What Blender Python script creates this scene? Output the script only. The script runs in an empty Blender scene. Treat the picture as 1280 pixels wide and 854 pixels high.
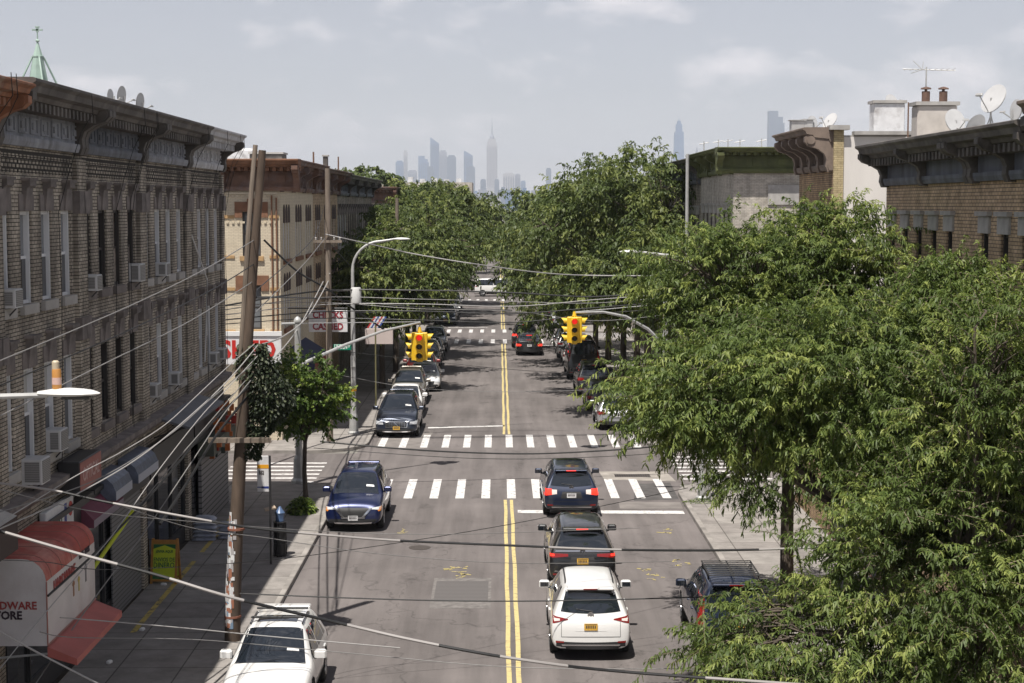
import bpy, bmesh, math, random
import numpy as np
from mathutils import Vector, Matrix
from mathutils.bvhtree import BVHTree

C = bpy.context.scene
COL = C.collection
R = math.radians
# ------------------------------------------------------------------ camera
FPX, CX, CY = 2080.0, 640.0, 427.0
PITCH = math.atan(171.0 / FPX)
YAW = math.atan(16.0 / FPX)
CAMH = 10.3
cam = bpy.data.cameras.new('camera')
cam.sensor_width = 36.0
cam.lens = FPX / 1280.0 * 36.0
cam.clip_start = 0.5
cam.clip_end = 30000.0
camo = bpy.data.objects.new('camera', cam)
COL.objects.link(camo)
camo.location = (0, 0, CAMH)
camo.rotation_euler = (R(90) - PITCH, 0, -YAW)
C.camera = camo
CAMROT = camo.rotation_euler.to_matrix()

# ------------------------------------------------------------------ world + sun
SUN = Vector((0.18, 0.38, -1.0)).normalized()      # direction the light travels
world = bpy.data.worlds.new('World')
C.world = world
world.use_nodes = True
nt = world.node_tree
for n in list(nt.nodes):
    nt.nodes.remove(n)
wo = nt.nodes.new('ShaderNodeOutputWorld')
bg = nt.nodes.new('ShaderNodeBackground')
sky = nt.nodes.new('ShaderNodeTexSky')
sky.sky_type = 'NISHITA'
sky.sun_disc = False
sky.sun_elevation = math.asin(-SUN.z)
sky.sun_rotation = math.atan2(-SUN.x, -SUN.y)
sky.air_density = 1.0
sky.dust_density = 0.0
sky.ozone_density = 1.0
bg.inputs[1].default_value = 0.067
# thin drifting cloud made from noise on the sky direction
tc = nt.nodes.new('ShaderNodeTexCoord')
mp = nt.nodes.new('ShaderNodeMapping'); mp.inputs['Scale'].default_value = (9.0, 9.0, 20.0)
mp.inputs['Location'].default_value = (1.7, 0.4, 0.9)
nz = nt.nodes.new('ShaderNodeTexNoise'); nz.inputs['Scale'].default_value = 1.5; nz.inputs['Detail'].default_value = 7.0
nz.inputs['Roughness'].default_value = 0.55; nz.inputs['Distortion'].default_value = 0.25
cr = nt.nodes.new('ShaderNodeValToRGB')
cr.color_ramp.elements[0].position = 0.52; cr.color_ramp.elements[0].color = (0, 0, 0, 1)
cr.color_ramp.elements[1].position = 0.70; cr.color_ramp.elements[1].color = (1, 1, 1, 1)
mul = nt.nodes.new('ShaderNodeMath'); mul.operation = 'MULTIPLY'; mul.inputs[1].default_value = 0.55
mx = nt.nodes.new('ShaderNodeMix'); mx.data_type = 'RGBA'
mx.inputs[7].default_value = (13.0, 12.2, 12.3, 1)
hs = nt.nodes.new('ShaderNodeHueSaturation'); hs.inputs['Saturation'].default_value = 0.32
tn = nt.nodes.new('ShaderNodeVectorMath'); tn.operation = 'MULTIPLY'; tn.inputs[1].default_value = (1.0, 0.975, 1.03)
L = nt.links.new
L(tc.outputs['Generated'], mp.inputs[0]); L(mp.outputs[0], nz.inputs[0]); L(nz.outputs[0], cr.inputs[0])
L(cr.outputs[0], mul.inputs[0]); L(mul.outputs[0], mx.inputs[0])
L(sky.outputs[0], hs.inputs['Color']); L(hs.outputs[0], tn.inputs[0]); L(tn.outputs[0], mx.inputs[6])
L(mx.outputs[2], bg.inputs[0]); L(bg.outputs[0], wo.inputs[0])

sl = bpy.data.lights.new('sun', 'SUN')
sl.energy = 5.0
sl.angle = R(0.5)
sl.color = (1.0, 0.95, 0.88)
so = bpy.data.objects.new('sun', sl)
COL.objects.link(so)
so.rotation_euler = SUN.to_track_quat('-Z', 'Y').to_euler()
so.location = (-20, -20, 60)

C.view_settings.view_transform = 'Standard'
C.view_settings.look = 'None'
C.view_settings.gamma = 1.0
C.view_settings.use_curve_mapping = False
C.view_settings.exposure = 0.43
C.cycles.max_bounces = 6
C.cycles.transparent_max_bounces = 6
C.cycles.volume_bounces = 0

# ------------------------------------------------------------------ helpers
def P(px, py, Z):
    """world point at distance Z along the street seen at photo pixel (px, py)"""
    d = CAMROT @ Vector(((px - CX) / FPX, -(py - CY) / FPX, -1.0))
    return Vector((0, 0, CAMH)) + d * (Z / d.y)

def tag(o, label=None, cat=None, group=None, kind=None):
    if label: o['label'] = label
    if cat: o['category'] = cat
    if group: o['group'] = group
    if kind: o['kind'] = kind
    return o

def empty(name, loc=(0, 0, 0), rz=0.0, label=None, cat=None, group=None):
    o = bpy.data.objects.new(name, None)
    o.empty_display_size = 0.2
    COL.objects.link(o)
    o.location = loc
    o.rotation_euler = (0, 0, rz)
    return tag(o, label, cat, group)

def link(name, me, parent=None, loc=(0, 0, 0), rot=(0, 0, 0)):
    o = bpy.data.objects.new(name, me)
    COL.objects.link(o)
    o.location = loc
    o.rotation_euler = rot
    if parent is not None: o.parent = parent
    return o

def kids(o):
    return [c for c in COL.objects if c.parent == o]

KIDS = {}
def copy_tree(o, parent=None, tree=None):
    if tree is None:
        tree = {}
        for q in COL.objects:
            if q.parent: tree.setdefault(q.parent, []).append(q)
    c = o.copy()
    COL.objects.link(c)
    if parent is not None: c.parent = parent
    for ch in tree.get(o, []):
        copy_tree(ch, c, tree)
    return c

class MB:
    def __init__(s, M=None):
        s.v = []; s.f = []; s.m = []; s.M = M
    def add(s, vs, fs, mi=0):
        b = len(s.v)
        if s.M is not None: vs = [tuple(s.M @ Vector(p)) for p in vs]
        s.v.extend([tuple(p) for p in vs])
        for q in fs:
            s.f.append(tuple(b + i for i in q)); s.m.append(mi)
    def quad(s, a, b, c, d, mi=0):
        s.add([a, b, c, d], [(0, 1, 2, 3)], mi)
    def box(s, x0, x1, y0, y1, z0, z1, mi=0):
        if x0 > x1: x0, x1 = x1, x0
        if y0 > y1: y0, y1 = y1, y0
        if z0 > z1: z0, z1 = z1, z0
        s.add([(x0, y0, z0), (x1, y0, z0), (x1, y1, z0), (x0, y1, z0), (x0, y0, z1), (x1, y0, z1), (x1, y1, z1), (x0, y1, z1)],
              [(0, 3, 2, 1), (4, 5, 6, 7), (0, 1, 5, 4), (1, 2, 6, 5), (2, 3, 7, 6), (3, 0, 4, 7)], mi)
        return s
    def rbox(s, x0, x1, y0, y1, z0, z1, r, mi=0):
        """box with chamfered vertical and top edges"""
        pts = [(x0 + r, y0), (x1 - r, y0), (x1, y0 + r), (x1, y1 - r), (x1 - r, y1), (x0 + r, y1), (x0, y1 - r), (x0, y0 + r)]
        cx, cy = (x0 + x1) / 2, (y0 + y1) / 2
        inn = [(x + (r if x < cx else -r) * 0.8, y + (r if y < cy else -r) * 0.8) for x, y in pts]
        vs = [(x, y, z0) for x, y in pts] + [(x, y, z1 - r) for x, y in pts] + [(x, y, z1) for x, y in inn]
        fs = [tuple(range(7, -1, -1)), tuple(range(16, 24))]
        for k in (0, 8):
            for i in range(8):
                j = (i + 1) % 8
                fs.append((k + i, k + j, k + 8 + j, k + 8 + i))
        s.add(vs, fs, mi)
        return s
    def prism(s, prof, x0, x1, mi=0, cap=True):
        """profile [(y,z)] counter-clockwise seen from -x..., swept along x"""
        n = len(prof)
        vs = [(x0, y, z) for y, z in prof] + [(x1, y, z) for y, z in prof]
        fs = [(i, (i + 1) % n, n + (i + 1) % n, n + i) for i in range(n)]
        if cap: fs += [tuple(range(n - 1, -1, -1)), tuple(range(n, 2 * n))]
        s.add(vs, fs, mi)
        return s
    def tube(s, pts, rad, n=8, mi=0, cap=True):
        pts = [Vector(p) for p in pts]
        if not hasattr(rad, '__len__'): rad = [rad] * len(pts)
        vs = []; fs = []
        up = None
        for i, p in enumerate(pts):
            t = (pts[min(i + 1, len(pts) - 1)] - pts[max(i - 1, 0)])
            if t.length < 1e-9: t = Vector((0, 0, 1))
            t.normalize()
            if up is None:
                up = Vector((0, 0, 1)) if abs(t.z) < 0.9 else Vector((1, 0, 0))
            a = t.cross(up)
            if a.length < 1e-6: a = t.cross(Vector((0, 1, 0)))
            a.normalize()
            b = a.cross(t).normalized()
            up = b
            for k in range(n):
                an = 2 * math.pi * k / n
                vs.append(p + (a * math.cos(an) + b * math.sin(an)) * rad[i])
        for i in range(len(pts) - 1):
            for k in range(n):
                k2 = (k + 1) % n
                fs.append((i * n + k, (i + 1) * n + k, (i + 1) * n + k2, i * n + k2))
        if cap:
            fs.append(tuple(range(n)))
            fs.append(tuple((len(pts) - 1) * n + k for k in range(n - 1, -1, -1)))
        s.add(vs, fs, mi)
        return s
    def lathe(s, prof, n=16, c=(0, 0, 0), axis='z', mi=0):
        """prof [(r, h)]"""
        vs = []; fs = []
        for r, h in prof:
            for k in range(n):
                a = 2 * math.pi * k / n
                x, y = r * math.cos(a), r * math.sin(a)
                if axis == 'z': q = (x, y, h)
                elif axis == 'x': q = (h, x, y)
                else: q = (x, h, -y)
                vs.append((q[0] + c[0], q[1] + c[1], q[2] + c[2]))
        for i in range(len(prof) - 1):
            for k in range(n):
                k2 = (k + 1) % n
                fs.append((i * n + k, i * n + k2, (i + 1) * n + k2, (i + 1) * n + k))
        fs.append(tuple(range(n - 1, -1, -1)))
        fs.append(tuple((len(prof) - 1) * n + k for k in range(n)))
        s.add(vs, fs, mi)
        return s
    def mesh(s, name, mats, smooth=False):
        me = bpy.data.meshes.new(name)
        me.from_pydata(s.v, [], s.f)
        if not isinstance(mats, (list, tuple)): mats = [mats]
        for m in mats: me.materials.append(m)
        if len(mats) > 1: me.polygons.foreach_set('material_index', s.m)
        if smooth:
            me.polygons.foreach_set('use_smooth', [True] * len(me.polygons))
            try: me.set_sharp_from_angle(angle=R(38))
            except Exception: pass
        me.update()
        return me
    def build(s, name, mats, parent=None, loc=(0, 0, 0), rot=(0, 0, 0), smooth=False):
        return link(name, s.mesh(name, mats, smooth), parent, loc, rot)

# ------------------------------------------------------------------ materials
MATS = {}
def mat(name, col, rough=0.7, metal=0.0, noise=0.0, nscale=3.0, spec=0.5, emit=0.0, coat=0.0, stain=0.0, stain_col=(0.03, 0.025, 0.02), bump=0.0, trans=0.0, streak=False):
    """plain principled material with optional noise variation, irregular stains and bump"""
    if name in MATS: return MATS[name]
    m = bpy.data.materials.new(name); m.use_nodes = True
    t = m.node_tree; b = t.nodes['Principled BSDF']
    b.inputs['Base Color'].default_value = (*col, 1)
    b.inputs['Roughness'].default_value = rough
    b.inputs['Metallic'].default_value = metal
    b.inputs['Specular IOR Level'].default_value = spec
    if coat: b.inputs['Coat Weight'].default_value = coat; b.inputs['Coat Roughness'].default_value = 0.04
    if emit:
        b.inputs['Emission Color'].default_value = (*col, 1); b.inputs['Emission Strength'].default_value = emit
    if noise or stain or bump:
        tcn = t.nodes.new('ShaderNodeTexCoord')
        n1 = t.nodes.new('ShaderNodeTexNoise'); n1.inputs['Scale'].default_value = nscale; n1.inputs['Detail'].default_value = 6
        src = tcn.outputs['Object']
        if streak:
            mpn = t.nodes.new('ShaderNodeMapping'); mpn.inputs['Scale'].default_value = (1, 1, 0.18)
            t.links.new(src, mpn.inputs[0]); src = mpn.outputs[0]
        t.links.new(src, n1.inputs['Vector'])
        cur = None
        if noise:
            rr = t.nodes.new('ShaderNodeValToRGB')
            k = noise
            rr.color_ramp.elements[0].position = 0.3; rr.color_ramp.elements[0].color = (*[c * (1 - k) for c in col], 1)
            rr.color_ramp.elements[1].position = 0.7; rr.color_ramp.elements[1].color = (*[min(1, c * (1 + k)) for c in col], 1)
            t.links.new(n1.outputs[0], rr.inputs[0]); cur = rr.outputs[0]
        if stain:
            n2 = t.nodes.new('ShaderNodeTexNoise'); n2.inputs['Scale'].default_value = nscale * 0.45; n2.inputs['Detail'].default_value = 8; n2.inputs['Roughness'].default_value = 0.65
            t.links.new(src, n2.inputs['Vector'])
            r2 = t.nodes.new('ShaderNodeValToRGB')
            r2.color_ramp.elements[0].position = 0.48; r2.color_ramp.elements[0].color = (0, 0, 0, 1)
            r2.color_ramp.elements[1].position = 0.68; r2.color_ramp.elements[1].color = (stain, stain, stain, 1)
            t.links.new(n2.outputs[0], r2.inputs[0])
            mm = t.nodes.new('ShaderNodeMix'); mm.data_type = 'RGBA'
            t.links.new(r2.outputs[0], mm.inputs[0])
            if cur is not None: t.links.new(cur, mm.inputs[6])
            else: mm.inputs[6].default_value = (*col, 1)
            mm.inputs[7].default_value = (*stain_col, 1)
            cur = mm.outputs[2]
        if cur is not None: t.links.new(cur, b.inputs['Base Color'])
        if bump:
            bm_ = t.nodes.new('ShaderNodeBump'); bm_.inputs['Strength'].default_value = bump; bm_.inputs['Distance'].default_value = 0.02
            t.links.new(n1.outputs[0], bm_.inputs['Height']); t.links.new(bm_.outputs[0], b.inputs['Normal'])
    MATS[name] = m
    return m

def brick(name, c1, c2, mortar, bw=0.21, bh=0.067, dirt=0.5, dirt_col=(0.03, 0.027, 0.025), dscale=0.5, jit=0.22):
    if name in MATS: return MATS[name]
    m = bpy.data.materials.new(name); m.use_nodes = True
    t = m.node_tree; b = t.nodes['Principled BSDF']; b.inputs['Roughness'].default_value = 0.9
    b.inputs['Specular IOR Level'].default_value = 0.2
    tcn = t.nodes.new('ShaderNodeTexCoord'); sp = t.nodes.new('ShaderNodeSeparateXYZ'); cb = t.nodes.new('ShaderNodeCombineXYZ')
    ad = t.nodes.new('ShaderNodeMath'); ad.operation = 'ADD'
    t.links.new(tcn.outputs['Object'], sp.inputs[0]); t.links.new(sp.outputs[0], ad.inputs[0]); t.links.new(sp.outputs[1], ad.inputs[1])
    t.links.new(ad.outputs[0], cb.inputs[0]); t.links.new(sp.outputs[2], cb.inputs[1])
    br = t.nodes.new('ShaderNodeTexBrick')
    br.inputs['Scale'].default_value = 1.0
    br.inputs['Brick Width'].default_value = bw; br.inputs['Row Height'].default_value = bh
    br.inputs['Mortar Size'].default_value = 0.009; br.inputs['Mortar Smooth'].default_value = 0.2; br.inputs['Bias'].default_value = 0.0
    br.inputs['Color1'].default_value = (*c1, 1); br.inputs['Color2'].default_value = (*c2, 1); br.inputs['Mortar'].default_value = (*mortar, 1)
    t.links.new(cb.outputs[0], br.inputs['Vector'])
    # soot and weather marks: tall streaky noise
    mp_ = t.nodes.new('ShaderNodeMapping'); mp_.inputs['Scale'].default_value = (dscale * 2.2, dscale * 2.2, dscale * 0.6)
    t.links.new(tcn.outputs['Object'], mp_.inputs[0])
    n2 = t.nodes.new('ShaderNodeTexNoise'); n2.inputs['Scale'].default_value = 1.0; n2.inputs['Detail'].default_value = 9; n2.inputs['Roughness'].default_value = 0.62
    t.links.new(mp_.outputs[0], n2.inputs['Vector'])
    r2 = t.nodes.new('ShaderNodeValToRGB')
    r2.color_ramp.elements[0].position = 0.42; r2.color_ramp.elements[0].color = (0, 0, 0, 1)
    r2.color_ramp.elements[1].position = 0.66; r2.color_ramp.elements[1].color = (dirt, dirt, dirt, 1)
    t.links.new(n2.outputs[0], r2.inputs[0])
    # brick to brick tone jitter
    n3 = t.nodes.new('ShaderNodeTexNoise'); n3.inputs['Scale'].default_value = 4.0; n3.inputs['Detail'].default_value = 3
    t.links.new(cb.outputs[0], n3.inputs['Vector'])
    r3 = t.nodes.new('ShaderNodeMapRange'); r3.inputs['From Min'].default_value = 0.3; r3.inputs['From Max'].default_value = 0.7
    r3.inputs['To Min'].default_value = 1 - jit; r3.inputs['To Max'].default_value = 1 + jit * 0.9
    t.links.new(n3.outputs[0], r3.inputs[0])
    vm = t.nodes.new('ShaderNodeVectorMath'); vm.operation = 'SCALE'
    t.links.new(br.outputs['Color'], vm.inputs[0]); t.links.new(r3.outputs[0], vm.inputs['Scale'])
    mm = t.nodes.new('ShaderNodeMix'); mm.data_type = 'RGBA'
    t.links.new(r2.outputs[0], mm.inputs[0]); t.links.new(vm.outputs[0], mm.inputs[6]); mm.inputs[7].default_value = (*dirt_col, 1)
    t.links.new(mm.outputs[2], b.inputs['Base Color'])
    bp = t.nodes.new('ShaderNodeBump'); bp.inputs['Strength'].default_value = 0.5; bp.inputs['Distance'].default_value = 0.01; bp.invert = True
    t.links.new(br.outputs['Fac'], bp.inputs['Height']); t.links.new(bp.outputs[0], b.inputs['Normal'])
    MATS[name] = m
    return m

def slatted(name, c1, c2, period=0.12, axis=2, rough=0.6):
    """horizontal or vertical ribs (roller shutters, siding)"""
    if name in MATS: return MATS[name]
    m = bpy.data.materials.new(name); m.use_nodes = True
    t = m.node_tree; b = t.nodes['Principled BSDF']; b.inputs['Roughness'].default_value = rough
    tcn = t.nodes.new('ShaderNodeTexCoord'); sp = t.nodes.new('ShaderNodeSeparateXYZ')
    t.links.new(tcn.outputs['Object'], sp.inputs[0])
    mt = t.nodes.new('ShaderNodeMath'); mt.operation = 'MULTIPLY'; mt.inputs[1].default_value = 1.0 / period
    fr = t.nodes.new('ShaderNodeMath'); fr.operation = 'FRACT'
    t.links.new(sp.outputs[axis], mt.inputs[0]); t.links.new(mt.outputs[0], fr.inputs[0])
    rr = t.nodes.new('ShaderNodeValToRGB'); rr.color_ramp.elements[0].position = 0.1; rr.color_ramp.elements[0].color = (*c2, 1)
    rr.color_ramp.elements[1].position = 0.3; rr.color_ramp.elements[1].color = (*c1, 1)
    t.links.new(fr.outputs[0], rr.inputs[0]); t.links.new(rr.outputs[0], b.inputs['Base Color'])
    bp = t.nodes.new('ShaderNodeBump'); bp.inputs['Strength'].default_value = 0.6; bp.inputs['Distance'].default_value = 0.02
    t.links.new(fr.outputs[0], bp.inputs['Height']); t.links.new(bp.outputs[0], b.inputs['Normal'])
    MATS[name] = m
    return m

def text_mesh(txt, size, m, extrude=0.01, bold=0.0, align='CENTER'):
    cu = bpy.data.curves.new('lettering', 'FONT')
    cu.body = txt; cu.size = size; cu.extrude = extrude; cu.offset = bold
    cu.align_x = align; cu.align_y = 'CENTER'
    cu.resolution_u = 2
    o = bpy.data.objects.new('tmp', cu); COL.objects.link(o)
    bpy.context.view_layer.update()
    dg = bpy.context.evaluated_depsgraph_get()
    me = bpy.data.meshes.new_from_object(o.evaluated_get(dg))
    bpy.data.objects.remove(o); 
    me.materials.clear(); me.materials.append(m)
    return me

def lettering(txt, size, m, parent, loc, rot, bold=0.0, squeeze=1.0, extrude=0.006):
    me = text_mesh(txt, size, m, extrude, bold)
    for v in me.vertices: v.co.x *= squeeze
    return link('lettering', me, parent, loc, rot)
# ------------------------------------------------------------------ ground
XL, XR = -5.62, 6.35            # kerb lines
FL, FR = -9.4, 10.15            # building lines
def asphalt():
    m = bpy.data.materials.new('asphalt'); m.use_nodes = True
    t = m.node_tree; b = t.nodes['Principled BSDF']; b.inputs['Roughness'].default_value = 0.88; b.inputs['Specular IOR Level'].default_value = 0.3
    g = t.nodes.new('ShaderNodeNewGeometry')
    def noise(scale, detail, sc=(1, 1, 1), rough=0.6):
        mp = t.nodes.new('ShaderNodeMapping'); mp.inputs['Scale'].default_value = sc
        n = t.nodes.new('ShaderNodeTexNoise'); n.inputs['Scale'].default_value = scale; n.inputs['Detail'].default_value = detail; n.inputs['Roughness'].default_value = rough
        t.links.new(g.outputs['Position'], mp.inputs[0]); t.links.new(mp.outputs[0], n.inputs['Vector']); return n.outputs[0]
    def rng(src, a, b2, c, d):
        r = t.nodes.new('ShaderNodeMapRange'); r.inputs[1].default_value = a; r.inputs[2].default_value = b2; r.inputs[3].default_value = c; r.inputs[4].default_value = d
        t.links.new(src, r.inputs[0]); return r.outputs[0]
    def mul(a, b2):
        n = t.nodes.new('ShaderNodeMath'); n.operation = 'MULTIPLY'; t.links.new(a, n.inputs[0]); t.links.new(b2, n.inputs[1]); return n.outputs[0]
    f = rng(noise(0.22, 6), 0.35, 0.65, 0.84, 1.14)
    f = mul(f, rng(noise(1.0, 6, (1.6, 0.10, 1)), 0.35, 0.65, 0.78, 1.12))     # long tyre-polished bands
    f = mul(f, rng(noise(60, 2), 0.3, 0.7, 0.90, 1.10))                         # aggregate
    f = mul(f, rng(noise(0.9, 8, (1, 0.6, 1), 0.7), 0.58, 0.70, 1.0, 0.62))     # oil and repair spots
    v = t.nodes.new('ShaderNodeTexVoronoi'); v.feature = 'DISTANCE_TO_EDGE'; v.inputs['Scale'].default_value = 0.16
    mp = t.nodes.new('ShaderNodeMapping'); mp.inputs['Scale'].default_value = (1.0, 0.6, 1)
    dn = t.nodes.new('ShaderNodeTexNoise'); dn.inputs['Scale'].default_value = 1.5; dn.inputs['Detail'].default_value = 4
    vm = t.nodes.new('ShaderNodeVectorMath'); vm.operation = 'MULTIPLY_ADD'; vm.inputs[1].default_value = (1.6, 1.6, 0)
    t.links.new(g.outputs['Position'], dn.inputs['Vector']); t.links.new(dn.outputs['Color'], vm.inputs[0]); t.links.new(g.outputs['Position'], vm.inputs[2])
    t.links.new(vm.outputs[0], mp.inputs[0]); t.links.new(mp.outputs[0], v.inputs['Vector'])
    f = mul(f, rng(v.outputs['Distance'], 0.0, 0.005, 0.70, 1.0))
    cc = t.nodes.new('ShaderNodeVectorMath'); cc.operation = 'SCALE'; cc.inputs[0].default_value = (0.150, 0.134, 0.129)
    t.links.new(f, cc.inputs['Scale']); t.links.new(cc.outputs[0], b.inputs['Base Color'])
    bp = t.nodes.new('ShaderNodeBump'); bp.inputs['Strength'].default_value = 0.25; bp.inputs['Distance'].default_value = 0.006
    t.links.new(noise(90, 2), bp.inputs['Height']); t.links.new(bp.outputs[0], b.inputs['Normal'])
    return m
M_ASPH = asphalt()
def concrete():
    m = bpy.data.materials.new('sidewalk_concrete'); m.use_nodes = True
    t = m.node_tree; b = t.nodes['Principled BSDF']; b.inputs['Roughness'].default_value = 0.9; b.inputs['Specular IOR Level'].default_value = 0.25
    g = t.nodes.new('ShaderNodeNewGeometry')
    br = t.nodes.new('ShaderNodeTexBrick'); br.offset = 0.0; br.inputs['Scale'].default_value = 1.0
    br.inputs['Brick Width'].default_value = 1.4; br.inputs['Row Height'].default_value = 1.5; br.inputs['Mortar Size'].default_value = 0.018
    br.inputs['Color1'].default_value = (0.25, 0.23, 0.215, 1); br.inputs['Color2'].default_value = (0.30, 0.28, 0.26, 1); br.inputs['Mortar'].default_value = (0.12, 0.11, 0.10, 1)
    t.links.new(g.outputs['Position'], br.inputs['Vector'])
    n = t.nodes.new('ShaderNodeTexNoise'); n.inputs['Scale'].default_value = 1.3; n.inputs['Detail'].default_value = 9; n.inputs['Roughness'].default_value = 0.7
    t.links.new(g.outputs['Position'], n.inputs['Vector'])
    r = t.nodes.new('ShaderNodeMapRange'); r.inputs[1].default_value = 0.3; r.inputs[2].default_value = 0.7; r.inputs[3].default_value = 0.66; r.inputs[4].default_value = 1.15
    t.links.new(n.outputs[0], r.inputs[0])
    vm = t.nodes.new('ShaderNodeVectorMath'); vm.operation = 'SCALE'; t.links.new(br.outputs[0], vm.inputs[0]); t.links.new(r.outputs[0], vm.inputs['Scale'])
    n4 = t.nodes.new('ShaderNodeTexVoronoi'); n4.inputs['Scale'].default_value = 5.0
    t.links.new(g.outputs['Position'], n4.inputs['Vector'])
    r4 = t.nodes.new('ShaderNodeMapRange'); r4.inputs[1].default_value = 0.05; r4.inputs[2].default_value = 0.09; r4.inputs[3].default_value = 0.55; r4.inputs[4].default_value = 1.0
    t.links.new(n4.outputs['Distance'], r4.inputs[0])
    vn = t.nodes.new('ShaderNodeVectorMath'); vn.operation = 'SCALE'; t.links.new(vm.outputs[0], vn.inputs[0]); t.links.new(r4.outputs[0], vn.inputs['Scale'])
    t.links.new(vn.outputs[0], b.inputs['Base Color'])
    return m
M_CONC = concrete()
def paint(name, col, worn, wear=0.56):
    m = bpy.data.materials.new(name); m.use_nodes = True
    t = m.node_tree; b = t.nodes['Principled BSDF']; b.inputs['Roughness'].default_value = 0.7
    g = t.nodes.new('ShaderNodeNewGeometry')
    n = t.nodes.new('ShaderNodeTexNoise'); n.inputs['Scale'].default_value = 5.0; n.inputs['Detail'].default_value = 10; n.inputs['Roughness'].default_value = 0.75
    t.links.new(g.outputs['Position'], n.inputs['Vector'])
    r = t.nodes.new('ShaderNodeValToRGB'); r.color_ramp.elements[0].position = wear; r.color_ramp.elements[0].color = (*col, 1)
    r.color_ramp.elements[1].position = wear + 0.09; r.color_ramp.elements[1].color = (*worn, 1)
    t.links.new(n.outputs[0], r.inputs[0]); t.links.new(r.outputs[0], b.inputs['Base Color'])
    return m
M_WHITE = paint('road_paint_white', (0.62, 0.605, 0.59), (0.27, 0.25, 0.24), 0.515)
M_YELLOW = paint('road_paint_yellow', (0.55, 0.45, 0.20), (0.26, 0.22, 0.14), 0.53)
M_YSPRAY = paint('yellow_spray_paint', (0.55, 0.45, 0.14), (0.24, 0.21, 0.17), 0.47)
M_YOLD = paint('old_yellow_paint', (0.50, 0.38, 0.10), (0.12, 0.10, 0.07), 0.50)
M_KERB = mat('kerb_stone', (0.27, 0.25, 0.23), 0.9, noise=0.25, nscale=2.0, stain=0.6, stain_col=(0.12, 0.11, 0.10))
M_EARTH = mat('city_ground', (0.20, 0.19, 0.17), 0.95, noise=0.3, nscale=0.01)

def sheet(name, x0, x1, y0, y1, z, m, n=1):
    mb = MB(); mb.quad((x0, y0, z), (x1, y0, z), (x1, y1, z), (x0, y1, z))
    return tag(mb.build(name, m), kind='structure')
sheet('ground', -15000, 15000, -400, 16000, -0.012, M_EARTH)
sheet('road', XL - 0.3, XR + 0.3, 2, 620, -0.004, M_ASPH)
CROSS = [(60.8, 68.6), (127.6, 133.8), (182.5, 192.0)]
for k, (a, b) in enumerate(CROSS):
    mb = MB()
    mb.quad((-140, a, -0.004), (XL - 0.3, a, -0.004), (XL - 0.3, b, -0.004), (-140, b, -0.004))
    mb.quad((XR + 0.3, a, -0.004), (140, a, -0.004), (140, b, -0.004), (XR + 0.3, b, -0.004))
    tag(mb.build('side_street', M_ASPH), kind='structure')

def arc(cx, cy, r, a0, a1, n=7):
    return [(cx + r * math.cos(R(a0 + (a1 - a0) * i / n)), cy + r * math.sin(R(a0 + (a1 - a0) * i / n))) for i in range(n + 1)]
def block(side, y0, y1, r0, r1):
    """raised sidewalk slab of a city block plus its kerb"""
    if side < 0:
        x = XL
        out = []
        out += [(-140, y0)] + (arc(x - r0, y0 + r0, r0, -90, 0) if r0 else [(x, y0)])
        out += (arc(x - r1, y1 - r1, r1, 0, 90) if r1 else [(x, y1)]) + [(-140, y1)]
    else:
        x = XR
        out = [(140, y1)] + (arc(x + r1, y1 - r1, r1, 90, 180) if r1 else [(x, y1)])
        out += (arc(x + r0, y0 + r0, r0, 180, 270) if r0 else [(x, y0)]) + [(140, y0)]
    n = len(out)
    H = 0.14
    # kerb ring follows the outline, 0.16 wide
    inn = []
    for i, (px, py) in enumerate(out):
        if i == 0 or i == n - 1:
            s = 1 if (py == y0) else -1
            inn.append((px, py + 0.16 * s)); continue
        a = Vector((px - out[i - 1][0], py - out[i - 1][1])).normalized()
        b_ = Vector((out[i + 1][0] - px, out[i + 1][1] - py)).normalized()
        t = (a + b_).normalized(); nn = Vector((-t.y, t.x))
        inn.append((px + nn.x * 0.16, py + nn.y * 0.16))
    mb = MB()
    mb.add([(p[0], p[1], H - 0.004) for p in inn], [tuple(range(n))])
    tag(mb.build('sidewalk', M_CONC), kind='structure')
    kb = MB()
    vs = [(*p, -0.01) for p in out] + [(*p, H - 0.015) for p in out] + [(p[0] * 0.9 + q[0] * 0.1, p[1] * 0.9 + q[1] * 0.1, H) for p, q in zip(out, inn)] + [(*q, H) for q in inn] + [(*q, H - 0.01) for q in inn]
    fs = []
    for k in range(4):
        for i in range(n - 1):
            fs.append((k * n + i, k * n + i + 1, (k + 1) * n + i + 1, (k + 1) * n + i))
    kb.add(vs, fs)
    tag(kb.build('kerb', M_KERB), kind='structure')
ys = [(8, 60.8), (68.6, 127.6), (133.8, 182.5), (192.0, 560)]
for i, (a, b) in enumerate(ys):
    for s in (-1, 1):
        block(s, a, b, 0 if i == 0 else 2.4, 2.4 if i < 3 else 0)

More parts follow.
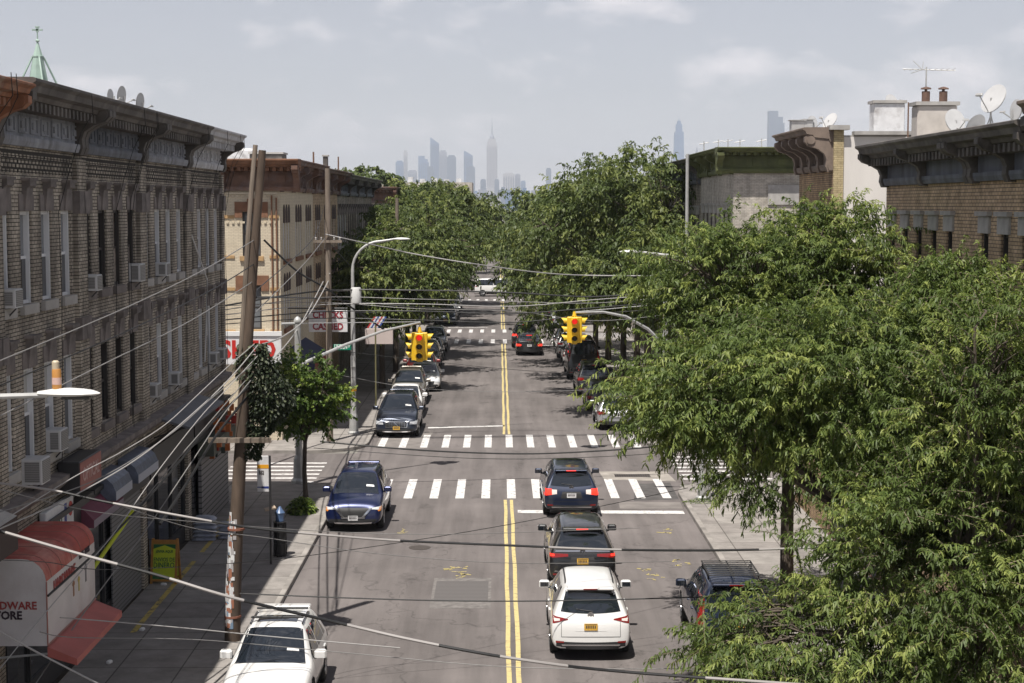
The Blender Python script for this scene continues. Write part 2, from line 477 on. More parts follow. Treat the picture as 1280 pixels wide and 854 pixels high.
def bars_across(y0, y1, xs, w=0.305, skip=()):
    mb = MB()
    for i, x in enumerate(xs):
        if i in skip: continue
        mb.quad((x - w / 2, y0, 0.004), (x + w / 2, y0, 0.004), (x + w / 2, y1, 0.004), (x - w / 2, y1, 0.004))
    return mb
PX0 = 0.43
near = [PX0 + 0.914 * k for k in range(-5, 7)]
tag(bars_across(57.9, 62.0, near).build('crosswalk', M_WHITE), kind='structure')
tag(bars_across(70.2, 74.1, [PX0 + 0.914 * k for k in range(-6, 7)]).build('crosswalk', M_WHITE), kind='structure')
tag(bars_across(123.6, 127.3, [PX0 + 0.914 * k for k in range(-6, 7)]).build('crosswalk', M_WHITE), kind='structure')
tag(bars_across(134.1, 137.4, [PX0 + 0.914 * k for k in range(-6, 7)]).build('crosswalk', M_WHITE), kind='structure')
tag(bars_across(178.2, 181.6, [PX0 + 0.914 * k for k in range(-6, 7)]).build('crosswalk', M_WHITE), kind='structure')
def bars_side(x0, x1, ya, n, p=0.914):
    mb = MB()
    for i in range(n):
        y = ya + p * i
        mb.quad((x0, y - 0.15, 0.004), (x1, y - 0.15, 0.004), (x1, y + 0.15, 0.004), (x0, y + 0.15, 0.004))
    return mb
tag(bars_side(6.9, 10.3, 62.0, 7).build('crosswalk', M_WHITE), kind='structure')
tag(bars_side(-10.6, -6.9, 61.4, 6).build('crosswalk', M_WHITE), kind='structure')
tag(bars_side(6.9, 10.3, 128.3, 6).build('crosswalk', M_WHITE), kind='structure')
mb = MB()
mb.quad((0.62, 55.1, 0.004), (6.2, 54.9, 0.004), (6.2, 55.45, 0.004), (0.62, 55.65, 0.004))
mb.quad((-3.3, 76.3, 0.004), (0.25, 77.0, 0.004), (0.25, 77.35, 0.004), (-3.3, 76.75, 0.004))
mb.quad((-4.3, 139.6, 0.004), (-1.0, 139.6, 0.004), (-1.0, 139.9, 0.004), (-4.3, 139.9, 0.004))
mb.quad((1.0, 121.6, 0.004), (4.5, 121.6, 0.004), (4.5, 121.95, 0.004), (1.0, 121.95, 0.004))
tag(mb.build('stop_line', M_WHITE), kind='structure')
mb = MB()
for a, b in ((6, 57.6), (74.3, 123.3), (137.6, 177.9), (196, 420)):
    n = 24
    for x in (0.21, 0.43):
        for k in range(n):
            ya = a + (b - a) * k / n; yb = a + (b - a) * (k + 1) / n
            w0 = 0.012 * math.sin(ya * 0.9 + x * 9); w1 = 0.012 * math.sin(yb * 0.9 + x * 9)
            mb.quad((x - 0.055 + w0, ya, 0.004), (x + 0.055 + w0, ya, 0.004), (x + 0.055 + w1, yb, 0.004), (x - 0.055 + w1, yb, 0.004))
tag(mb.build('centre_line', M_YELLOW), kind='structure')
# parking-lane seams, utility cuts, patches
M_PATCH = mat('asphalt_dark', (0.075, 0.070, 0.068), 0.9, noise=0.3, nscale=2.5)
M_PATCH2 = mat('asphalt_patch_pale', (0.18, 0.163, 0.152), 0.9, noise=0.2, nscale=1.5)
M_DRAIN = mat('drain_concrete', (0.29, 0.265, 0.235), 0.9, noise=0.25, nscale=2.0)
def poly(name, pts, z, m):
    mb = MB(); mb.add([(x, y, z) for x, y in pts], [tuple(range(len(pts)))])
    return tag(mb.build(name, m), kind='structure')
poly('road_patch', [(4.7, 57.4), (6.3, 57.7), (6.35, 61.2), (5.0, 60.9)], 0.0, M_PATCH)  # darker four-sided area of road by the right corner
poly('road_patch', [(1.0, 23), (3.4, 23), (3.4, 33.5), (1.0, 33.2)], 0.0, M_PATCH2)
poly('road_patch', [(4.1, 55.9), (6.25, 55.9), (6.28, 57.1), (4.15, 57.2)], 0.0, M_PATCH2)
poly('road_patch', [(-5.3, 70.5), (-3.2, 69.8), (-3.0, 75), (-5.3, 76)], 0.0, M_PATCH2)
poly('drain_apron', [(3.95, 61.9), (6.6, 61.5), (6.45, 63.8), (3.85, 63.8)], 0.0, M_DRAIN)
M_GRATE = slatted('iron_grate', (0.07, 0.06, 0.055), (0.015, 0.014, 0.013), 0.09, axis=0)
g1 = MB(); g1.box(4.4, 5.75, 62.45, 63.15, 0.0, 0.006)
tag(g1.build('storm_grate', M_GRATE), 'dark iron storm drain grate in the pale concrete apron at the right corner', 'drain grate')
M_PATCH3 = mat('asphalt_patch_mottled', (0.155, 0.143, 0.136), 0.9, noise=0.35, nscale=5)
M_GRATE2 = slatted('worn_steel_plate', (0.125, 0.115, 0.11), (0.06, 0.055, 0.052), 0.16, axis=1)
poly('road_patch', [(-1.80, 41.9), (-0.22, 41.9), (-0.22, 45.4), (-1.80, 45.4)], 0.0, M_PATCH3)
g2 = MB(); g2.box(-1.72, -0.30, 42.7, 45.0, 0.0, 0.006)
tag(g2.build('steel_plate', M_GRATE2), 'ribbed steel plate set in the left lane beside the yellow lines', 'road plate')
for (x, y, r, lab) in ((2.9, 66.0, 0.36, 'round iron manhole cover in the middle of the crossing right of the yellow lines'),
                       (-2.4, 49.5, 0.33, 'round iron manhole cover in the left lane level with the small planted tree'),
                       (3.3, 98.0, 0.36, 'round iron manhole cover far up the right lane past the crossing')):
    g = MB(); g.lathe([(r, 0), (r, 0.006), (r * 0.8, 0.008), (r * 0.3, 0.008)], 20, (x, y, 0))
    tag(g.build('manhole_cover', mat('manhole_iron', (0.10, 0.085, 0.075), 0.6, 0.5)), lab, 'manhole cover')
mb = MB(); rnd = random.Random(5)
def squig(cx, cy, s, n=7):
    for _ in range(n):
        x = cx + rnd.uniform(-s, s); y = cy + rnd.uniform(-s, s) * 2
        a = rnd.uniform(-0.6, 0.6); l = rnd.uniform(0.1, 0.35) * s * 1.6; w = 0.035
        dx, dy = math.cos(a) * l, math.sin(a) * l * 2
        mb.quad((x - dx, y - dy - w, 0.0045), (x + dx, y + dy - w, 0.0045), (x + dx, y + dy + w, 0.0045), (x - dx, y - dy + w, 0.0045))
for (px, py, s) in ((832, 668, 0.22), (853, 709, 0.22), (806, 720, 0.18), (820, 728, 0.2), (572, 717, 0.22), (582, 726, 0.2), (560, 718, 0.15), (508, 668, .2)):
    q = P(px, py, 21424.0 / (py - 256)); squig(q.x, q.y, s)
tag(mb.build('spray_marking', M_YSPRAY), kind='structure')
mb = MB()
for a, b in ((39.0, 47.0), (48.2, 55.0)):
    mb.quad((-8.80, a, 0.144), (-8.66, a, 0.144), (-8.66, b, 0.144), (-8.80, b, 0.144))
tag(mb.build('painted_line', M_YOLD), kind='structure')
# ------------------------------------------------------------------ buildings
M_BR_GREY = brick('brick_sooty_buff', (0.52, 0.465, 0.385), (0.38, 0.335, 0.28), (0.045, 0.038, 0.032), dirt=0.7, bh=0.076, bw=0.24)
M_BR_GREY2 = brick('brick_sooty_brown', (0.48, 0.42, 0.34), (0.34, 0.295, 0.24), (0.045, 0.038, 0.032), dirt=0.75, bh=0.076, bw=0.24)
M_BR_CREAM = brick('brick_cream', (0.66, 0.58, 0.44), (0.60, 0.52, 0.39), (0.46, 0.40, 0.31), dirt=0.10, jit=0.05)
M_BR_TAN = brick('brick_tan', (0.64, 0.48, 0.32), (0.52, 0.38, 0.245), (0.17, 0.13, 0.10), dirt=0.32, bh=0.076)
M_BR_ORANGE = brick('brick_orange_buff', (0.54, 0.39, 0.23), (0.42, 0.29, 0.18), (0.16, 0.12, 0.09), dirt=0.5)
M_BR_PALE = brick('brick_pale_grey', (0.55, 0.51, 0.45), (0.48, 0.44, 0.38), (0.35, 0.32, 0.28), dirt=0.35)
M_BR_YEL = brick('brick_yellow', (0.54, 0.45, 0.27), (0.48, 0.39, 0.23), (0.35, 0.28, 0.16), dirt=0.2)
M_BR_SIDE = brick('brick_common_red', (0.22, 0.12, 0.09), (0.17, 0.09, 0.07), (0.20, 0.18, 0.16), dirt=0.5)
M_STUCCO = mat('white_stucco', (0.72, 0.69, 0.65), 0.9, noise=0.08, nscale=0.8, stain=0.35, stain_col=(0.48, 0.45, 0.42), bump=0.3, streak=True)
M_TAR = mat('roof_tar', (0.20, 0.19, 0.18), 0.9, noise=0.35, nscale=0.6)
M_SILVER = mat('silver_roof_coat', (0.52, 0.52, 0.52), 0.6, noise=0.25, nscale=0.7)
M_DGLASS = mat('window_glass_dark', (0.02, 0.022, 0.026), 0.06, spec=0.8)
M_GLASSB = mat('window_glass_blind', (0.17, 0.18, 0.19), 0.12, spec=0.8)
M_BLIND = mat('white_blind', (0.42, 0.42, 0.40), 0.5)
M_CURT = mat('beige_curtain', (0.24, 0.20, 0.17), 0.6, noise=0.4, nscale=9)
M_WFRAME = mat('white_vinyl_frame', (0.70, 0.71, 0.73), 0.5)
M_DFRAME = mat('dark_frame', (0.035, 0.03, 0.028), 0.6)
M_STONE = mat('weathered_brownstone', (0.19, 0.165, 0.155), 0.9, noise=0.3, nscale=3, stain=0.6, stain_col=(0.04, 0.037, 0.035))
M_STONE_L = mat('grey_limestone', (0.40, 0.385, 0.365), 0.9, noise=0.2, nscale=3, stain=0.4, stain_col=(0.15, 0.14, 0.13))
M_STONE_T = mat('tan_sandstone', (0.42, 0.27, 0.13), 0.9, noise=0.2, nscale=3)
M_STONE_R = mat('rust_terracotta', (0.19, 0.095, 0.055), 0.9, noise=0.25, nscale=3)
M_CORN_DK = mat('cornice_dark_sheet_metal', (0.085, 0.075, 0.068), 0.75, noise=0.35, nscale=2.5, stain=0.8, stain_col=(0.19, 0.17, 0.155))
M_CORN_BL = mat('cornice_blue_grey_paint', (0.27, 0.28, 0.31), 0.75, noise=0.25, nscale=2.5, stain=0.85, stain_col=(0.06, 0.055, 0.055), streak=True)
M_CORN_BL2 = mat('cornice_dull_blue_paint', (0.13, 0.14, 0.165), 0.75, noise=0.3, nscale=2.5, stain=0.8, stain_col=(0.04, 0.04, 0.04), streak=True)
M_CORN_WH = mat('cornice_pale_grey_paint', (0.50, 0.50, 0.52), 0.7, noise=0.15, nscale=2.5, stain=0.7, stain_col=(0.15, 0.14, 0.14), streak=True)
M_CORN_RU = mat('cornice_rust_paint', (0.27, 0.115, 0.06), 0.75, noise=0.35, nscale=3.5, stain=0.8, stain_col=(0.34, 0.27, 0.21), streak=True)
M_CORN_BR = mat('cornice_brown_paint', (0.15, 0.085, 0.06), 0.8, noise=0.3, nscale=2, stain=0.7, stain_col=(0.20, 0.21, 0.24))
M_CORN_GR = mat('cornice_green_paint', (0.095, 0.108, 0.036), 0.7, noise=0.25, nscale=2.5, stain=0.6, stain_col=(0.06, 0.07, 0.03))
M_CORN_MB = mat('cornice_mauve_brown', (0.20, 0.155, 0.125), 0.8, noise=0.25, nscale=2, stain=0.7, stain_col=(0.08, 0.065, 0.055))
M_BLACK = mat('backing_black', (0.012, 0.012, 0.013), 0.5)  # flat black for the backing sheets, in place of room shade
M_SHOPDK = mat('shopfront_dark_metal', (0.03, 0.03, 0.032), 0.5)
M_SHUT = slatted('roller_shutter', (0.20, 0.20, 0.205), (0.05, 0.05, 0.05), 0.11)

def frange(a, b): return sorted(set(round(x, 4) for x in a + b))

def wall(mb, o, ud, W, z0, z1, ops, depth, mi=0, mr=0):
    """wall panel with real openings; o=(x,y) start, ud=(ux,uy) unit, outward = (uy,-ux). ops: (u0,u1,v0,v1)"""
    nx, ny = ud[1], -ud[0]
    us = frange([0, W], [u for q in ops for u in q[:2]]); vs = frange([z0, z1], [v for q in ops for v in q[2:4]])
    def pt(u, v, d=0.0): return (o[0] + ud[0] * u - nx * d, o[1] + ud[1] * u - ny * d, v)
    for i in range(len(us) - 1):
        for j in range(len(vs) - 1):
            uc, vc = (us[i] + us[i + 1]) / 2, (vs[j] + vs[j + 1]) / 2
            if any(q[0] < uc < q[1] and q[2] < vc < q[3] for q in ops): continue
            mb.quad(pt(us[i], vs[j]), pt(us[i + 1], vs[j]), pt(us[i + 1], vs[j + 1]), pt(us[i], vs[j + 1]), mi)
    for (a, b, c, d) in [q[:4] for q in ops]:
        mb.quad(pt(a, c), pt(a, c, depth), pt(a, d, depth), pt(a, d), mr)
        mb.quad(pt(b, c, depth), pt(b, c), pt(b, d), pt(b, d, depth), mr)
        mb.quad(pt(a, d, depth), pt(b, d, depth), pt(b, d), pt(a, d), mr)
        mb.quad(pt(a, c), pt(b, c), pt(b, c, depth), pt(a, c, depth), mr)

WIN = {}
def win_meshes(w, h, style):
    """style: dict(frame mat, glass mat, casing depth, lintel kind/mat, sill mat)"""
    key = (round(w, 3), round(h, 3), style['k'])
    if key in WIN: return WIN[key]
    out = []
    dp = style.get('depth', 0.22)
    f = MB(); t = 0.07
    f.box(-w / 2 + 0.002, -w / 2 + t, 0.05, dp - 0.002, 0.002, h - 0.002)
    f.box(w / 2 - t, w / 2 - 0.002, 0.05, dp - 0.002, 0.002, h - 0.002)
    f.box(-w / 2 + t, w / 2 - t, 0.08, dp - 0.002, h - t, h - 0.002)
    f.box(-w / 2 + t, w / 2 - t, 0.08, dp - 0.002, 0.002, t)
    f.box(-w / 2 + t, w / 2 - t, 0.11, 0.17, h * 0.5 - 0.03, h * 0.5 + 0.03)
    out.append(('frame', f.mesh('window_frame', style['frame'])))
    g = MB()
    g.box(-w / 2 + t, w / 2 - t, 0.125, 0.145, t, h * 0.5 - 0.03, 0)
    g.box(-w / 2 + t, w / 2 - t, 0.155, 0.175, h * 0.5 + 0.03, h - t, 1)
    out.append(('pane', g.mesh('window_pane', [style['glass'], style.get('glass2', style['glass'])])))
    if style.get('sill'):
        s = MB(); s.box(-w / 2 - 0.12, w / 2 + 0.12, -0.09, 0.04, -0.20, -0.004)
        out.append(('sill', s.mesh('window_sill', style['sill'])))
    lk = style.get('lintel')
    if lk == 'keystone':       # tall flared block with a small projecting cap
        s = MB()
        s.prism([(0.0, 0.004), (-0.06, 0.004), (-0.10, 0.46), (-0.17, 0.50), (-0.17, 0.60), (0.0, 0.60)], -w * 0.27, w * 0.27)
        s.box(-w * 0.36, w * 0.36, -0.19, 0.0, 0.60, 0.66)
        s.box(-w / 2 - 0.10, -w * 0.27, -0.03, 0.0, 0.004, 0.34); s.box(w * 0.27, w / 2 + 0.10, -0.03, 0.0, 0.004, 0.34)
        s2 = MB(M=Matrix.Translation((0, 0, h))); s2.add(s.v, s.f)
        out.append(('lintel', s2.mesh('window_lintel', style['stone'])))
    elif lk == 'slab':
        s = MB(); s.box(-w / 2 - 0.14, w / 2 + 0.14, -0.05, 0.0, h + 0.004, h + 0.36); s.box(-w / 2 - 0.20, w / 2 + 0.20, -0.11, 0.0, h + 0.364, h + 0.46)
        out.append(('lintel', s.mesh('window_lintel', style['stone'])))
    elif lk == 'wide':
        s = MB(); s.box(-w / 2 - 0.32, w / 2 + 0.32, -0.05, 0.0, h + 0.004, h + 0.42)
        s.box(-w / 2 - 0.32, -w / 2, -0.05, 0.0, h - 0.25, h); s.box(w / 2, w / 2 + 0.32, -0.05, 0.0, h - 0.25, h)
        s.box(-0.17, 0.17, -0.09, 0.0, h + 0.10, h + 0.56)
        out.append(('lintel', s.mesh('window_lintel', style['stone'])))
    elif lk == 'dark':
        s = MB(); s.box(-w / 2, w / 2, -0.02, 0.0, h + 0.004, h + 0.5)
        s.lathe([(w / 2, -0.02), (w / 2, 0.0)], 16, (0, 0, h + 0.5), 'y')
        out.append(('lintel', s.mesh('window_lintel', style['stone'])))
    WIN[key] = out
    return out

def put_window(parent, loc, rz, w, h, style):
    ms = win_meshes(w, h, style)
    win = link('window', ms[0][1], parent, loc, (0, 0, rz))
    for nm, me in ms[1:]: link(nm, me, win)
    return win

def cornice_profile(zt, zf, proj, step=0.0):
    """profile in (y,z), wall at y=0, outward -y.  zf = underside of the crown"""
    h = zt - zf
    return [(0.0, zf), (-0.10, zf), (-0.14, zf + h * 0.22), (-proj * 0.62, zf + h * 0.34), (-proj * 0.66, zf + h * 0.50), (-proj * 0.86, zf + h * 0.56),
            (-proj * 0.90, zf + h * 0.78), (-proj, zf + h * 0.9), (-proj, zt), (-proj + 0.06, zt + 0.02), (0.25, zt + 0.03), (0.25, zf)]

def cornice(parent, W, zt, zf, zb, proj, mc, mfr, mbk, nbr=2, x0=0.0, panels=8, dent=True, M=None, ends=0.0):
    """crown, dentils, frieze, panels, brackets along local x"""
    c = MB(M); e = ends
    pr = cornice_profile(zt, zf, proj)
    c.prism(pr[::-1], x0 - 0.0, x0 + W + e)
    if dent:
        n = int(W / 0.30)
        for i in range(n):
            x = x0 + (i + 0.5) * W / n
            c.box(x - 0.07, x + 0.07, -proj * 0.60, -0.14, zf - 0.02, zf + (zt - zf) * 0.30)
    co = c.build('cornice', mc, parent)
    f = MB(M)
    f.box(x0 + 0.003, x0 + W - 0.003, -0.05, 0.0, zb + 0.12, zf, 0)
    f.prism([(0, zb - 0.06), (-0.12, zb - 0.06), (-0.16, zb + 0.04), (-0.16, zb + 0.12), (0, zb + 0.12)][::-1], x0 + 0.003, x0 + W - 0.003, 0)
    if panels:
        pw = W / panels
        for i in range(panels):
            a = x0 + pw * (i + 0.16); b = x0 + pw * (i + 0.84); za, zz = zb + 0.20, zf - 0.07
            t = 0.035
            f.box(a, b, -0.08, -0.05, za, za + t); f.box(a, b, -0.08, -0.05, zz - t, zz)
            f.box(a, a + t, -0.08, -0.05, za + t, zz - t); f.box(b - t, b, -0.08, -0.05, za + t, zz - t)
            xm = (a + b) / 2; f.box(xm - pw * 0.12, xm + pw * 0.12, -0.085, -0.05, za + 0.10, zz - 0.10)
    f.build('frieze', mfr, co)
    # scroll brackets
    bw = 0.26
    k = MB(M)
    xs = [x0 + 0.16 + (W - 0.32) * i / (nbr - 1) for i in range(nbr)] if nbr > 1 else [x0 + W - 0.16]
    hh = zt - zb
    prof = [(0.0, zb - 0.10), (-0.16, zb - 0.10), (-0.22, zb + 0.05), (-0.20, zb + hh * 0.22), (-0.26, zb + hh * 0.36), (-0.46, zb + hh * 0.48), (-proj * 0.8, zb + hh * 0.56), (-proj * 0.92, zb + hh * 0.66), (-proj * 0.92, zb + hh * 0.78), (-proj * 0.7, zb + hh * 0.86), (0.0, zb + hh * 0.86)]
    for x in xs:
        b = MB(M); b.prism(prof[::-1], x - bw / 2, x + bw / 2)
        b.lathe([(0.13, -bw / 2 - 0.03), (0.13, bw / 2 + 0.03)], 12, (x, -proj * 0.72, zb + hh * 0.70), 'x')
        b.build('bracket', mbk, co)
    return co

def pipe(parent, pts, r, m, name='drainpipe'):
    return MB().tube(pts, r, 6).build(name, m, parent)

HOUSE_OF = {}
def house(name, label, side, za, zb, H, D, mwall, ops, style, cor, pilaster=None, band=None, side_ops=None, side_style=None, side_mat=None,
          shop=None, roof=None, extra=None, cat='row house', group='row houses lining the street', z_shop=3.9, side_z0=0.0, parapet=0.0):
    """terrace house. ops = [(u centre, width, v0, v1)] on the street front, side_ops on the camera-facing side"""
    W = zb - za
    if side < 0: root = empty(name, (FL, za, 0), R(90), label, cat, group)
    else: root = empty(name, (FR, zb, 0), R(-90), label, cat, group)
    fo = [(u - w / 2, u + w / 2, a, b) for (u, w, a, b) in ops]
    shop_op = []
    if shop: shop_op = [(0.25, W - 0.25, 0.15, 3.0)]
    wb = MB()
    wall(wb, (0, 0), (1, 0), W, -0.02, H, fo + shop_op, 0.23)
    so_ = [(u - w / 2, u + w / 2, a, b) for (u, w, a, b) in (side_ops or [])]
    cam_x0 = side < 0
    # camera-facing side is x=0 for left houses, x=W for right houses
    sideM = 1 if side_mat else 0
    if cam_x0:
        wall(wb, (0, D), (0, -1), D, side_z0, H, [(D - b, D - a, c, d) for a, b, c, d in so_], 0.23, sideM, sideM)
        wall(wb, (W, 0), (0, 1), D, -0.02, H, [], 0.2, 0)
    else:
        wall(wb, (W, 0), (0, 1), D, side_z0, H, so_, 0.23, sideM, sideM)
        wall(wb, (0, D), (0, -1), D, -0.02, H, [], 0.2, 0)
    wall(wb, (W, D), (-1, 0), W, -0.02, H, [], 0.2, 0)
    wb.build('wall', [mwall, side_mat or mwall], root)
    rf = MB(); rz = H - 0.25
    rf.quad((0, 0, rz), (W, 0, rz), (W, D, rz), (0, D, rz))
    t = 0.25
    for (a, b, c, d) in ((0, W, D - t, D), (0, t, 0.3, D - t), (W - t, W, 0.3, D - t)):
        rf.box(a + 0.004, b - 0.004, c, d - 0.004, rz, H + parapet + 0.05, 1)
    rf.build('roof', [roof or M_TAR, M_STONE_L], root)
    # black backing stands in for unlit rooms so interiors never show through
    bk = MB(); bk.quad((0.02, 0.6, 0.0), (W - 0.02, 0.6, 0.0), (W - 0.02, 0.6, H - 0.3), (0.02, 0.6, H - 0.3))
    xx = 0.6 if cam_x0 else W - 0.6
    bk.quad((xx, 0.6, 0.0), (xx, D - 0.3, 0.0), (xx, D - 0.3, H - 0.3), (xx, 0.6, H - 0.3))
    bk.build('black_backing', M_BLACK, root)
    rw = random.Random(int(za * 10))
    for (u, w, a, b) in ops:
        st2 = dict(style); rv = rw.random()
        if rv < 0.28: st2['glass2'] = M_BLIND; st2['k'] += 'b'
        elif rv < 0.42: st2['glass'] = M_CURT; st2['glass2'] = M_CURT; st2['k'] += 'c'
        elif rv < 0.55: st2['glass2'] = M_GLASSB; st2['k'] += 'g'
        put_window(root, (u, 0, a), 0, w, b - a, st2)
    for (u, w, a, b) in (side_ops or []):
        if cam_x0: put_window(root, (0, u, a), R(-90), w, b - a, side_style or style)
        else: put_window(root, (W, u, a), R(90), w, b - a, side_style or style)
    if pilaster:
        for k, x in enumerate((0.0, W)):
            p = MB(); wv = pilaster['w']
            xa, xb = (x, x + wv) if k == 0 else (x - wv, x)
            p.box(xa + 0.003, xb - 0.003, -0.10, 0.0, z_shop + 0.4, pilaster['top'], 0)
            for zq in pilaster.get('blocks', []):
                p.box(xa - 0.0 + 0.001, xb + 0.05 - 0.001, -0.16, 0.0, zq, zq + 0.5, 1)
            p.build('pilaster', [mwall, M_STONE], root)
    if band:          # honeycomb of projecting headers under the frieze
        bd = MB(); bd.box(0.43, W - 0.43, -0.0035, -0.001, band[0], band[1]); bd.build('band_ground', mat('band_ground_dark', (0.035, 0.03, 0.026), 0.95), root)  # near-black sheet behind the projecting headers, seen in the gaps
        b_ = MB(); z0_, z1_ = band; rows = int((z1_ - z0_) / 0.10); n = int(W / 0.25)
        for r_ in range(rows):
            for i in range(n):
                x = (i + (0.5 if r_ % 2 else 0.0)) * W / n + 0.02
                if x + 0.16 > W - 0.02: continue
                b_.box(x, x + 0.15, -0.018, -0.002, z0_ + r_ * 0.10, z0_ + r_ * 0.10 + 0.066)
        b_.build('brick_band', mwall, root)
    if cor:
        cornice(root, W, cor['zt'], cor['zf'], cor['zb'], cor['proj'], cor['mc'], cor['mf'], cor['mb'], cor.get('n', 2), panels=cor.get('panels', 8))
        if cor.get('side'):   # cornice returning along the camera-facing wall
            sl_ = cor['side']
            if cam_x0: Mx = Matrix.Translation((0, sl_, 0)) @ Matrix.Rotation(R(-90), 4, 'Z')
            else: Mx = Matrix.Translation((W, 0, 0)) @ Matrix.Rotation(R(90), 4, 'Z')
            # run starts at the far end and ends at the street corner (left) or the reverse (right)
            a0 = 0.0
            cornice(root, sl_ + cor['proj'], cor['zt'] - 0.003, cor['zf'], cor['zb'], cor['proj'] - 0.004, cor.get('smc', cor['mc']), cor.get('smf', cor['mf']), cor.get('smb', cor['mb']), 4,
                    x0=0.0 if cam_x0 else -cor['proj'], panels=6, M=Mx)
    if shop:
        sh = MB()
        sh.box(0.26, W - 0.26, 0.12, 0.20, 0.15, 0.65, 0)
        nb = 3
        for i in range(nb + 1):
            x = 0.28 + (W - 0.62) * i / nb
            sh.box(x, x + 0.07, 0.10, 0.22, 0.66, 2.99, 0)
        sh.box(0.26, W - 0.26, 0.16, 0.19, 0.66, 2.99, 1)
        sf = sh.build('shopfront', [M_SHOPDK, shop.get('glass', M_DGLASS)], root)
        sg = MB(); sg.box(0.1, W - 0.1, -0.16, -0.002, 3.02, 3.75); sg.box(0.05, W - 0.05, -0.24, -0.002, 3.754, 3.86)
        sg.build('shop_fascia', shop.get('fascia', M_SHOPDK), root)
        if shop.get('shutter'):
            s2 = MB(); s2.box(W * 0.45, W - 0.3, 0.06, 0.10, 0.16, 2.98); s2.build('roller_shutter', M_SHUT, root)
        dr = MB(); dr.box(0.35, 1.25, 0.05, 0.155, 0.16, 2.3, 0); dr.box(0.45, 1.15, 0.03, 0.049, 0.9, 2.15, 1)
        dr.build('door', [M_DFRAME, M_DGLASS], root)
    HOUSE_OF[(side, round(za, 1))] = root
    return root

ST_W = dict(k='ws', frame=M_WFRAME, glass=M_DGLASS, glass2=M_GLASSB, sill=M_STONE_L, lintel='keystone', stone=M_STONE)
ST_D = dict(k='ds', frame=M_DFRAME, glass=M_DGLASS, sill=M_STONE, lintel='keystone', stone=M_STONE)
ST_TAN = dict(k='tan', frame=M_DFRAME, glass=M_DGLASS, sill=M_STONE_L, lintel='slab', stone=M_STONE_L)
ST_ARCH = dict(k='arch', frame=M_WFRAME, glass=M_GLASSB, sill=M_STONE_R, lintel='dark', stone=mat('dark_window_head', (0.04, 0.018, 0.015), 0.8))
ST_RUST = dict(k='rust', frame=M_DFRAME, glass=M_GLASSB, sill=M_STONE_T, lintel='wide', stone=M_STONE_R)
ST_TANL = dict(k='tanl', frame=M_DFRAME, glass=M_GLASSB, sill=M_STONE_T, lintel='wide', stone=M_STONE_T)
ST_PALE = dict(k='pale', frame=M_DFRAME, glass=M_DGLASS, sill=M_STONE_L, lintel='slab', stone=M_STONE_L)
ST_GRN = dict(k='grn', frame=M_DFRAME, glass=M_DGLASS, sill=M_STONE_L, lintel='wide', stone=M_STONE_L)
ST_PLAIN = dict(k='plain', frame=M_DFRAME, glass=M_DGLASS, sill=M_STONE_L)

US = [0.75, 2.3, 3.8, 5.35]
def rows(us, w, *vv): return [(u, w, a, b) for (a, b) in vv for u in us]
V = ((5.15, 7.05), (8.33, 10.17))
pil = dict(w=0.42, top=11.3, blocks=(10.1, 7.3))
LH = [
 ('rust-corniced row house nearest on the left, cut by the photo edge', 18.1, 24.5, M_BR_GREY2, ST_W, dict(mc=M_CORN_RU, mf=M_CORN_RU, mb=M_CORN_RU)),
 ('soot-dark buff brick row house with a peeling rust red cornice end, behind the hardware sign', 24.5, 30.9, M_BR_GREY2, ST_W, dict(mc=M_CORN_RU, mf=M_CORN_RU, mb=M_CORN_RU)),
 ('sooty brick row house with white window frames, above the maroon awning', 30.9, 37.3, M_BR_GREY, ST_W, dict(mc=M_CORN_DK, mf=M_CORN_BL, mb=M_CORN_DK)),
 ('sooty brick row house with bare dark windows, second left of the white-framed corner house', 37.3, 43.7, M_BR_GREY, ST_D, dict(mc=M_CORN_DK, mf=M_CORN_BL2, mb=M_CORN_DK)),
 ('sooty brick row house with thin white window frames next to the corner house', 43.7, 50.1, M_BR_GREY, ST_W, dict(mc=M_CORN_DK, mf=M_CORN_BL, mb=M_CORN_DK)),
 ('sooty brick corner row house whose cornice end is painted pale grey', 50.1, 56.5, M_BR_GREY, ST_W, dict(mc=M_CORN_WH, mf=M_CORN_WH, mb=M_CORN_DK)),
]
for i, (lab, a, b, mw, st, cc) in enumerate(LH):
    zt = 12.62
    cd = dict(zt=zt, zf=12.1, zb=11.5, proj=0.9, n=2, panels=8); cd.update(cc)
    if i == 1: cd['zt'] = 12.50
    h = house('row_house', lab, -1, a, b, 12.35, 13, mw, rows(US, 0.82, *V), st, cd, pilaster=pil, band=(10.92, 11.36), shop=dict(shutter=(i in (3, 5))), roof=M_SILVER if i % 2 else M_TAR)
    # belt course over the shops
    bb = MB(); bb.prism([(0, 4.35), (-0.16, 4.35), (-0.30, 4.5), (-0.30, 4.62), (0, 4.66)][::-1], 0.003, 6.397); bb.build('belt_course', M_STONE, h)
    # stray cables dropped down the brickwork from the roof
    rr = random.Random(100 + i)
    for k in range(rr.choice([1, 2, 3])):
        u = rr.uniform(0.4, 6.0); z = 12.6; pts = [(u, -0.90, 12.60), (u, -0.92, 12.2)]
        while z > 4.9:
            z -= rr.uniform(0.6, 1.1); u += rr.uniform(-0.13, 0.13); pts.append((max(0.1, min(6.3, u)), -0.90 + min(0.72, (12.6 - z) * 0.3), max(z, 4.7)))
        MB().tube(pts, 0.008, 4).build('dropped_cable', mat('cable_black', (0.01, 0.01, 0.01), 0.6), h)
for nm in []: pass
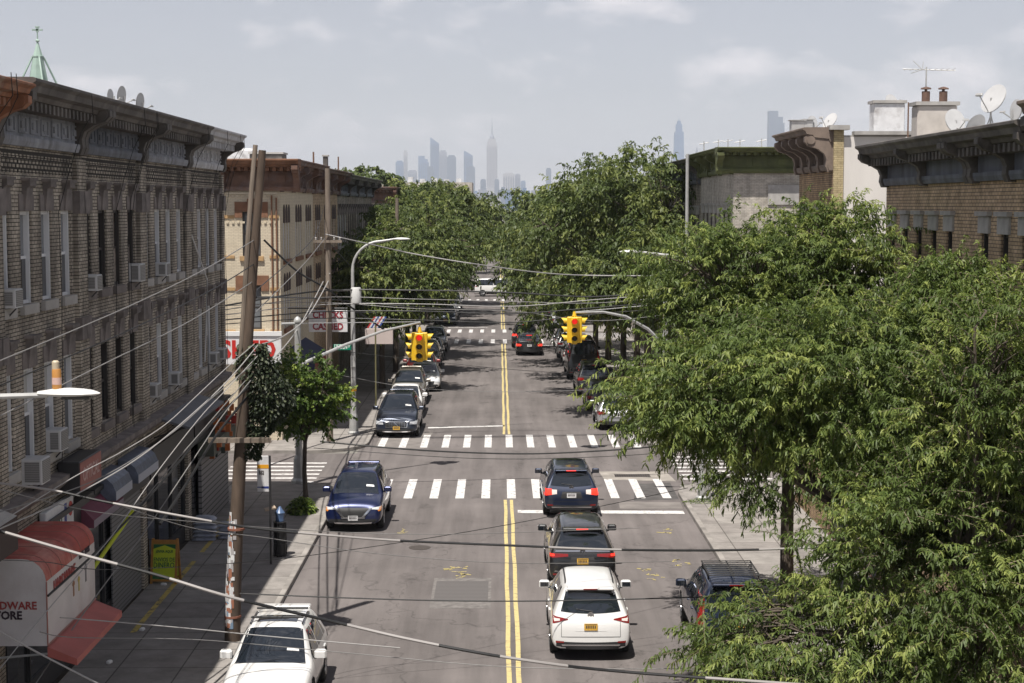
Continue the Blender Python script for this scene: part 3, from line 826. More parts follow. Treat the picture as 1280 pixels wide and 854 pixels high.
# pale painted cable on the corner house
h = HOUSE_OF[(-1, 50.1)]
pts = [P(219, 196, 49.5), P(222, 245, 50.5), P(238, 290, 50.8), P(259, 350, 52.6), P(258, 400, 52.6), P(256, 452, 52.4)]
inv = (Matrix.Translation(h.location) @ Matrix.Rotation(R(90), 4, 'Z')).inverted()
MB().tube([inv @ p for p in pts], 0.022, 5).build('dropped_cable', mat('cable_white', (0.6, 0.6, 0.6), 0.5), h)

# right-hand side, near: tan brick pair with the dark bracketed cornice
URN = [0.8, 2.2, 3.6, 5.0]
def right_near(lab, a, b, zt, mc, mf, mw):
    hW = b - a
    us = [0.75 + 1.36 * k for k in range(int((hW - 0.4) / 1.36))]
    return house('row_house', lab, 1, a, b, zt - 0.25, 13, mw, rows(us, 0.50, (4.9, 6.9), (7.75, 9.7)), ST_TAN,
                 dict(zt=zt, zf=zt - 0.5, zb=10.85, proj=0.85, n=2 if hW < 5 else 3, panels=0, mc=mc, mf=mf, mb=M_CORN_DK), shop=dict(), roof=M_SILVER)
right_near('tan brick row house with dark blue frieze, beside the bright white stucco wall', 35.5, 43.7, 11.82, M_CORN_DK, M_CORN_BL2, M_BR_TAN)
right_near('tan brick row house with dark blue frieze, second from the white stucco wall', 30.2, 35.5, 11.82, M_CORN_DK, M_CORN_BL2, M_BR_TAN)
right_near('tan brick row house with a taller brown cornice at the right photo edge', 22.0, 30.1, 12.15, M_CORN_MB, M_CORN_MB, M_BR_ORANGE)
# single-storey infill between
h = house('shop_building', 'low flat-roofed shop between the tan house and the white stucco wall', 1, 43.75, 50.7, 4.4, 12, M_BR_SIDE, [], ST_PLAIN, None, shop=dict(shutter=True), cat='shop building')
# white-walled house at the right corner
h = house('row_house', 'three-storey corner house with a blank white stucco side wall and brown scrolled cornice', 1, 50.75, 56.45, 12.35, 14, M_BR_ORANGE,
          rows([0.9, 2.4, 3.9], 0.8, (4.9, 6.9), (7.9, 9.8)), ST_TAN, dict(zt=12.62, zf=12.2, zb=11.4, proj=0.95, n=5, panels=5, mc=M_CORN_MB, mf=M_CORN_MB, mb=M_CORN_MB),
          side_mat=M_STUCCO, shop=dict(), roof=M_SILVER)
q = MB(); q.box(5.70, 5.76, 0.0, 0.30, 0.2, 12.55); q.build('brick_pier', M_BR_YEL, h)
q = MB(); q.box(5.40, 5.90, -0.15, 0.45, 12.56, 12.70); q.box(5.45, 5.85, 0.6, 14.0, 12.41, 12.52); q.box(5.6, 5.84, 3.0, 14, 12.1, 12.40); q.build('coping', M_STONE_L, h)

# left block beyond the crossing
side_w = [(1.22, 0.78, 8.1, 10.0), (1.22, 0.78, 4.95, 6.85), (6.2, 0.78, 8.1, 10.0), (6.2, 0.78, 4.95, 6.85)]
h = house('corner_building', 'cream brick corner building with rust brown cornice and a white shop sign on its side', -1, 71.6, 84.3, 11.9, 16, M_BR_CREAM,
          [(u, 0.62, a, b) for (a, b) in ((4.9, 6.5), (7.9, 9.5)) for c in (2.2, 6.6, 10.6) for u in (c - 0.85, c, c + 0.85)], ST_ARCH,
          dict(zt=12.22, zf=11.75, zb=10.95, proj=0.9, n=4, panels=7, mc=M_CORN_BR, mf=M_CORN_BR, mb=M_CORN_BR, side=9.0, smc=M_STONE_R, smf=M_CORN_BR, smb=M_CORN_BR),
          side_ops=side_w, side_style=ST_RUST, shop=dict(), roof=M_SILVER, cat='corner building', group='buildings of the next block')
q = MB()
for z in (9.72, 8.0, 6.62, 4.80):
    q.box(-0.04, 0.0, 0.05, 0.46, z, z + 0.13); q.box(-0.04, 0.0, 1.96, 5.4, z, z + 0.13)
q.build('string_course', M_STONE_T, h)
q = MB()
for i in range(38):
    for z in (9.5, 10.62): q.box(-0.05, 0.0, 0.12 + i * 0.23, 0.22 + i * 0.23, z, z + 0.09)
q.box(-0.06, 0, 0.1, 9.0, 10.74, 10.82)
q.build('dentil_course', M_BR_CREAM, h)
pipe(h, [(-0.07, 0.34, 10.7), (-0.07, 0.34, 4.0)], 0.035, M_STONE_R); pipe(h, [(-0.07, 0.14, 10.6), (-0.07, 0.14, 0.5)], 0.035, M_STONE_R)
h = house('row_house', 'buff brick building with brown cornice and triple arched windows, past the second wooden pole', -1, 84.3, 97.0, 11.9, 15, M_BR_TAN,
          [(u, 0.62, a, b) for (a, b) in ((4.9, 6.5), (7.9, 9.5)) for c in (2.2, 6.6, 10.6) for u in (c - 0.85, c, c + 0.85)], ST_ARCH,
          dict(zt=12.12, zf=11.7, zb=10.95, proj=0.9, n=4, panels=7, mc=M_CORN_BR, mf=M_CORN_BR, mb=M_CORN_BR), shop=dict(), group='buildings of the next block')
order = ['first', 'second', 'third', 'last']
for k in range(4):
    a = 97.0 + 6.5 * k
    house('row_house', f'dark grey row house above the curved street lamp, {order[k]} of four before the second crossing', -1, a, a + 6.48, 11.7, 14, M_BR_GREY2 if k % 2 else M_BR_GREY,
          rows(US, 0.8, (4.95, 6.85), (7.9, 9.7)), ST_D if k % 2 else ST_W, dict(zt=12.05, zf=11.55, zb=10.9, proj=0.85, n=2, panels=6, mc=M_CORN_DK, mf=M_CORN_BL2, mb=M_CORN_DK), shop=dict(), group='buildings of the next block')
# right block beyond the crossing
h = house('corner_building', 'pale brick corner building with olive green cornice, behind the right-hand trees', 1, 72.3, 84.0, 11.9, 17, M_BR_PALE,
          rows([1.2, 2.7, 4.2, 5.7, 7.2, 8.7, 10.2], 0.75, (4.9, 6.9), (8.0, 9.9)), ST_PALE, dict(zt=12.75, zf=12.45, zb=11.72, proj=0.8, n=4, panels=9, mc=M_CORN_GR, mf=M_CORN_GR, mb=M_CORN_GR, side=11.0),
          side_ops=[(3.9, 1.5, 8.2, 10.0), (8.2, 1.2, 8.2, 10.0)], side_style=ST_GRN, shop=dict(), roof=M_SILVER, cat='corner building', group='buildings of the next block')
q = MB(); q.box(11.7, 11.76, 1.5, 6.3, 10.3, 11.15); q.build('brick_panel', M_STONE_L, h)
for k in range(3):
    a = 84.05 + 6.5 * k
    house('row_house', f'grey brick row house with dark grey cornice, {order[k]} beyond the green-corniced corner building', 1, a, a + 6.45, 11.9, 14, M_BR_GREY,
          rows(US, 0.8, (4.95, 6.85), (7.9, 9.8)), ST_PALE, dict(zt=12.6, zf=12.2, zb=11.4, proj=0.85, n=2, panels=8, mc=M_CORN_DK, mf=M_CORN_BL2, mb=M_CORN_DK), shop=dict(), group='buildings of the next block')
for k in range(3):
    a = 104.2 + 7.6 * k
    house('row_house', 'grey brick row house hidden behind the tall right-hand street trees', 1, a, a + 7.5, 11.2, 14, M_BR_PALE,
          rows(US, 0.8, (4.95, 6.85), (7.9, 9.8)), ST_PALE, dict(zt=11.9, zf=11.5, zb=10.7, proj=0.85, n=2, panels=6, mc=M_CORN_DK, mf=M_CORN_BL2, mb=M_CORN_DK), shop=dict(), group='buildings of the next block')
# third block
h = house('corner_building', 'stone-coloured corner building with brown cornice, farthest visible on the left of the street', -1, 138.5, 152, 11.2, 16, M_BR_PALE,
          rows([1.2, 3.2, 5.2, 7.2, 9.2, 11.2], 0.9, (4.9, 6.9), (8.0, 9.9)), ST_PALE, dict(zt=11.75, zf=11.35, zb=10.5, proj=0.95, n=4, panels=6, mc=M_CORN_BR, mf=M_CORN_BR, mb=M_CORN_BR, side=6.0),
          side_ops=[(1.4, 0.9, 8.1, 9.6), (5, 0.9, 8.1, 9.6)], side_style=ST_PLAIN, shop=dict(), cat='corner building', group='buildings of the third block')
for (s, a, b, hh) in ((-1, 152.1, 166, 10.6), (-1, 166.1, 179, 11.4), (1, 139, 152, 11.0), (1, 152.1, 166, 11.5), (1, 166.1, 179, 10.8), (-1, 195, 215, 11.5), (1, 195, 215, 11.5), (-1, 215.2, 240, 10.8), (1, 215.2, 240, 11.6)):
    n_ = int((b - a) / 2.2)
    house('row_house', 'plain brick row house mostly hidden behind the far street trees', s, a, b, hh, 14, M_BR_GREY2,
          rows([1.3 + 2.1 * q for q in range(n_)], 0.9, (4.9, 6.9), (8.0, 9.8)), ST_PLAIN, dict(zt=hh + 0.4, zf=hh, zb=hh - 0.6, proj=0.8, n=3, panels=0, mc=M_CORN_DK, mf=M_CORN_DK, mb=M_CORN_DK), shop=dict(), group='far row houses hidden by trees')
# ------------------------------------------------------------------ trees
def leaf_mat(name, c_dark, c_mid, c_lite, trans=0.35):
    m = bpy.data.materials.new(name); m.use_nodes = True
    t = m.node_tree; b = t.nodes['Principled BSDF']; out = t.nodes['Material Output']
    b.inputs['Roughness'].default_value = 0.5; b.inputs['Specular IOR Level'].default_value = 0.3
    a = t.nodes.new('ShaderNodeAttribute'); a.attribute_name = 'tint'
    r = t.nodes.new('ShaderNodeValToRGB'); e = r.color_ramp.elements
    e[0].position = 0.0; e[0].color = (*c_dark, 1); e[1].position = 1.0; e[1].color = (*c_lite, 1)
    k = e.new(0.55); k.color = (*c_mid, 1)
    t.links.new(a.outputs['Fac'], r.inputs[0]); t.links.new(r.outputs[0], b.inputs['Base Color'])
    tr = t.nodes.new('ShaderNodeBsdfTranslucent'); mxs = t.nodes.new('ShaderNodeMixShader'); mxs.inputs[0].default_value = trans
    hs2 = t.nodes.new('ShaderNodeHueSaturation'); hs2.inputs['Value'].default_value = 1.5; hs2.inputs['Saturation'].default_value = 1.1
    t.links.new(r.outputs[0], hs2.inputs['Color']); t.links.new(hs2.outputs[0], tr.inputs[0])
    t.links.new(b.outputs[0], mxs.inputs[1]); t.links.new(tr.outputs[0], mxs.inputs[2]); t.links.new(mxs.outputs[0], out.inputs[0])
    return m
LF_LOCUST = leaf_mat('leaf_honey_locust', (0.045, 0.064, 0.018), (0.098, 0.142, 0.036), (0.28, 0.32, 0.09), 0.32)
LF_DEEP = leaf_mat('leaf_deep_green', (0.040, 0.060, 0.020), (0.085, 0.115, 0.033), (0.20, 0.225, 0.065), 0.28)
LF_PEAR = leaf_mat('leaf_pear', (0.035, 0.062, 0.015), (0.085, 0.14, 0.026), (0.27, 0.33, 0.07), 0.25)
LF_IVY = leaf_mat('leaf_ivy', (0.018, 0.027, 0.013), (0.030, 0.042, 0.019), (0.11, 0.125, 0.07), 0.1)
BARK = mat('bark', (0.085, 0.068, 0.052), 0.95, noise=0.35, nscale=6, bump=0.6, streak=True)
TWIG = mat('twig', (0.19, 0.15, 0.11), 0.9)

def leaf_strips(pos, dirs, ups, ln, wd, droop, tint, name, m):
    """bent two-quad leaves: 6 vertices each"""
    n = len(pos)
    side = np.cross(dirs, ups); side /= (np.linalg.norm(side, axis=1, keepdims=True) + 1e-9)
    dn = np.array([0, 0, -1.0])
    v = np.empty((n, 6, 3))
    w = (wd / 2)[:, None] * side
    L_ = ln[:, None] * dirs
    v[:, 0] = pos - w * 0.5; v[:, 1] = pos + w * 0.5
    mid = pos + L_ * 0.5 + dn * (ln * droop * 0.12)[:, None]
    v[:, 2] = mid - w; v[:, 3] = mid + w
    tip = pos + L_ * 0.92 + dn * (ln * droop * 0.5)[:, None]
    v[:, 4] = tip - w * 0.45; v[:, 5] = tip + w * 0.45
    base = (np.arange(n) * 6)[:, None]
    f = np.concatenate([base + np.array([[0, 1, 3, 2]]), base + np.array([[2, 3, 5, 4]])], axis=1).reshape(-1)
    me = bpy.data.meshes.new(name)
    me.vertices.add(n * 6); me.vertices.foreach_set('co', v.reshape(-1))
    me.loops.add(n * 8); me.loops.foreach_set('vertex_index', f.astype(np.int32))
    me.polygons.add(n * 2); me.polygons.foreach_set('loop_start', (np.arange(n * 2) * 4).astype(np.int32))
    me.materials.append(m)
    at = me.attributes.new('tint', 'FLOAT', 'POINT')
    at.data.foreach_set('value', np.repeat(tint, 6).astype(np.float32))
    me.update(calc_edges=True)
    return me

def unit(a): return a / (np.linalg.norm(a, axis=-1, keepdims=True) + 1e-9)

def make_tree(name, label, loc, lobes, trunk_h, nclump, twigs, leaves, ll, lw, m, seed, trunk_r=0.17, cat='tree', group=None, droop=0.8, lean=(0, 0), shell=0.55, spread=0.75, layered=0.0, limbs=9, twig_show=0):
    if m is LF_LOCUST: droop *= 0.75
    """lobes: list of (x,y,z,rx,ry,rz) in tree coordinates; clumps sit towards each lobe's skin"""
    rg = np.random.default_rng(seed); rnd = random.Random(seed)
    root = empty(name, loc, 0, label, cat, group)
    lob = np.array(lobes, float)
    vol = lob[:, 3] * lob[:, 4] * lob[:, 5]; pr = vol ** 0.75; pr /= pr.sum()
    which = rg.choice(len(lob), nclump, p=pr)
    d = unit(rg.normal(size=(nclump, 3)))
    rr = shell + (1 - shell) * rg.random(nclump) ** 0.6
    wob = 1.0 + 0.12 * np.sin(d[:, 0] * 7 + seed) * np.cos(d[:, 1] * 6 + seed * 2)
    cc = lob[which, :3] + d * lob[which, 3:6] * (rr * wob)[:, None]
    # outward direction of each clump
    wx = cc[:, 0] + loc[0]; wy_ = cc[:, 1] + loc[1]
    keep = ~((wx > 9.6) & ((wy_ < 44.1) | (wy_ > 50.2)) & (wy_ < 62))
    cc = cc[keep]; which = which[keep]; nclump = len(cc)
    cen = lob[:, :3].mean(0)
    outd = unit(unit(cc - lob[which, :3]) * 0.7 + unit(cc - cen) * 0.5 + np.array([0, 0, 0.15]))
    # twigs
    nt_ = nclump * twigs
    ti = np.repeat(np.arange(nclump), twigs)
    td = unit(outd[ti] * 0.9 + rg.normal(size=(nt_, 3)) * np.array([0.75, 0.75, 0.42]))
    tl = spread * (0.55 + 0.7 * rg.random(nt_))
    tp = cc[ti] + rg.normal(size=(nt_, 3)) * spread * np.array([0.32, 0.32, 0.20])
    nl = nt_ * leaves
    li = np.repeat(np.arange(nt_), leaves)
    s = (np.tile(np.arange(leaves), nt_) + rg.random(nl)) / leaves
    sag = droop * 0.45 * (s ** 2) * tl[li]
    pos = tp[li] + td[li] * (s * tl[li])[:, None]; pos[:, 2] -= sag
    tang = unit(td[li] + np.array([0, 0, -1.0]) * (droop * 0.9 * s)[:, None])
    up = unit(np.array([0, 0, 1.0]) + rg.normal(size=(nl, 3)) * 0.45)
    sd = unit(np.cross(tang, up)); sg = np.where(rg.random(nl) < 0.5, -1.0, 1.0)
    dirs = unit(sd * sg[:, None] * 0.8 + tang * 0.6 + rg.normal(size=(nl, 3)) * 0.42)
    tint_c = rg.random(nclump) ** 1.3 * 0.6; tint_t = rg.random(nt_) * 0.22
    tint = np.clip(tint_c[ti][li] + tint_t[li] + rg.random(nl) * 0.30 + 0.10 * (s > 0.75), 0, 1)
    lnn = ll * (0.65 + 0.6 * rg.random(nl)); wdd = lw * (0.7 + 0.6 * rg.random(nl))
    me = leaf_strips(pos, dirs, up, lnn, wdd, 0.5 + droop, tint, 'crown', m)
    link('crown', me, root)
    # trunk and limbs
    tb = MB(); top = Vector((lean[0], lean[1], trunk_h))
    pts = [Vector((0, 0, -0.05)), Vector((0, 0, 0.12)), Vector((lean[0] * 0.3 + rnd.uniform(-.05, .05), lean[1] * 0.3, trunk_h * 0.45)), top]
    tb.tube(pts, [trunk_r * 1.5, trunk_r * 1.08, trunk_r * 0.92, trunk_r * 0.82], 10)
    trk = tb.build('trunk', BARK, root, smooth=True)
    lb = MB(); tw = MB()
    k = 0
    for q in range(limbs):
        l = lobes[q % len(lobes)]
        a = rnd.uniform(0, 6.28)
        e = Vector((l[0] + l[3] * 0.55 * math.cos(a), l[1] + l[4] * 0.55 * math.sin(a), l[2] + l[5] * rnd.uniform(-0.2, 0.7)))
        mid = top.lerp(e, 0.5) + Vector((rnd.uniform(-.3, .3), rnd.uniform(-.3, .3), rnd.uniform(0.1, 0.5)))
        lb.tube([top - Vector((0, 0, 0.15)), top.lerp(mid, 0.5) + Vector((0, 0, 0.12)), mid, mid.lerp(e, 0.5) + Vector((0, 0, .1)), e], [trunk_r * 0.62, trunk_r * 0.5, trunk_r * 0.36, trunk_r * 0.24, trunk_r * 0.12], 6)
        # secondary branches to the nearest clumps
        dd = np.linalg.norm(cc - np.array(e), axis=1); near_ = np.argsort(dd)[:14]
        for j in near_[::1]:
            c2 = Vector(cc[j]); st = mid.lerp(e, rnd.uniform(0.1, 1.0))
            lb.tube([st, st.lerp(c2, 0.5) + Vector((rnd.uniform(-.15, .15), rnd.uniform(-.15, .15), 0.12)), c2], [trunk_r * 0.15, trunk_r * 0.11, 0.010], 4, cap=False)
    lb.build('limbs', BARK, root, smooth=True)
    if twig_show:
        sel = rg.choice(nt_, min(nt_, twig_show), replace=False)
        for j in sel:
            a = Vector(tp[j]); dv = Vector(td[j]); l_ = float(tl[j])
            tw.tube([a, a + dv * l_ * 0.5 - Vector((0, 0, droop * 0.11 * l_)), a + dv * l_ - Vector((0, 0, droop * 0.45 * l_))], [0.009, 0.007, 0.004], 3, cap=False)
        lf = [c for c in COL.objects if c.parent == root and c.name.startswith('limbs')][0]; me2 = tw.mesh('twigs', TWIG); tws = link('twigs', me2, lf); tws['kind'] = 'stuff'
    return root

SID = 0.14
LAB = {}
# right-hand street trees (world positions; lobes are relative)
GR = 'honey locust trees on the right sidewalk'
make_tree('honey_locust_tree', 'feathery honey locust nearest the camera, low fronds filling the lower right', (8.0, 27.2, SID),
          [(0.5, 0.2, 7.1, 1.5, 2.3, 1.7), (-0.8, 0.2, 4.4, 2.0, 2.2, 1.5), (-2.9, 0.0, 2.9, 1.7, 1.7, 0.85), (-4.1, 0.3, 2.75, 0.9, 1.1, 0.35), (0.2, -1.2, 3.0, 2.2, 1.6, 1.5), (0.7, 1.4, 5.0, 1.5, 1.7, 1.6), (-2.0, -0.8, 2.0, 2.2, 1.4, 0.8)],
          2.6, 640, 7, 34, 0.105, 0.028, LF_LOCUST, 11, 0.16, group=GR, limbs=14, twig_show=2600, spread=0.70, shell=0.42)
make_tree('honey_locust_tree', 'broad honey locust whose crown reaches out over the right lane, level with the traffic signals', (7.7, 31.2, SID),
          [(-3.6, 0.3, 6.55, 1.9, 2.0, 0.85), (-1.8, 0.0, 7.15, 2.4, 2.3, 1.1), (0.3, 0.4, 7.4, 1.8, 2.3, 1.35), (-0.8, -0.6, 6.1, 1.9, 1.9, 0.9), (0.8, 0.0, 5.3, 1.4, 2.0, 1.4), (0.9, 0.6, 8.1, 0.9, 1.6, 0.9), (-4.0, 0.6, 6.15, 1.3, 1.3, 0.4)],
          3.4, 860, 7, 32, 0.105, 0.029, LF_LOCUST, 12, 0.19, group=GR, limbs=14, twig_show=1500, spread=0.68, shell=0.40)
make_tree('honey_locust_tree', 'tallest honey locust, its high open crown in front of the white stucco wall', (7.0, 39.8, SID),
          [(-2.1, 0.0, 8.5, 1.7, 1.8, 1.15), (-0.3, 0.0, 8.8, 1.9, 2.0, 1.25), (0.9, 0.0, 9.1, 1.5, 1.9, 1.2), (-1.0, 0.0, 7.3, 2.0, 1.8, 0.95), (0.9, 0.0, 7.4, 1.8, 1.8, 1.1), (1.7, -0.2, 8.2, 0.6, 1.0, 0.9), (0.5, 0.2, 5.6, 1.5, 1.6, 1.0), (0.5, -0.4, 4.1, 1.5, 1.2, 0.75), (-0.9, -0.3, 3.5, 0.9, 0.9, 0.4)],
          4.6, 560, 7, 28, 0.115, 0.033, LF_LOCUST, 13, 0.17, group=GR, limbs=13, twig_show=900, spread=0.66, shell=0.38)
# small pear tree on the left corner and planting at its foot
make_tree('pear_tree', 'small round-headed tree with glossy leaves by the dark blue crossover', (-6.75, 57.4, SID),
          [(-0.2, 0, 3.8, 1.35, 1.2, 1.15), (-0.95, 0, 3.3, 0.85, 0.9, 0.75), (0.5, 0.1, 3.3, 0.95, 0.9, 0.8), (-0.25, 0, 2.75, 1.2, 1.0, 0.45)],
          2.0, 210, 7, 14, 0.105, 0.07, LF_PEAR, 21, 0.085, cat='tree', droop=0.3, limbs=8, spread=0.40, shell=0.3)
# far right trees, a tall wall of foliage
far_r = [(7.2, 80.5, 9.6, 3.2), (7.4, 88.5, 13.2, 4.6), (7.3, 97.0, 13.3, 4.8), (7.0, 106.5, 12.6, 5.0), (6.8, 117.0, 12.0, 5.2), (6.8, 143.0, 11.6, 5.4), (6.8, 155.0, 11.3, 5.4), (6.8, 170.0, 10.6, 5.2)]
nm_ = ['first on the right past the crossing, low and open', 'tallest and first of the tall ones on the right', 'second of the tall trees on the right', 'third of the tall trees, leaning over the right lane',
       'fourth on the right, just before the second crossing', 'first past the second crossing on the right', 'second past the second crossing on the right', 'last on the right before the white van']
for i, (x, y, h, r) in enumerate(far_r):
    rd = random.Random(300 + i); z0 = 4.4 if i < 5 else 4.0
    lobes = [(0, 0, h - 2.3, r * 0.72, r * 0.75, 2.1)]
    for k in range(6):
        a = k * 1.05 + rd.uniform(-.4, .4); zz = rd.uniform(z0 + 1.6, h - 2.6)
        lobes.append((r * 0.52 * math.cos(a), r * 0.55 * math.sin(a), zz, r * 0.52, r * 0.55, 1.7))
    if i in (0, 1, 2, 3): lobes.append((-r * 0.95, 0.0, h * 0.66, r * 0.5, 2.2, 1.2))
    if i >= 2: lobes.append((-r * 0.8, -0.8, 5.0 + rd.uniform(0, 1), r * 0.55, r * 0.5, 1.2)); lobes.append((-r * 0.95, 1.5, 3.9, r * 0.33, r * 0.35, 1.2))
    make_tree('street_tree', 'dense dark street tree, ' + nm_[i], (x, y, SID), lobes, 4.0, 330 if i < 5 else 240, 6, 14, 0.20 if i < 5 else 0.28, 0.095 if i < 5 else 0.14, LF_DEEP, 30 + i, 0.2, group='street trees beyond the crossing on the right', limbs=9, spread=0.85, shell=0.42, droop=0.7)
far_l = [(-6.5, 92.0, 8.6, 2.9), (-6.3, 101.0, 9.6, 3.4), (-6.2, 111.5, 10.6, 4.2), (-6.2, 121.0, 11.2, 4.6), (-6.2, 143.0, 12.3, 5.2), (-6.0, 156.0, 12.2, 5.4), (-5.8, 171.0, 11.6, 5.4)]
nm_ = ['first past the striped barber sign on the left', 'second past the striped barber sign on the left', 'third on the left, level with the parked dark cars', 'fourth on the left, last before the second crossing',
       'first on the left past the second crossing, the highest of its row', 'second on the left past the second crossing', 'last on the left before the white van']
for i, (x, y, h, r) in enumerate(far_l):
    rd = random.Random(400 + i); z0 = 3.6
    lobes = [(0, 0, h - 2.0, r * 0.72, r * 0.75, 1.9)]
    for k in range(6):
        a = k * 1.05 + rd.uniform(-.4, .4); zz = rd.uniform(z0 + 1.2, h - 2.4)
        lobes.append((r * 0.52 * math.cos(a), r * 0.55 * math.sin(a), zz, r * 0.50, r * 0.55, 1.5))
    if i < 4: lobes.append((r * 0.85, 0.3, h - 3.0, r * 0.5, r * 0.55, 1.1))
    make_tree('street_tree', 'leafy street tree, ' + nm_[i], (x, y, SID), lobes, 3.6, 270 if i < 4 else 250, 6, 14, 0.19 if i < 4 else 0.27, 0.09 if i < 4 else 0.135, LF_DEEP, 50 + i, 0.17, group='street trees beyond the crossing on the left', limbs=8, spread=0.8, shell=0.42, droop=0.7)
# trees that close the far end of the street
for i, (x, y, h, r, s) in enumerate([(6.5, 205, 12.2, 6.5, 1), (-7.0, 206, 12.6, 6.5, -1), (0.6, 250, 12.5, 7.5, 0), (8.5, 262, 12.8, 7.0, 1), (-9.5, 262, 13.0, 7.0, -1)]):
    rd = random.Random(500 + i)
    lobes = [(0, 0, h - 2.6, r * 0.7, r * 0.7, 2.4)] + [(r * 0.55 * math.cos(k * 1.25), r * 0.55 * math.sin(k * 1.25), rd.uniform(4.5, h - 3), r * 0.5, r * 0.5, 2.1) for k in range(5)]
    make_tree('street_tree', 'distant tree closing the end of the street, ' + ['right of the white van', 'left of the white van', 'straight behind the white van', 'farthest on the right', 'farthest on the left'][i],
              (x, y, SID), lobes, 3.5, 190, 6, 8, 0.45, 0.24, LF_DEEP, 70 + i, 0.2, group='trees at the far end of the street', limbs=6, spread=1.0, shell=0.4, droop=0.6)
# back-yard trees showing over the roofs
make_tree('yard_tree', 'tree crown showing over the roofs behind the cream corner building', (-24.5, 112, 0), [(0, 0, 12.4, 2.7, 2.7, 1.9), (-1.5, 0, 11.5, 2, 2, 1.5)], 9, 120, 6, 8, 0.3, 0.16, LF_LOCUST, 81, 0.25, limbs=5, droop=0.5)
make_tree('yard_tree', 'pale tree crown showing above the far rooftops left of the street', (-19.5, 240, 0), [(0, 0, 13.2, 6, 5, 2.3)], 9, 120, 6, 8, 0.5, 0.3, LF_DEEP, 82, 0.3, limbs=5, droop=0.5)

def shrub(label, loc, r, h, n, ll, lw, m, seed, name='shrub', cat='shrub', rough=1.0):
    rg = np.random.default_rng(seed)
    d = unit(rg.normal(size=(n, 3))); d[:, 2] = np.abs(d[:, 2])
    pos = d * np.array([r[0], r[1], h]) * (0.35 + 0.65 * rg.random((n, 1)) ** 0.5)
    dirs = unit(d + rg.normal(size=(n, 3)) * 0.5); up = unit(np.array([0, 0, 1.0]) + rg.normal(size=(n, 3)) * .4)
    me = leaf_strips(pos, dirs, up, ll * (0.6 + 0.8 * rg.random(n)), lw * (0.6 + 0.8 * rg.random(n)), 0.8, np.clip(rg.random(n), 0, 1), name, m)
    o = link(name, me, None, loc)
    return tag(o, label, cat)
shrub('low leafy weeds in the tree pit at the foot of the small round-headed tree', (-6.55, 54.6, SID), (0.45, 0.65), 0.48, 900, 0.14, 0.07, LF_PEAR, 5, 'tree_pit_shrub')
shrub('thin grass tuft at the foot of the right-hand lamp post', (7.05, 56.3, SID), (0.75, 0.28), 0.10, 500, 0.10, 0.02, LF_PEAR, 6, 'grass_tuft', 'grass tuft')
# ivy around the leaning wooden pole
def ivy():
    rg = np.random.default_rng(9); n = 5200
    z = 4.3 + 2.7 * rg.random(n) ** 0.9; a = rg.random(n) * 6.283
    t = (z - 4.3) / 2.7
    rad = 0.18 + (0.08 + 0.34 * np.exp(-((t - 0.60) / 0.30) ** 2)) * rg.random(n) ** 0.7
    pos = np.stack([0.055 * z + rad * np.cos(a) + 0.50 * np.exp(-((t - 0.5) / 0.25) ** 2), rad * np.sin(a) * 0.6, z], 1)
    dirs = unit(np.stack([np.cos(a), np.sin(a), rg.normal(size=n) * .6 - .4], 1) + rg.normal(size=(n, 3)) * .4); up = unit(np.array([0, 0, 1.0]) + rg.normal(size=(n, 3)) * .5)
    me = leaf_strips(pos, dirs, up, 0.075 * (0.6 + 0.8 * rg.random(n)), 0.06 * (0.6 + 0.8 * rg.random(n)), 0.8, np.clip(rg.random(n) ** 1.6, 0, 1), 'ivy', LF_IVY)
    tag(link('ivy', me, None, (-6.1, 38.4, 0.1)), 'dark ivy climbing the leaning wooden pole', 'ivy', kind='thing')
ivy()
# ------------------------------------------------------------------ cars
M_TYRE = mat('tyre_rubber', (0.018, 0.018, 0.018), 0.85)
M_RIM = mat('alloy_rim', (0.42, 0.42, 0.43), 0.3, 0.8)
M_TRIM = mat('black_plastic_trim', (0.022, 0.022, 0.023), 0.6)
M_CGLASS = mat('car_glass', (0.012, 0.016, 0.022), 0.03, spec=0.9, coat=0.6)
M_CHROME = mat('chrome', (0.65, 0.65, 0.66), 0.15, 1.0)
M_TAIL = mat('tail_lamp_red', (0.22, 0.010, 0.008), 0.12, coat=1.0)
M_TAILW = mat('tail_lamp_clear', (0.75, 0.66, 0.62), 0.1, coat=1.0)
M_BRAKE = mat('brake_lamp_lit', (0.85, 0.035, 0.02), 0.2, emit=0.9)
M_HEAD = mat('head_lamp', (0.62, 0.64, 0.66), 0.06, coat=1.0)
M_AMBER = mat('amber_lamp', (0.75, 0.25, 0.03), 0.15, coat=1.0)
M_PLATEY = mat('plate_gold', (0.62, 0.36, 0.05), 0.5, noise=0.2, nscale=20)
M_PLATEW = mat('plate_white', (0.65, 0.65, 0.66), 0.5, noise=0.15, nscale=20)
M_DARKTXT = mat('plate_characters', (0.06, 0.05, 0.05), 0.6)
M_PAPER = mat('paper_white', (0.75, 0.75, 0.74), 0.7)
M_RED = mat('red_paint', (0.45, 0.03, 0.02), 0.5)
def carpaint(name, col, metal=0.3):
    m = mat('car_paint_' + name, col, 0.32, metal, coat=1.0, spec=0.5)
    return m
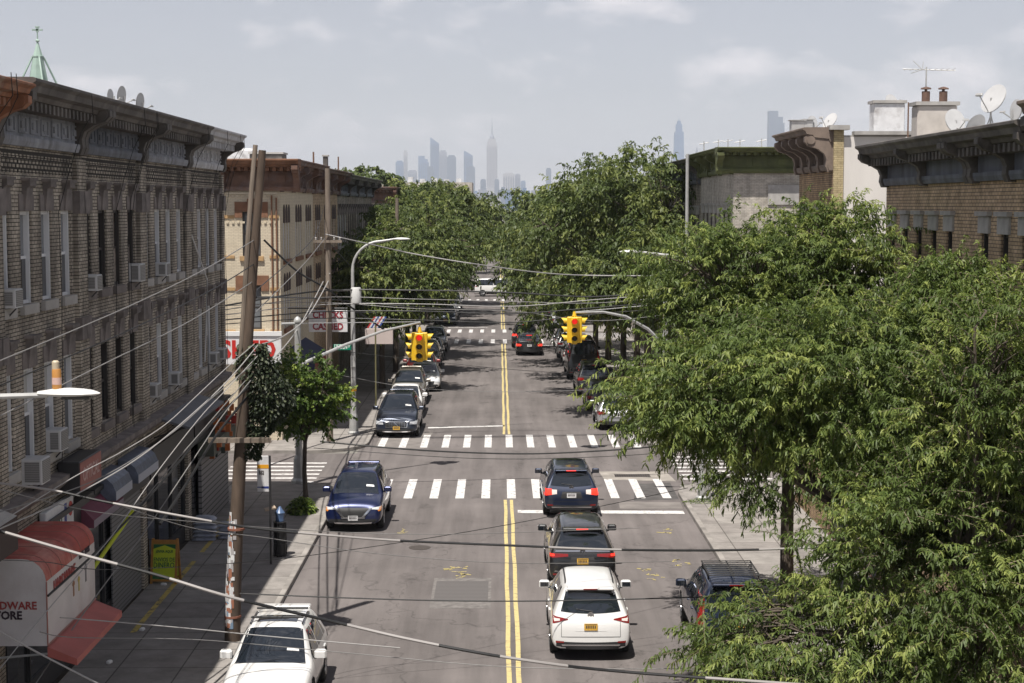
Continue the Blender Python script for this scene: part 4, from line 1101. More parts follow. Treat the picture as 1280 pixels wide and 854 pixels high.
PT = dict(white=carpaint('white', (0.74, 0.735, 0.72), 0.0), black=carpaint('black', (0.012, 0.012, 0.013), 0.2), blue=carpaint('deep_blue', (0.006, 0.013, 0.065), 0.35),
          navy=carpaint('navy', (0.010, 0.018, 0.045), 0.35), slate=carpaint('slate_blue', (0.022, 0.030, 0.050), 0.4), tan=carpaint('taupe', (0.20, 0.18, 0.155), 0.5),
          silver=carpaint('silver', (0.46, 0.47, 0.48), 0.6), red=carpaint('dark_red', (0.14, 0.012, 0.012), 0.3), grey=carpaint('grey', (0.09, 0.095, 0.10), 0.5), char=carpaint('charcoal', (0.03, 0.031, 0.034), 0.4))

def car_cage(L_, W_, H_, kind):
    hw = W_ / 2; yf = L_ / 2; yr = -L_ / 2
    belt = H_ * 0.60; 
    def ring(y, zb, zs, zw, zbelt, xb, zr, xr, zt, xt, w=1.0, yo=(0, 0, 0, 0)):
        """yo: y offsets for (low, shoulder, belt, roof)"""
        x = hw * w
        return [(0, y + yo[0], zb), (x * 0.80, y + yo[0], zb), (x * 0.965, y + yo[0], zb + 0.10), (x * 0.995, y + yo[0] * 0.5 + yo[1] * 0.5, zs), (x, y + yo[1], zw), (xb * x, y + yo[2], zbelt),
                (xr * x, y + yo[3], zr), (xt * x, y + yo[3], zt), (0, y + yo[3], zt + 0.018)]
    S = []
    zb = 0.24
    if kind in ('suv', 'van', 'hatch'):
        hood = H_ * 0.585
        S.append(ring(yf, zb + 0.03, 0.45, 0.60, 0.70, 0.93, 0.72, 0.80, 0.675, 0.5, 0.86, (0, -0.02, -0.05, -0.07)))
        S.append(ring(yf - 0.14, zb, 0.46, 0.66, 0.80, 0.95, 0.86, 0.82, 0.885, 0.5, 0.955, (0.02, 0, -0.02, -0.02)))
        S.append(ring(yf - 0.42, zb, 0.48, 0.72, hood - 0.09, 0.95, hood - 0.015, 0.82, hood + 0.01, 0.5, 0.99))
        S.append(ring(yf - 1.05, zb, 0.52, 0.78, belt - 0.04, 0.95, belt + 0.015, 0.84, belt + 0.04, 0.5, 1.0))
        S.append(ring(yf - 1.22, zb, 0.52, 0.80, belt - 0.01, 0.94, belt + 0.06, 0.84, belt + 0.09, 0.52, 1.0))
        wt = 0.72 if kind != 'van' else 0.5
        S.append(ring(yf - 1.22 - wt * 0.5, zb, 0.52, 0.80, belt, 0.94, belt + (H_ - belt) * 0.52, 0.77, belt + (H_ - belt) * 0.56, 0.50, 1.0))
        S.append(ring(yf - 1.22 - wt, zb, 0.52, 0.80, belt, 0.94, H_ - 0.115, 0.72, H_ - 0.055, 0.50, 1.0))
        S.append(ring(yf - 1.22 - wt - 0.22, zb, 0.52, 0.80, belt, 0.94, H_ - 0.07, 0.645, H_ - 0.03, 0.50, 1.0))
        S.append(ring(-0.25, zb, 0.52, 0.80, belt + 0.01, 0.94, H_ - 0.055, 0.69, H_ - 0.018, 0.50, 1.0))
        S.append(ring(yr + 1.15, zb, 0.52, 0.80, belt + 0.03, 0.945, H_ - 0.07, 0.685, H_ - 0.035, 0.50, 1.0))
        rk = 0.42 if kind == 'suv' else (0.16 if kind == 'van' else 0.5)
        S.append(ring(yr + rk + 0.22, zb, 0.54, 0.82, belt + 0.04, 0.945, H_ - 0.10, 0.675, H_ - 0.065, 0.50, 0.99, (-0.12, -0.12, -0.06, 0)))
        S.append(ring(yr + rk + 0.02, zb, 0.55, 0.84, belt + 0.03, 0.94, H_ - 0.135, 0.655, H_ - 0.10, 0.50, 0.985, (-0.20, -0.18, -0.16, 0)))
        S.append(ring(yr + 0.10, zb + 0.01, 0.55, 0.84, belt + 0.0, 0.93, H_ - 0.22, 0.645, H_ - 0.19, 0.50, 0.965, (0.0, 0.0, 0.03, rk * 0.93 - 0.10)))
        S.append(ring(yr, zb + 0.04, 0.50, 0.78, belt - 0.05, 0.90, H_ - 0.34, 0.635, H_ - 0.30, 0.50, 0.93, (0.0, 0.03, 0.10, rk * 0.86)))
    else:  # sedan
        hood = 0.90
        S.append(ring(yf, zb, 0.42, 0.52, 0.60, 0.93, 0.63, 0.80, 0.64, 0.5, 0.86, (0, -0.02, -0.05, -0.08)))
        S.append(ring(yf - 0.15, zb - 0.02, 0.43, 0.58, 0.68, 0.95, 0.72, 0.82, 0.74, 0.5, 0.955))
        S.append(ring(yf - 0.5, zb - 0.02, 0.45, 0.64, 0.76, 0.95, 0.82, 0.82, 0.84, 0.5, 0.99))
        S.append(ring(yf - 1.15, zb - 0.02, 0.48, 0.70, 0.87, 0.95, 0.92, 0.84, 0.94, 0.5, 1.0))
        S.append(ring(yf - 1.32, zb - 0.02, 0.48, 0.72, 0.90, 0.94, 0.96, 0.84, 0.98, 0.52, 1.0))
        S.append(ring(yf - 1.78, zb - 0.02, 0.48, 0.72, 0.92, 0.94, 1.21, 0.79, 1.24, 0.55, 1.0))
        S.append(ring(yf - 2.18, zb - 0.02, 0.48, 0.72, 0.93, 0.93, H_ - 0.095, 0.735, H_ - 0.04, 0.56, 1.0))
        S.append(ring(yf - 2.5, zb - 0.02, 0.48, 0.72, 0.93, 0.93, H_ - 0.06, 0.72, H_ - 0.018, 0.56, 1.0))
        S.append(ring(-0.55, zb - 0.02, 0.48, 0.72, 0.94, 0.93, H_ - 0.075, 0.72, H_ - 0.03, 0.56, 1.0))
        S.append(ring(yr + 1.45, zb - 0.02, 0.50, 0.74, 0.96, 0.935, H_ - 0.16, 0.72, H_ - 0.12, 0.56, 1.0))
        S.append(ring(yr + 0.95, zb - 0.02, 0.50, 0.76, 0.985, 0.94, H_ - 0.36, 0.76, H_ - 0.33, 0.56, 0.995))
        S.append(ring(yr + 0.60, zb, 0.50, 0.77, 0.99, 0.94, 1.04, 0.82, 1.06, 0.56, 0.985))
        S.append(ring(yr + 0.16, zb, 0.50, 0.76, 0.97, 0.93, 1.03, 0.82, 1.05, 0.56, 0.965))
        S.append(ring(yr, zb + 0.03, 0.46, 0.68, 0.88, 0.90, 0.96, 0.80, 0.98, 0.56, 0.93, (0, 0.02, 0.05, 0.06)))
    return S

def cage_object(S, m_body):
    n = len(S[0]); vs = []; fs = []
    full = []
    for r in S:
        loop = list(r) + [(-p[0], p[1], p[2]) for p in r[-2:0:-1]]
        full.append(loop)
    m_ = len(full[0])
    for l in full: vs += l
    for i in range(len(full) - 1):
        for k in range(m_):
            k2 = (k + 1) % m_
            fs.append((i * m_ + k, i * m_ + k2, (i + 1) * m_ + k2, (i + 1) * m_ + k))
    for base, flip in ((0, False), ((len(full) - 1) * m_, True)):
        for k in range(0, n - 1):
            a, b = k, k + 1
            a2, b2 = (m_ - k) % m_, m_ - (k + 1)
            if k == 0: f = (base + 0, base + 1, base + m_ - 1)
            elif k == n - 2: f = (base + a, base + b, base + a2)
            else: f = (base + a, base + b, base + b2, base + a2)
            fs.append(f if flip else f[::-1])
    me = bpy.data.meshes.new('body'); me.from_pydata(vs, [], fs); me.materials.append(m_body); me.materials.append(M_TRIM)
    me.update()
    bm_ = bmesh.new(); bm_.from_mesh(me); bmesh.ops.recalc_face_normals(bm_, faces=bm_.faces); bm_.to_mesh(me); bm_.free()
    return me

def car_shape(L_, W_, H_, kind, wheel_r, wy):
    me = cage_object(car_cage(L_, W_, H_, kind), PT['white'])
    o = bpy.data.objects.new('tmp_body', me); COL.objects.link(o)
    sd = o.modifiers.new('s', 'SUBSURF'); sd.levels = 2; sd.render_levels = 2
    cut = MB()
    for y in wy:
        for s in (-1, 1):
            cut.lathe([(wheel_r + 0.055, s * W_ * 0.34), (wheel_r + 0.055, s * (W_ * 0.5 + 0.2))] if s > 0 else [(wheel_r + 0.055, s * (W_ * 0.5 + 0.2)), (wheel_r + 0.055, s * W_ * 0.34)], 36, (0, y, wheel_r + 0.01), 'x')
    cm = cut.mesh('cut', [M_TRIM])
    bm_ = bmesh.new(); bm_.from_mesh(cm); bmesh.ops.recalc_face_normals(bm_, faces=bm_.faces); bm_.to_mesh(cm); bm_.free()
    co = bpy.data.objects.new('tmp_cut', cm); COL.objects.link(co)
    bo = o.modifiers.new('b', 'BOOLEAN'); bo.operation = 'DIFFERENCE'; bo.object = co; bo.solver = 'EXACT'
    bpy.context.view_layer.update()
    dg = bpy.context.evaluated_depsgraph_get()
    solid = bpy.data.meshes.new_from_object(o.evaluated_get(dg))
    o.modifiers.remove(bo); bpy.context.view_layer.update(); dg = bpy.context.evaluated_depsgraph_get()
    whole = bpy.data.meshes.new_from_object(o.evaluated_get(dg))
    bpy.data.objects.remove(o); bpy.data.objects.remove(co)
    tree = BVHTree.FromPolygons([v.co.copy() for v in whole.vertices], [tuple(p.vertices) for p in whole.polygons])
    mi = []
    for p in solid.polygons:
        c = p.center; k = 0
        for y in wy:
            dd = math.hypot(c.y - y, c.z - wheel_r - 0.01)
            if dd < wheel_r + 0.065: k = 1
        if c.z < 0.30 and abs(p.normal.z) > 0.6: k = 1
        mi.append(k)
    solid.materials.clear(); solid.materials.append(PT['white']); solid.materials.append(M_TRIM)
    solid.polygons.foreach_set('material_index', mi)
    solid.polygons.foreach_set('use_smooth', [True] * len(solid.polygons))
    try: solid.set_sharp_from_angle(angle=R(40))
    except Exception: pass
    return solid, tree, whole

class Proj:
    """project 2-D patches on to the body skin"""
    def __init__(s, tree, whole): s.t = tree; s.w = whole
    def hit(s, axis, a, b, sgn):
        if axis == 'y': o = Vector((a, 4.0 * sgn, b)); d = Vector((0, -sgn, 0))
        elif axis == 'x': o = Vector((3.0 * sgn, a, b)); d = Vector((-sgn, 0, 0))
        else: o = Vector((a, b, 4.0)); d = Vector((0, 0, -1))
        h = s.t.ray_cast(o, d)
        return (h[0], h[1]) if h[0] is not None else (None, None)
    def patch(s, mb, axis, sgn, corners, off=0.006, nu=10, nv=6, mi=0, bow=(0, 0)):
        """corners: 4 points (a,b) in order; a,b = x,z for axis y; y,z for axis x; x,y for axis z"""
        (a0, b0), (a1, b1), (a2, b2), (a3, b3) = corners
        g = []
        for j in range(nv + 1):
            v = j / nv; row = []
            for i in range(nu + 1):
                u = i / nu
                a = (1 - v) * ((1 - u) * a0 + u * a1) + v * ((1 - u) * a3 + u * a2)
                b = (1 - v) * ((1 - u) * b0 + u * b1) + v * ((1 - u) * b3 + u * b2)
                arch = 4 * u * (1 - u)
                b += arch * ((1 - v) * bow[0] + v * bow[1])
                p, n = s.hit(axis, a, b, sgn)
                if p is None: row.append(None); continue
                ax = {'x': 0, 'y': 1, 'z': 2}[axis]
                if (n[ax] * (sgn if axis != 'z' else 1)) < 0: n = -n
                row.append(p + n * off)
            g.append(row)
        idx = {}; vs = []; fs = []
        for j in range(nv + 1):
            for i in range(nu + 1):
                if g[j][i] is not None: idx[(i, j)] = len(vs); vs.append(tuple(g[j][i]))
        for j in range(nv):
            for i in range(nu):
                q = [(i, j), (i + 1, j), (i + 1, j + 1), (i, j + 1)]
                if all(k in idx for k in q):
                    pts = [Vector(vs[idx[k]]) for k in q]
                    if max((pts[0] - pts[2]).length, (pts[1] - pts[3]).length) > 0.6: continue
                    fs.append(tuple(idx[k] for k in q))
        mb.add(vs, fs, mi)

def wheel_mesh(r, w=0.22):
    t = MB(); prof = [(r * 0.62, -w / 2 + 0.01), (r * 0.9, -w / 2), (r * 0.985, -w / 2 + 0.025), (r, -w / 2 + 0.06), (r, w / 2 - 0.06), (r * 0.985, w / 2 - 0.025), (r * 0.9, w / 2), (r * 0.62, w / 2 - 0.01)]
    t.lathe(prof, 24, (0, 0, 0), 'x')
    tyre = t.mesh('tyre', M_TYRE, True)
    q = MB()
    q.lathe([(r * 0.66, w / 2 - 0.012), (r * 0.68, w / 2 + 0.004), (r * 0.60, w / 2 + 0.002), (r * 0.58, w / 2 - 0.05), (0.02, w / 2 - 0.05)], 24, (0, 0, 0), 'x', 1)
    for k in range(5):
        a = 2 * math.pi * k / 5
        for da in (-0.16, 0.16):
            c, s_ = math.cos(a + da), math.sin(a + da); c0, s0 = math.cos(a + da * 0.3), math.sin(a + da * 0.3)
            q.tube([(w / 2 + 0.0, 0.05 * c0, 0.05 * s0), (w / 2 - 0.005, r * 0.62 * c, r * 0.62 * s_)], 0.022, 4, 0)
    q.lathe([(0.06, w / 2 - 0.03), (0.055, w / 2 + 0.012), (0.02, w / 2 + 0.014)], 12, (0, 0, 0), 'x', 0)
    rim = q.mesh('rim', [M_RIM, M_TRIM], False)
    return tyre, rim

def plate(parent, mb_loc, rot, m, blue=False):
    b = MB(); b.box(-0.152, 0.152, -0.006, 0.006, -0.077, 0.077, 0)
    for i in range(6): b.box(-0.115 + i * 0.04, -0.09 + i * 0.04, -0.010, -0.006, -0.03, 0.03, 1)
    b.box(-0.13, 0.13, -0.009, -0.006, 0.048, 0.06, 1)
    b.build('license_plate', [m, M_DARKTXT], parent, mb_loc, rot)

TMPL = {}
def build_car(kind, L_, W_, H_, color, rear='wide', front='suv', brake=False, rails='black', sunroof=False, crossbars=False, plate_m=None, plate_f=None, name='parked_car', clad=True, antenna=False, rack=False, washer=True):
    wheel_r = 0.355 if kind in ('suv', 'van') else 0.325
    wy = (L_ / 2 - 0.90, -L_ / 2 + 0.92)
    key = (kind, L_, W_, H_)
    if key not in TMPL: TMPL[key] = car_shape(L_, W_, H_, kind, wheel_r, wy) + (wheel_mesh(wheel_r),)
    solid, tree, whole, wm = TMPL[key]
    pr = Proj(tree, whole)
    root = empty(name, (0, 0, 0))
    bodym = solid.copy(); bodym.materials[0] = PT[color]
    body = link('body', bodym, root)
    hw = W_ / 2; yf, yr = L_ / 2, -L_ / 2; belt = H_ * 0.60 if kind != 'sedan' else 0.93
    tall = kind in ('suv', 'van', 'hatch')
    rk = {'suv': 0.42, 'van': 0.16, 'hatch': 0.5}.get(kind, 0)
    # ---- glass
    def piece(nm, axis, sgn, cs, m, **k):
        b = MB(); pr.patch(b, axis, sgn, cs, **k)
        if b.f: return b.build(nm, m, root, smooth=True)
    if tall:
        wt = 0.72 if kind != 'van' else 0.5
        yc, yt = yf - 1.12, yf - 1.22 - wt - 0.02
        piece('windshield', 'z', 1, [(-hw * 0.80, yc), (hw * 0.80, yc), (hw * 0.63, yt), (-hw * 0.63, yt)], M_CGLASS, bow=(0.07, 0.03), nu=14, nv=10)
        zr0, zr1 = belt + 0.10, H_ - 0.145
        piece('rear_window', 'y', -1, [(-hw * 0.74, zr0), (hw * 0.74, zr0), (hw * 0.60, zr1), (-hw * 0.60, zr1)], M_CGLASS, bow=(-0.05, 0.02), nu=14, nv=8)
        za, zb_ = belt + 0.035, H_ - 0.165
        ys_ = [(yf - 1.36, yf - 1.62 - 0.32, 0.30, 0.0)]
        y_a = yf - 1.62; 
        spans = [((yf - 1.42, yf - 2.42), (yf - 2.02, yf - 2.42)), ((yf - 2.50, yf - 3.35), (yf - 2.50, yf - 3.30)), ((yf - 3.43, yr + rk + 0.12), (yf - 3.38, yr + rk + 0.42))]
        if kind == 'van': spans = [((yf - 1.30, yf - 2.1), (yf - 1.68, yf - 2.1)), ((yf - 2.2, yf - 3.2), (yf - 2.2, yf - 3.2)), ((yf - 3.3, yr + 0.4), (yf - 3.3, yr + 0.5))]
    else:
        piece('windshield', 'z', 1, [(-hw * 0.80, yf - 1.26), (hw * 0.80, yf - 1.26), (hw * 0.66, yf - 2.12), (-hw * 0.66, yf - 2.12)], M_CGLASS, bow=(0.08, 0.03), nu=14, nv=10)
        piece('rear_window', 'z', 1, [(-hw * 0.72, yr + 0.66), (hw * 0.72, yr + 0.66), (hw * 0.62, yr + 1.38), (-hw * 0.62, yr + 1.38)], M_CGLASS, bow=(-0.04, 0.0), nu=14, nv=8)
        za, zb_ = belt + 0.045, H_ - 0.15
        spans = [((yf - 1.55, yf - 2.55), (yf - 2.15, yf - 2.55)), ((yf - 2.63, yr + 1.12), (yf - 2.63, yr + 1.42))]
    for sg in (-1, 1):
        for (b0, b1), (t0, t1) in spans:
            piece('side_window', 'x', sg, [(b0, za), (b1, za), (t1, zb_), (t0, zb_)], M_CGLASS, nu=8, nv=6, off=0.005)
        # door handles
        hm = MB()
        for y in (yf - 2.30, yf - 3.18):
            p, n = pr.hit('x', y, belt - 0.13, sg)
            if p: hm.rbox(p.x - 0.01 if sg > 0 else p.x - 0.03, p.x + 0.03 if sg > 0 else p.x + 0.01, y - 0.09, y + 0.09, p.z - 0.015, p.z + 0.015, 0.006)
        hm.build('door_handle', PT[color] if color != 'white' else PT['white'], root)
        # mirror
        mm = MB(); ym = yf - 1.62; zm = belt + 0.10
        x0 = hw * 0.92
        mm.rbox(x0 + 0.02 if sg > 0 else -x0 - 0.27, x0 + 0.27 if sg > 0 else -x0 - 0.02, ym - 0.07, ym + 0.09, zm - 0.07, zm + 0.09, 0.035, 0)
        mm.box(min(sg * (x0 - 0.04), sg * (x0 + 0.06)), max(sg * (x0 - 0.04), sg * (x0 + 0.06)), ym - 0.03, ym + 0.04, zm - 0.10, zm - 0.05, 1)
        mm.box(min(sg * (x0 + 0.05), sg * (x0 + 0.245)), max(sg * (x0 + 0.05), sg * (x0 + 0.245)), ym - 0.076, ym - 0.071, zm - 0.05, zm + 0.06, 2)
        mm.build('mirror', [PT[color], M_TRIM, M_CGLASS], root, smooth=False)
        # wheels
        for y in wy:
            wo_ = link('wheel', wm[0], root, (sg * (hw - 0.12), y, wheel_r), (0, 0, 0 if sg > 0 else math.pi))
            link('rim', wm[1], wo_)
        # sill cladding
        if clad:
            piece('sill_trim', 'x', sg, [(wy[0] - wheel_r - 0.08, 0.30), (wy[1] + wheel_r + 0.08, 0.30), (wy[1] + wheel_r + 0.08, 0.44), (wy[0] - wheel_r - 0.08, 0.44)], M_TRIM, nu=14, nv=3, off=0.008)
        if rails:
            rb = MB(); xr = sg * hw * 0.60
            zs = []
            pts = []
            for y in (yf - 2.15, yf - 2.35, 0.0, yr + rk + 0.75, yr + rk + 0.5) if tall else []:
                p, n = pr.hit('z', xr, y, 1)
                if p: pts.append(p)
            if len(pts) > 3:
                pts = [pts[0]] + [p + Vector((0, 0, 0.045)) for p in pts[1:-1]] + [pts[-1]]
                rb.tube(pts, 0.018, 6); rb.build('roof_rail', {'black': M_TRIM, 'silver': M_CHROME, 'body': PT[color]}[rails], root)
    if crossbars:
        for y in ((-0.15, -1.0) if not rack else ()):
            c = MB(); p, n = pr.hit('z', 0, y, 1)
            c.rbox(-hw * 0.61, hw * 0.61, y - 0.035, y + 0.035, p.z + 0.05, p.z + 0.085, 0.01); c.build('roof_bar', M_TRIM, root)
    if rack:
        c = MB(); zt = H_ + 0.06
        for y in np.linspace(yf - 2.2, yr + 0.7, 9): c.tube([(-hw * 0.62, y, zt), (hw * 0.62, y, zt)], 0.014, 5)
        for x in (-hw * 0.62, 0, hw * 0.62): c.tube([(x, yf - 2.2, zt), (x, yr + 0.7, zt)], 0.018, 5)
        for x in (-hw * 0.62, hw * 0.62):
            for y in (yf - 2.4, yr + 0.9): c.tube([(x, y, zt), (x, y, H_ - 0.07)], 0.018, 5)
        c.build('roof_rack', M_TRIM, root)
    if sunroof:
        ysr = yf - 2.1 if tall else yf - 2.35
        piece('sunroof', 'z', 1, [(-hw * 0.46, ysr - 0.10), (hw * 0.46, ysr - 0.10), (hw * 0.46, ysr - 0.62), (-hw * 0.46, ysr - 0.62)], M_CGLASS, nu=8, nv=5)
    # ---- rear details
    zl = belt - 0.02 if tall else 0.82
    tm = M_BRAKE if brake else M_TAIL
    if rear == 'slim':      # narrow pointed lamps
        for sg in (-1, 1):
            b = MB(); pr.patch(b, 'y', -1, [(sg * hw * 0.93, zl - 0.13), (sg * hw * 0.56, zl - 0.05), (sg * hw * 0.56, zl - 0.035), (sg * hw * 0.93, zl + 0.035)], off=0.010, nu=8, nv=4, mi=0)
            pr.patch(b, 'y', -1, [(sg * hw * 0.90, zl - 0.085), (sg * hw * 0.76, zl - 0.07), (sg * hw * 0.76, zl - 0.03), (sg * hw * 0.90, zl - 0.015)], off=0.016, nu=5, nv=3, mi=1)
            b.build('taillight', [M_TAIL, M_TAILW if not brake else M_BRAKE], root, smooth=True)
    elif rear == 'band':    # lamp strips running into the hatch under a chrome bar
        for sg in (-1, 1):
            b = MB(); pr.patch(b, 'y', -1, [(sg * hw * 0.95, zl - 0.12), (sg * hw * 0.42, zl - 0.085), (sg * hw * 0.42, zl - 0.02), (sg * hw * 0.95, zl + 0.0)], off=0.010, nu=10, nv=4, mi=0)
            pr.patch(b, 'y', -1, [(sg * hw * 0.93, zl - 0.08), (sg * hw * 0.82, zl - 0.075), (sg * hw * 0.82, zl - 0.02), (sg * hw * 0.93, zl - 0.015)], off=0.016, nu=4, nv=3, mi=1)
            b.build('taillight', [M_TAIL, M_BRAKE], root, smooth=True)
        piece('chrome_bar', 'y', -1, [(-hw * 0.80, zl + 0.03), (hw * 0.80, zl + 0.03), (hw * 0.78, zl + 0.07), (-hw * 0.78, zl + 0.07)], M_CHROME, nu=14, nv=2, off=0.012)
    elif rear == 'block':   # two-tone blocks
        for sg in (-1, 1):
            b = MB(); pr.patch(b, 'y', -1, [(sg * hw * 0.97, zl - 0.20), (sg * hw * 0.70, zl - 0.17), (sg * hw * 0.70, zl + 0.01), (sg * hw * 0.97, zl + 0.02)], off=0.010, nu=6, nv=5, mi=0)
            pr.patch(b, 'y', -1, [(sg * hw * 0.70, zl - 0.17), (sg * hw * 0.52, zl - 0.15), (sg * hw * 0.52, zl - 0.02), (sg * hw * 0.70, zl - 0.01)], off=0.012, nu=5, nv=4, mi=1)
            b.build('taillight', [M_BRAKE if brake else M_TAIL, M_TAILW], root, smooth=True)
    elif rear == 'tall':    # upright lamps beside the hatch
        for sg in (-1, 1):
            b = MB(); pr.patch(b, 'y', -1, [(sg * hw * 0.97, zl - 0.32), (sg * hw * 0.83, zl - 0.32), (sg * hw * 0.76, zl + 0.33), (sg * hw * 0.88, zl + 0.33)], off=0.010, nu=5, nv=8, mi=0)
            pr.patch(b, 'x', sg, [(yr + 0.06, zl - 0.30), (yr + 0.24, zl - 0.28), (yr + 0.26, zl + 0.05), (yr + 0.10, zl + 0.05)], off=0.010, nu=4, nv=5, mi=0)
            b.build('taillight', [M_TAIL], root, smooth=True)
    else:
        for sg in (-1, 1):
            b = MB(); pr.patch(b, 'y', -1, [(sg * hw * 0.96, zl - 0.16), (sg * hw * 0.60, zl - 0.13), (sg * hw * 0.60, zl - 0.02), (sg * hw * 0.96, zl + 0.01)], off=0.010, nu=7, nv=4, mi=0)
            pr.patch(b, 'x', sg, [(yr + 0.05, zl - 0.15), (yr + 0.30, zl - 0.10), (yr + 0.30, zl - 0.02), (yr + 0.07, zl)], off=0.010, nu=4, nv=4, mi=0)
            b.build('taillight', [tm], root, smooth=True)
    if tall:
        p, n = pr.hit('y', 0, H_ - 0.10, -1)
        if p:
            b = MB(); b.rbox(-hw * 0.58, hw * 0.58, p.y - 0.16, p.y + 0.10, H_ - 0.105, H_ - 0.060, 0.02, 0); b.box(-0.16, 0.16, p.y - 0.168, p.y - 0.161, H_ - 0.10, H_ - 0.072, 1)
            sp_ = b.build('spoiler', [PT[color], M_BRAKE if brake else M_TAIL], root)
        w_ = MB(); q1, n1 = pr.hit('y', 0.05, belt + 0.10, -1); q2, n2 = pr.hit('y', -0.33, belt + 0.15, -1)
        if washer and q1 and q2: w_.tube([q1 + Vector((0, -0.02, 0)), q2 + Vector((0, -0.02, 0))], 0.009, 4); w_.build('wiper', M_TRIM, root)
        piece('rear_bumper_trim', 'y', -1, [(-hw * 0.97, 0.285), (hw * 0.97, 0.285), (hw * 0.97, 0.47), (-hw * 0.97, 0.47)], M_TRIM, nu=16, nv=3, off=0.010, bow=(0, -0.03))
        if rear in ('slim', 'block', 'band'):
            piece('skid_strip', 'y', -1, [(-hw * 0.7, 0.36), (hw * 0.7, 0.36), (hw * 0.72, 0.395), (-hw * 0.72, 0.395)], M_CHROME, nu=14, nv=2, off=0.018)
        if rear == 'band':
            piece('skid_strip', 'y', -1, [(-hw * 0.82, 0.52), (hw * 0.82, 0.52), (hw * 0.80, 0.56), (-hw * 0.80, 0.56)], M_CHROME, nu=14, nv=2, off=0.016, bow=(-0.04, -0.04))
        for sg in (-1, 1):
            piece('rear_reflector', 'y', -1, [(sg * hw * 0.86, 0.43), (sg * hw * 0.66, 0.43), (sg * hw * 0.66, 0.465), (sg * hw * 0.86, 0.475)], M_TAIL, nu=4, nv=2, off=0.018)
        zp = H_ * 0.47
    else:
        b = MB(); p, n = pr.hit('z', 0, yr + 1.36, 1)
        if p: b.box(-0.2, 0.2, p.y - 0.02, p.y + 0.03, p.z - 0.02, p.z + 0.025); b.build('high_brake_light', M_BRAKE if brake else M_TAIL, root)
        piece('rear_bumper_trim', 'y', -1, [(-hw * 0.9, 0.26), (hw * 0.9, 0.26), (hw * 0.8, 0.36), (-hw * 0.8, 0.36)], M_TRIM, nu=12, nv=3, off=0.010)
        zp = 0.72
    p, n = pr.hit('y', 0, zp, -1)
    if p:
        rc = MB(); pr.patch(rc, 'y', -1, [(-0.36, zp - 0.10), (0.36, zp - 0.10), (0.30, zp + 0.11), (-0.30, zp + 0.11)], off=0.004, nu=6, nv=3)
        rc.build('plate_recess', M_TRIM if color in ('black', 'navy', 'char', 'blue') else PT[color], root)
        plate(root, (0, p.y - 0.022, zp), (R(-4), 0, 0), plate_m or M_PLATEY)
    # emblem disc on the hatch
    ze = zp + 0.24
    p, n = pr.hit('y', 0, ze, -1)
    if p:
        e = MB(); e.lathe([(0.075, 0.0), (0.075, -0.012), (0.055, -0.012), (0.055, 0.0)], 18, (0, p.y - 0.008, ze), 'y')
        e.prism([(p.y - 0.012, ze + 0.03), (p.y - 0.020, ze + 0.03), (p.y - 0.020, ze + 0.018), (p.y - 0.012, ze + 0.018)], -0.05, 0.05)
        e.tube([(-0.05, p.y - 0.014, ze + 0.022), (0, p.y - 0.014, ze - 0.03), (0.05, p.y - 0.014, ze + 0.022)], 0.008, 4)
        e.build('rear_emblem', M_CHROME, root)
    # ---- front details
    zg = 0.56 if tall else 0.48
    if front == 'vee':      # grille with a bright vee and slim lamps
        piece('grille', 'y', 1, [(-hw * 0.40, zg - 0.12), (hw * 0.40, zg - 0.12), (hw * 0.58, zg + 0.20), (-hw * 0.58, zg + 0.20)], M_TRIM, nu=12, nv=6, off=0.010)
        v_ = MB()
        for sg in (-1, 1):
            pr.patch(v_, 'y', 1, [(sg * hw * 0.66, zg + 0.20), (sg * hw * 0.56, zg + 0.20), (sg * hw * 0.30, zg - 0.06), (sg * hw * 0.38, zg - 0.06)], off=0.022, nu=3, nv=8)
        pr.patch(v_, 'y', 1, [(-hw * 0.40, zg - 0.12), (hw * 0.40, zg - 0.12), (hw * 0.40, zg - 0.07), (-hw * 0.40, zg - 0.07)], off=0.024, nu=8, nv=2)
        v_.build('grille_vee', M_CHROME, root, smooth=True)
        hl = [(0.93, 0.15, 0.55, 0.17, 0.55, 0.205, 0.93, 0.24)]
    elif front == 'frame':  # oblong grille in a chrome frame with a diagonal bar
        piece('grille', 'y', 1, [(-hw * 0.50, zg - 0.07), (hw * 0.50, zg - 0.07), (hw * 0.54, zg + 0.17), (-hw * 0.54, zg + 0.17)], M_TRIM, nu=12, nv=5, off=0.010)
        v_ = MB()
        for a, b_, c, d in ((-0.54, 0.54, 0.15, 0.18), (-0.50, 0.50, -0.09, -0.06)):
            pr.patch(v_, 'y', 1, [(hw * a, zg + c), (hw * b_, zg + c), (hw * b_, zg + d), (hw * a, zg + d)], off=0.018, nu=10, nv=1)
        for sg in (-1, 1): pr.patch(v_, 'y', 1, [(sg * hw * 0.50, zg - 0.07), (sg * hw * 0.46, zg - 0.07), (sg * hw * 0.50, zg + 0.16), (sg * hw * 0.54, zg + 0.16)], off=0.018, nu=1, nv=5)
        for k in range(-6, 7): pr.patch(v_, 'y', 1, [(hw * 0.075 * k - 0.007, zg - 0.06), (hw * 0.075 * k + 0.007, zg - 0.06), (hw * 0.075 * k + 0.007, zg + 0.15), (hw * 0.075 * k - 0.007, zg + 0.15)], off=0.014, nu=1, nv=3)
        pr.patch(v_, 'y', 1, [(-0.12, zg - 0.04), (-0.09, zg - 0.06), (0.12, zg + 0.13), (0.09, zg + 0.15)], off=0.024, nu=3, nv=4)
        v_.build('grille_frame', M_CHROME, root, smooth=True)
        hl = [(0.93, 0.06, 0.60, 0.06, 0.62, 0.17, 0.93, 0.21)]
    else:
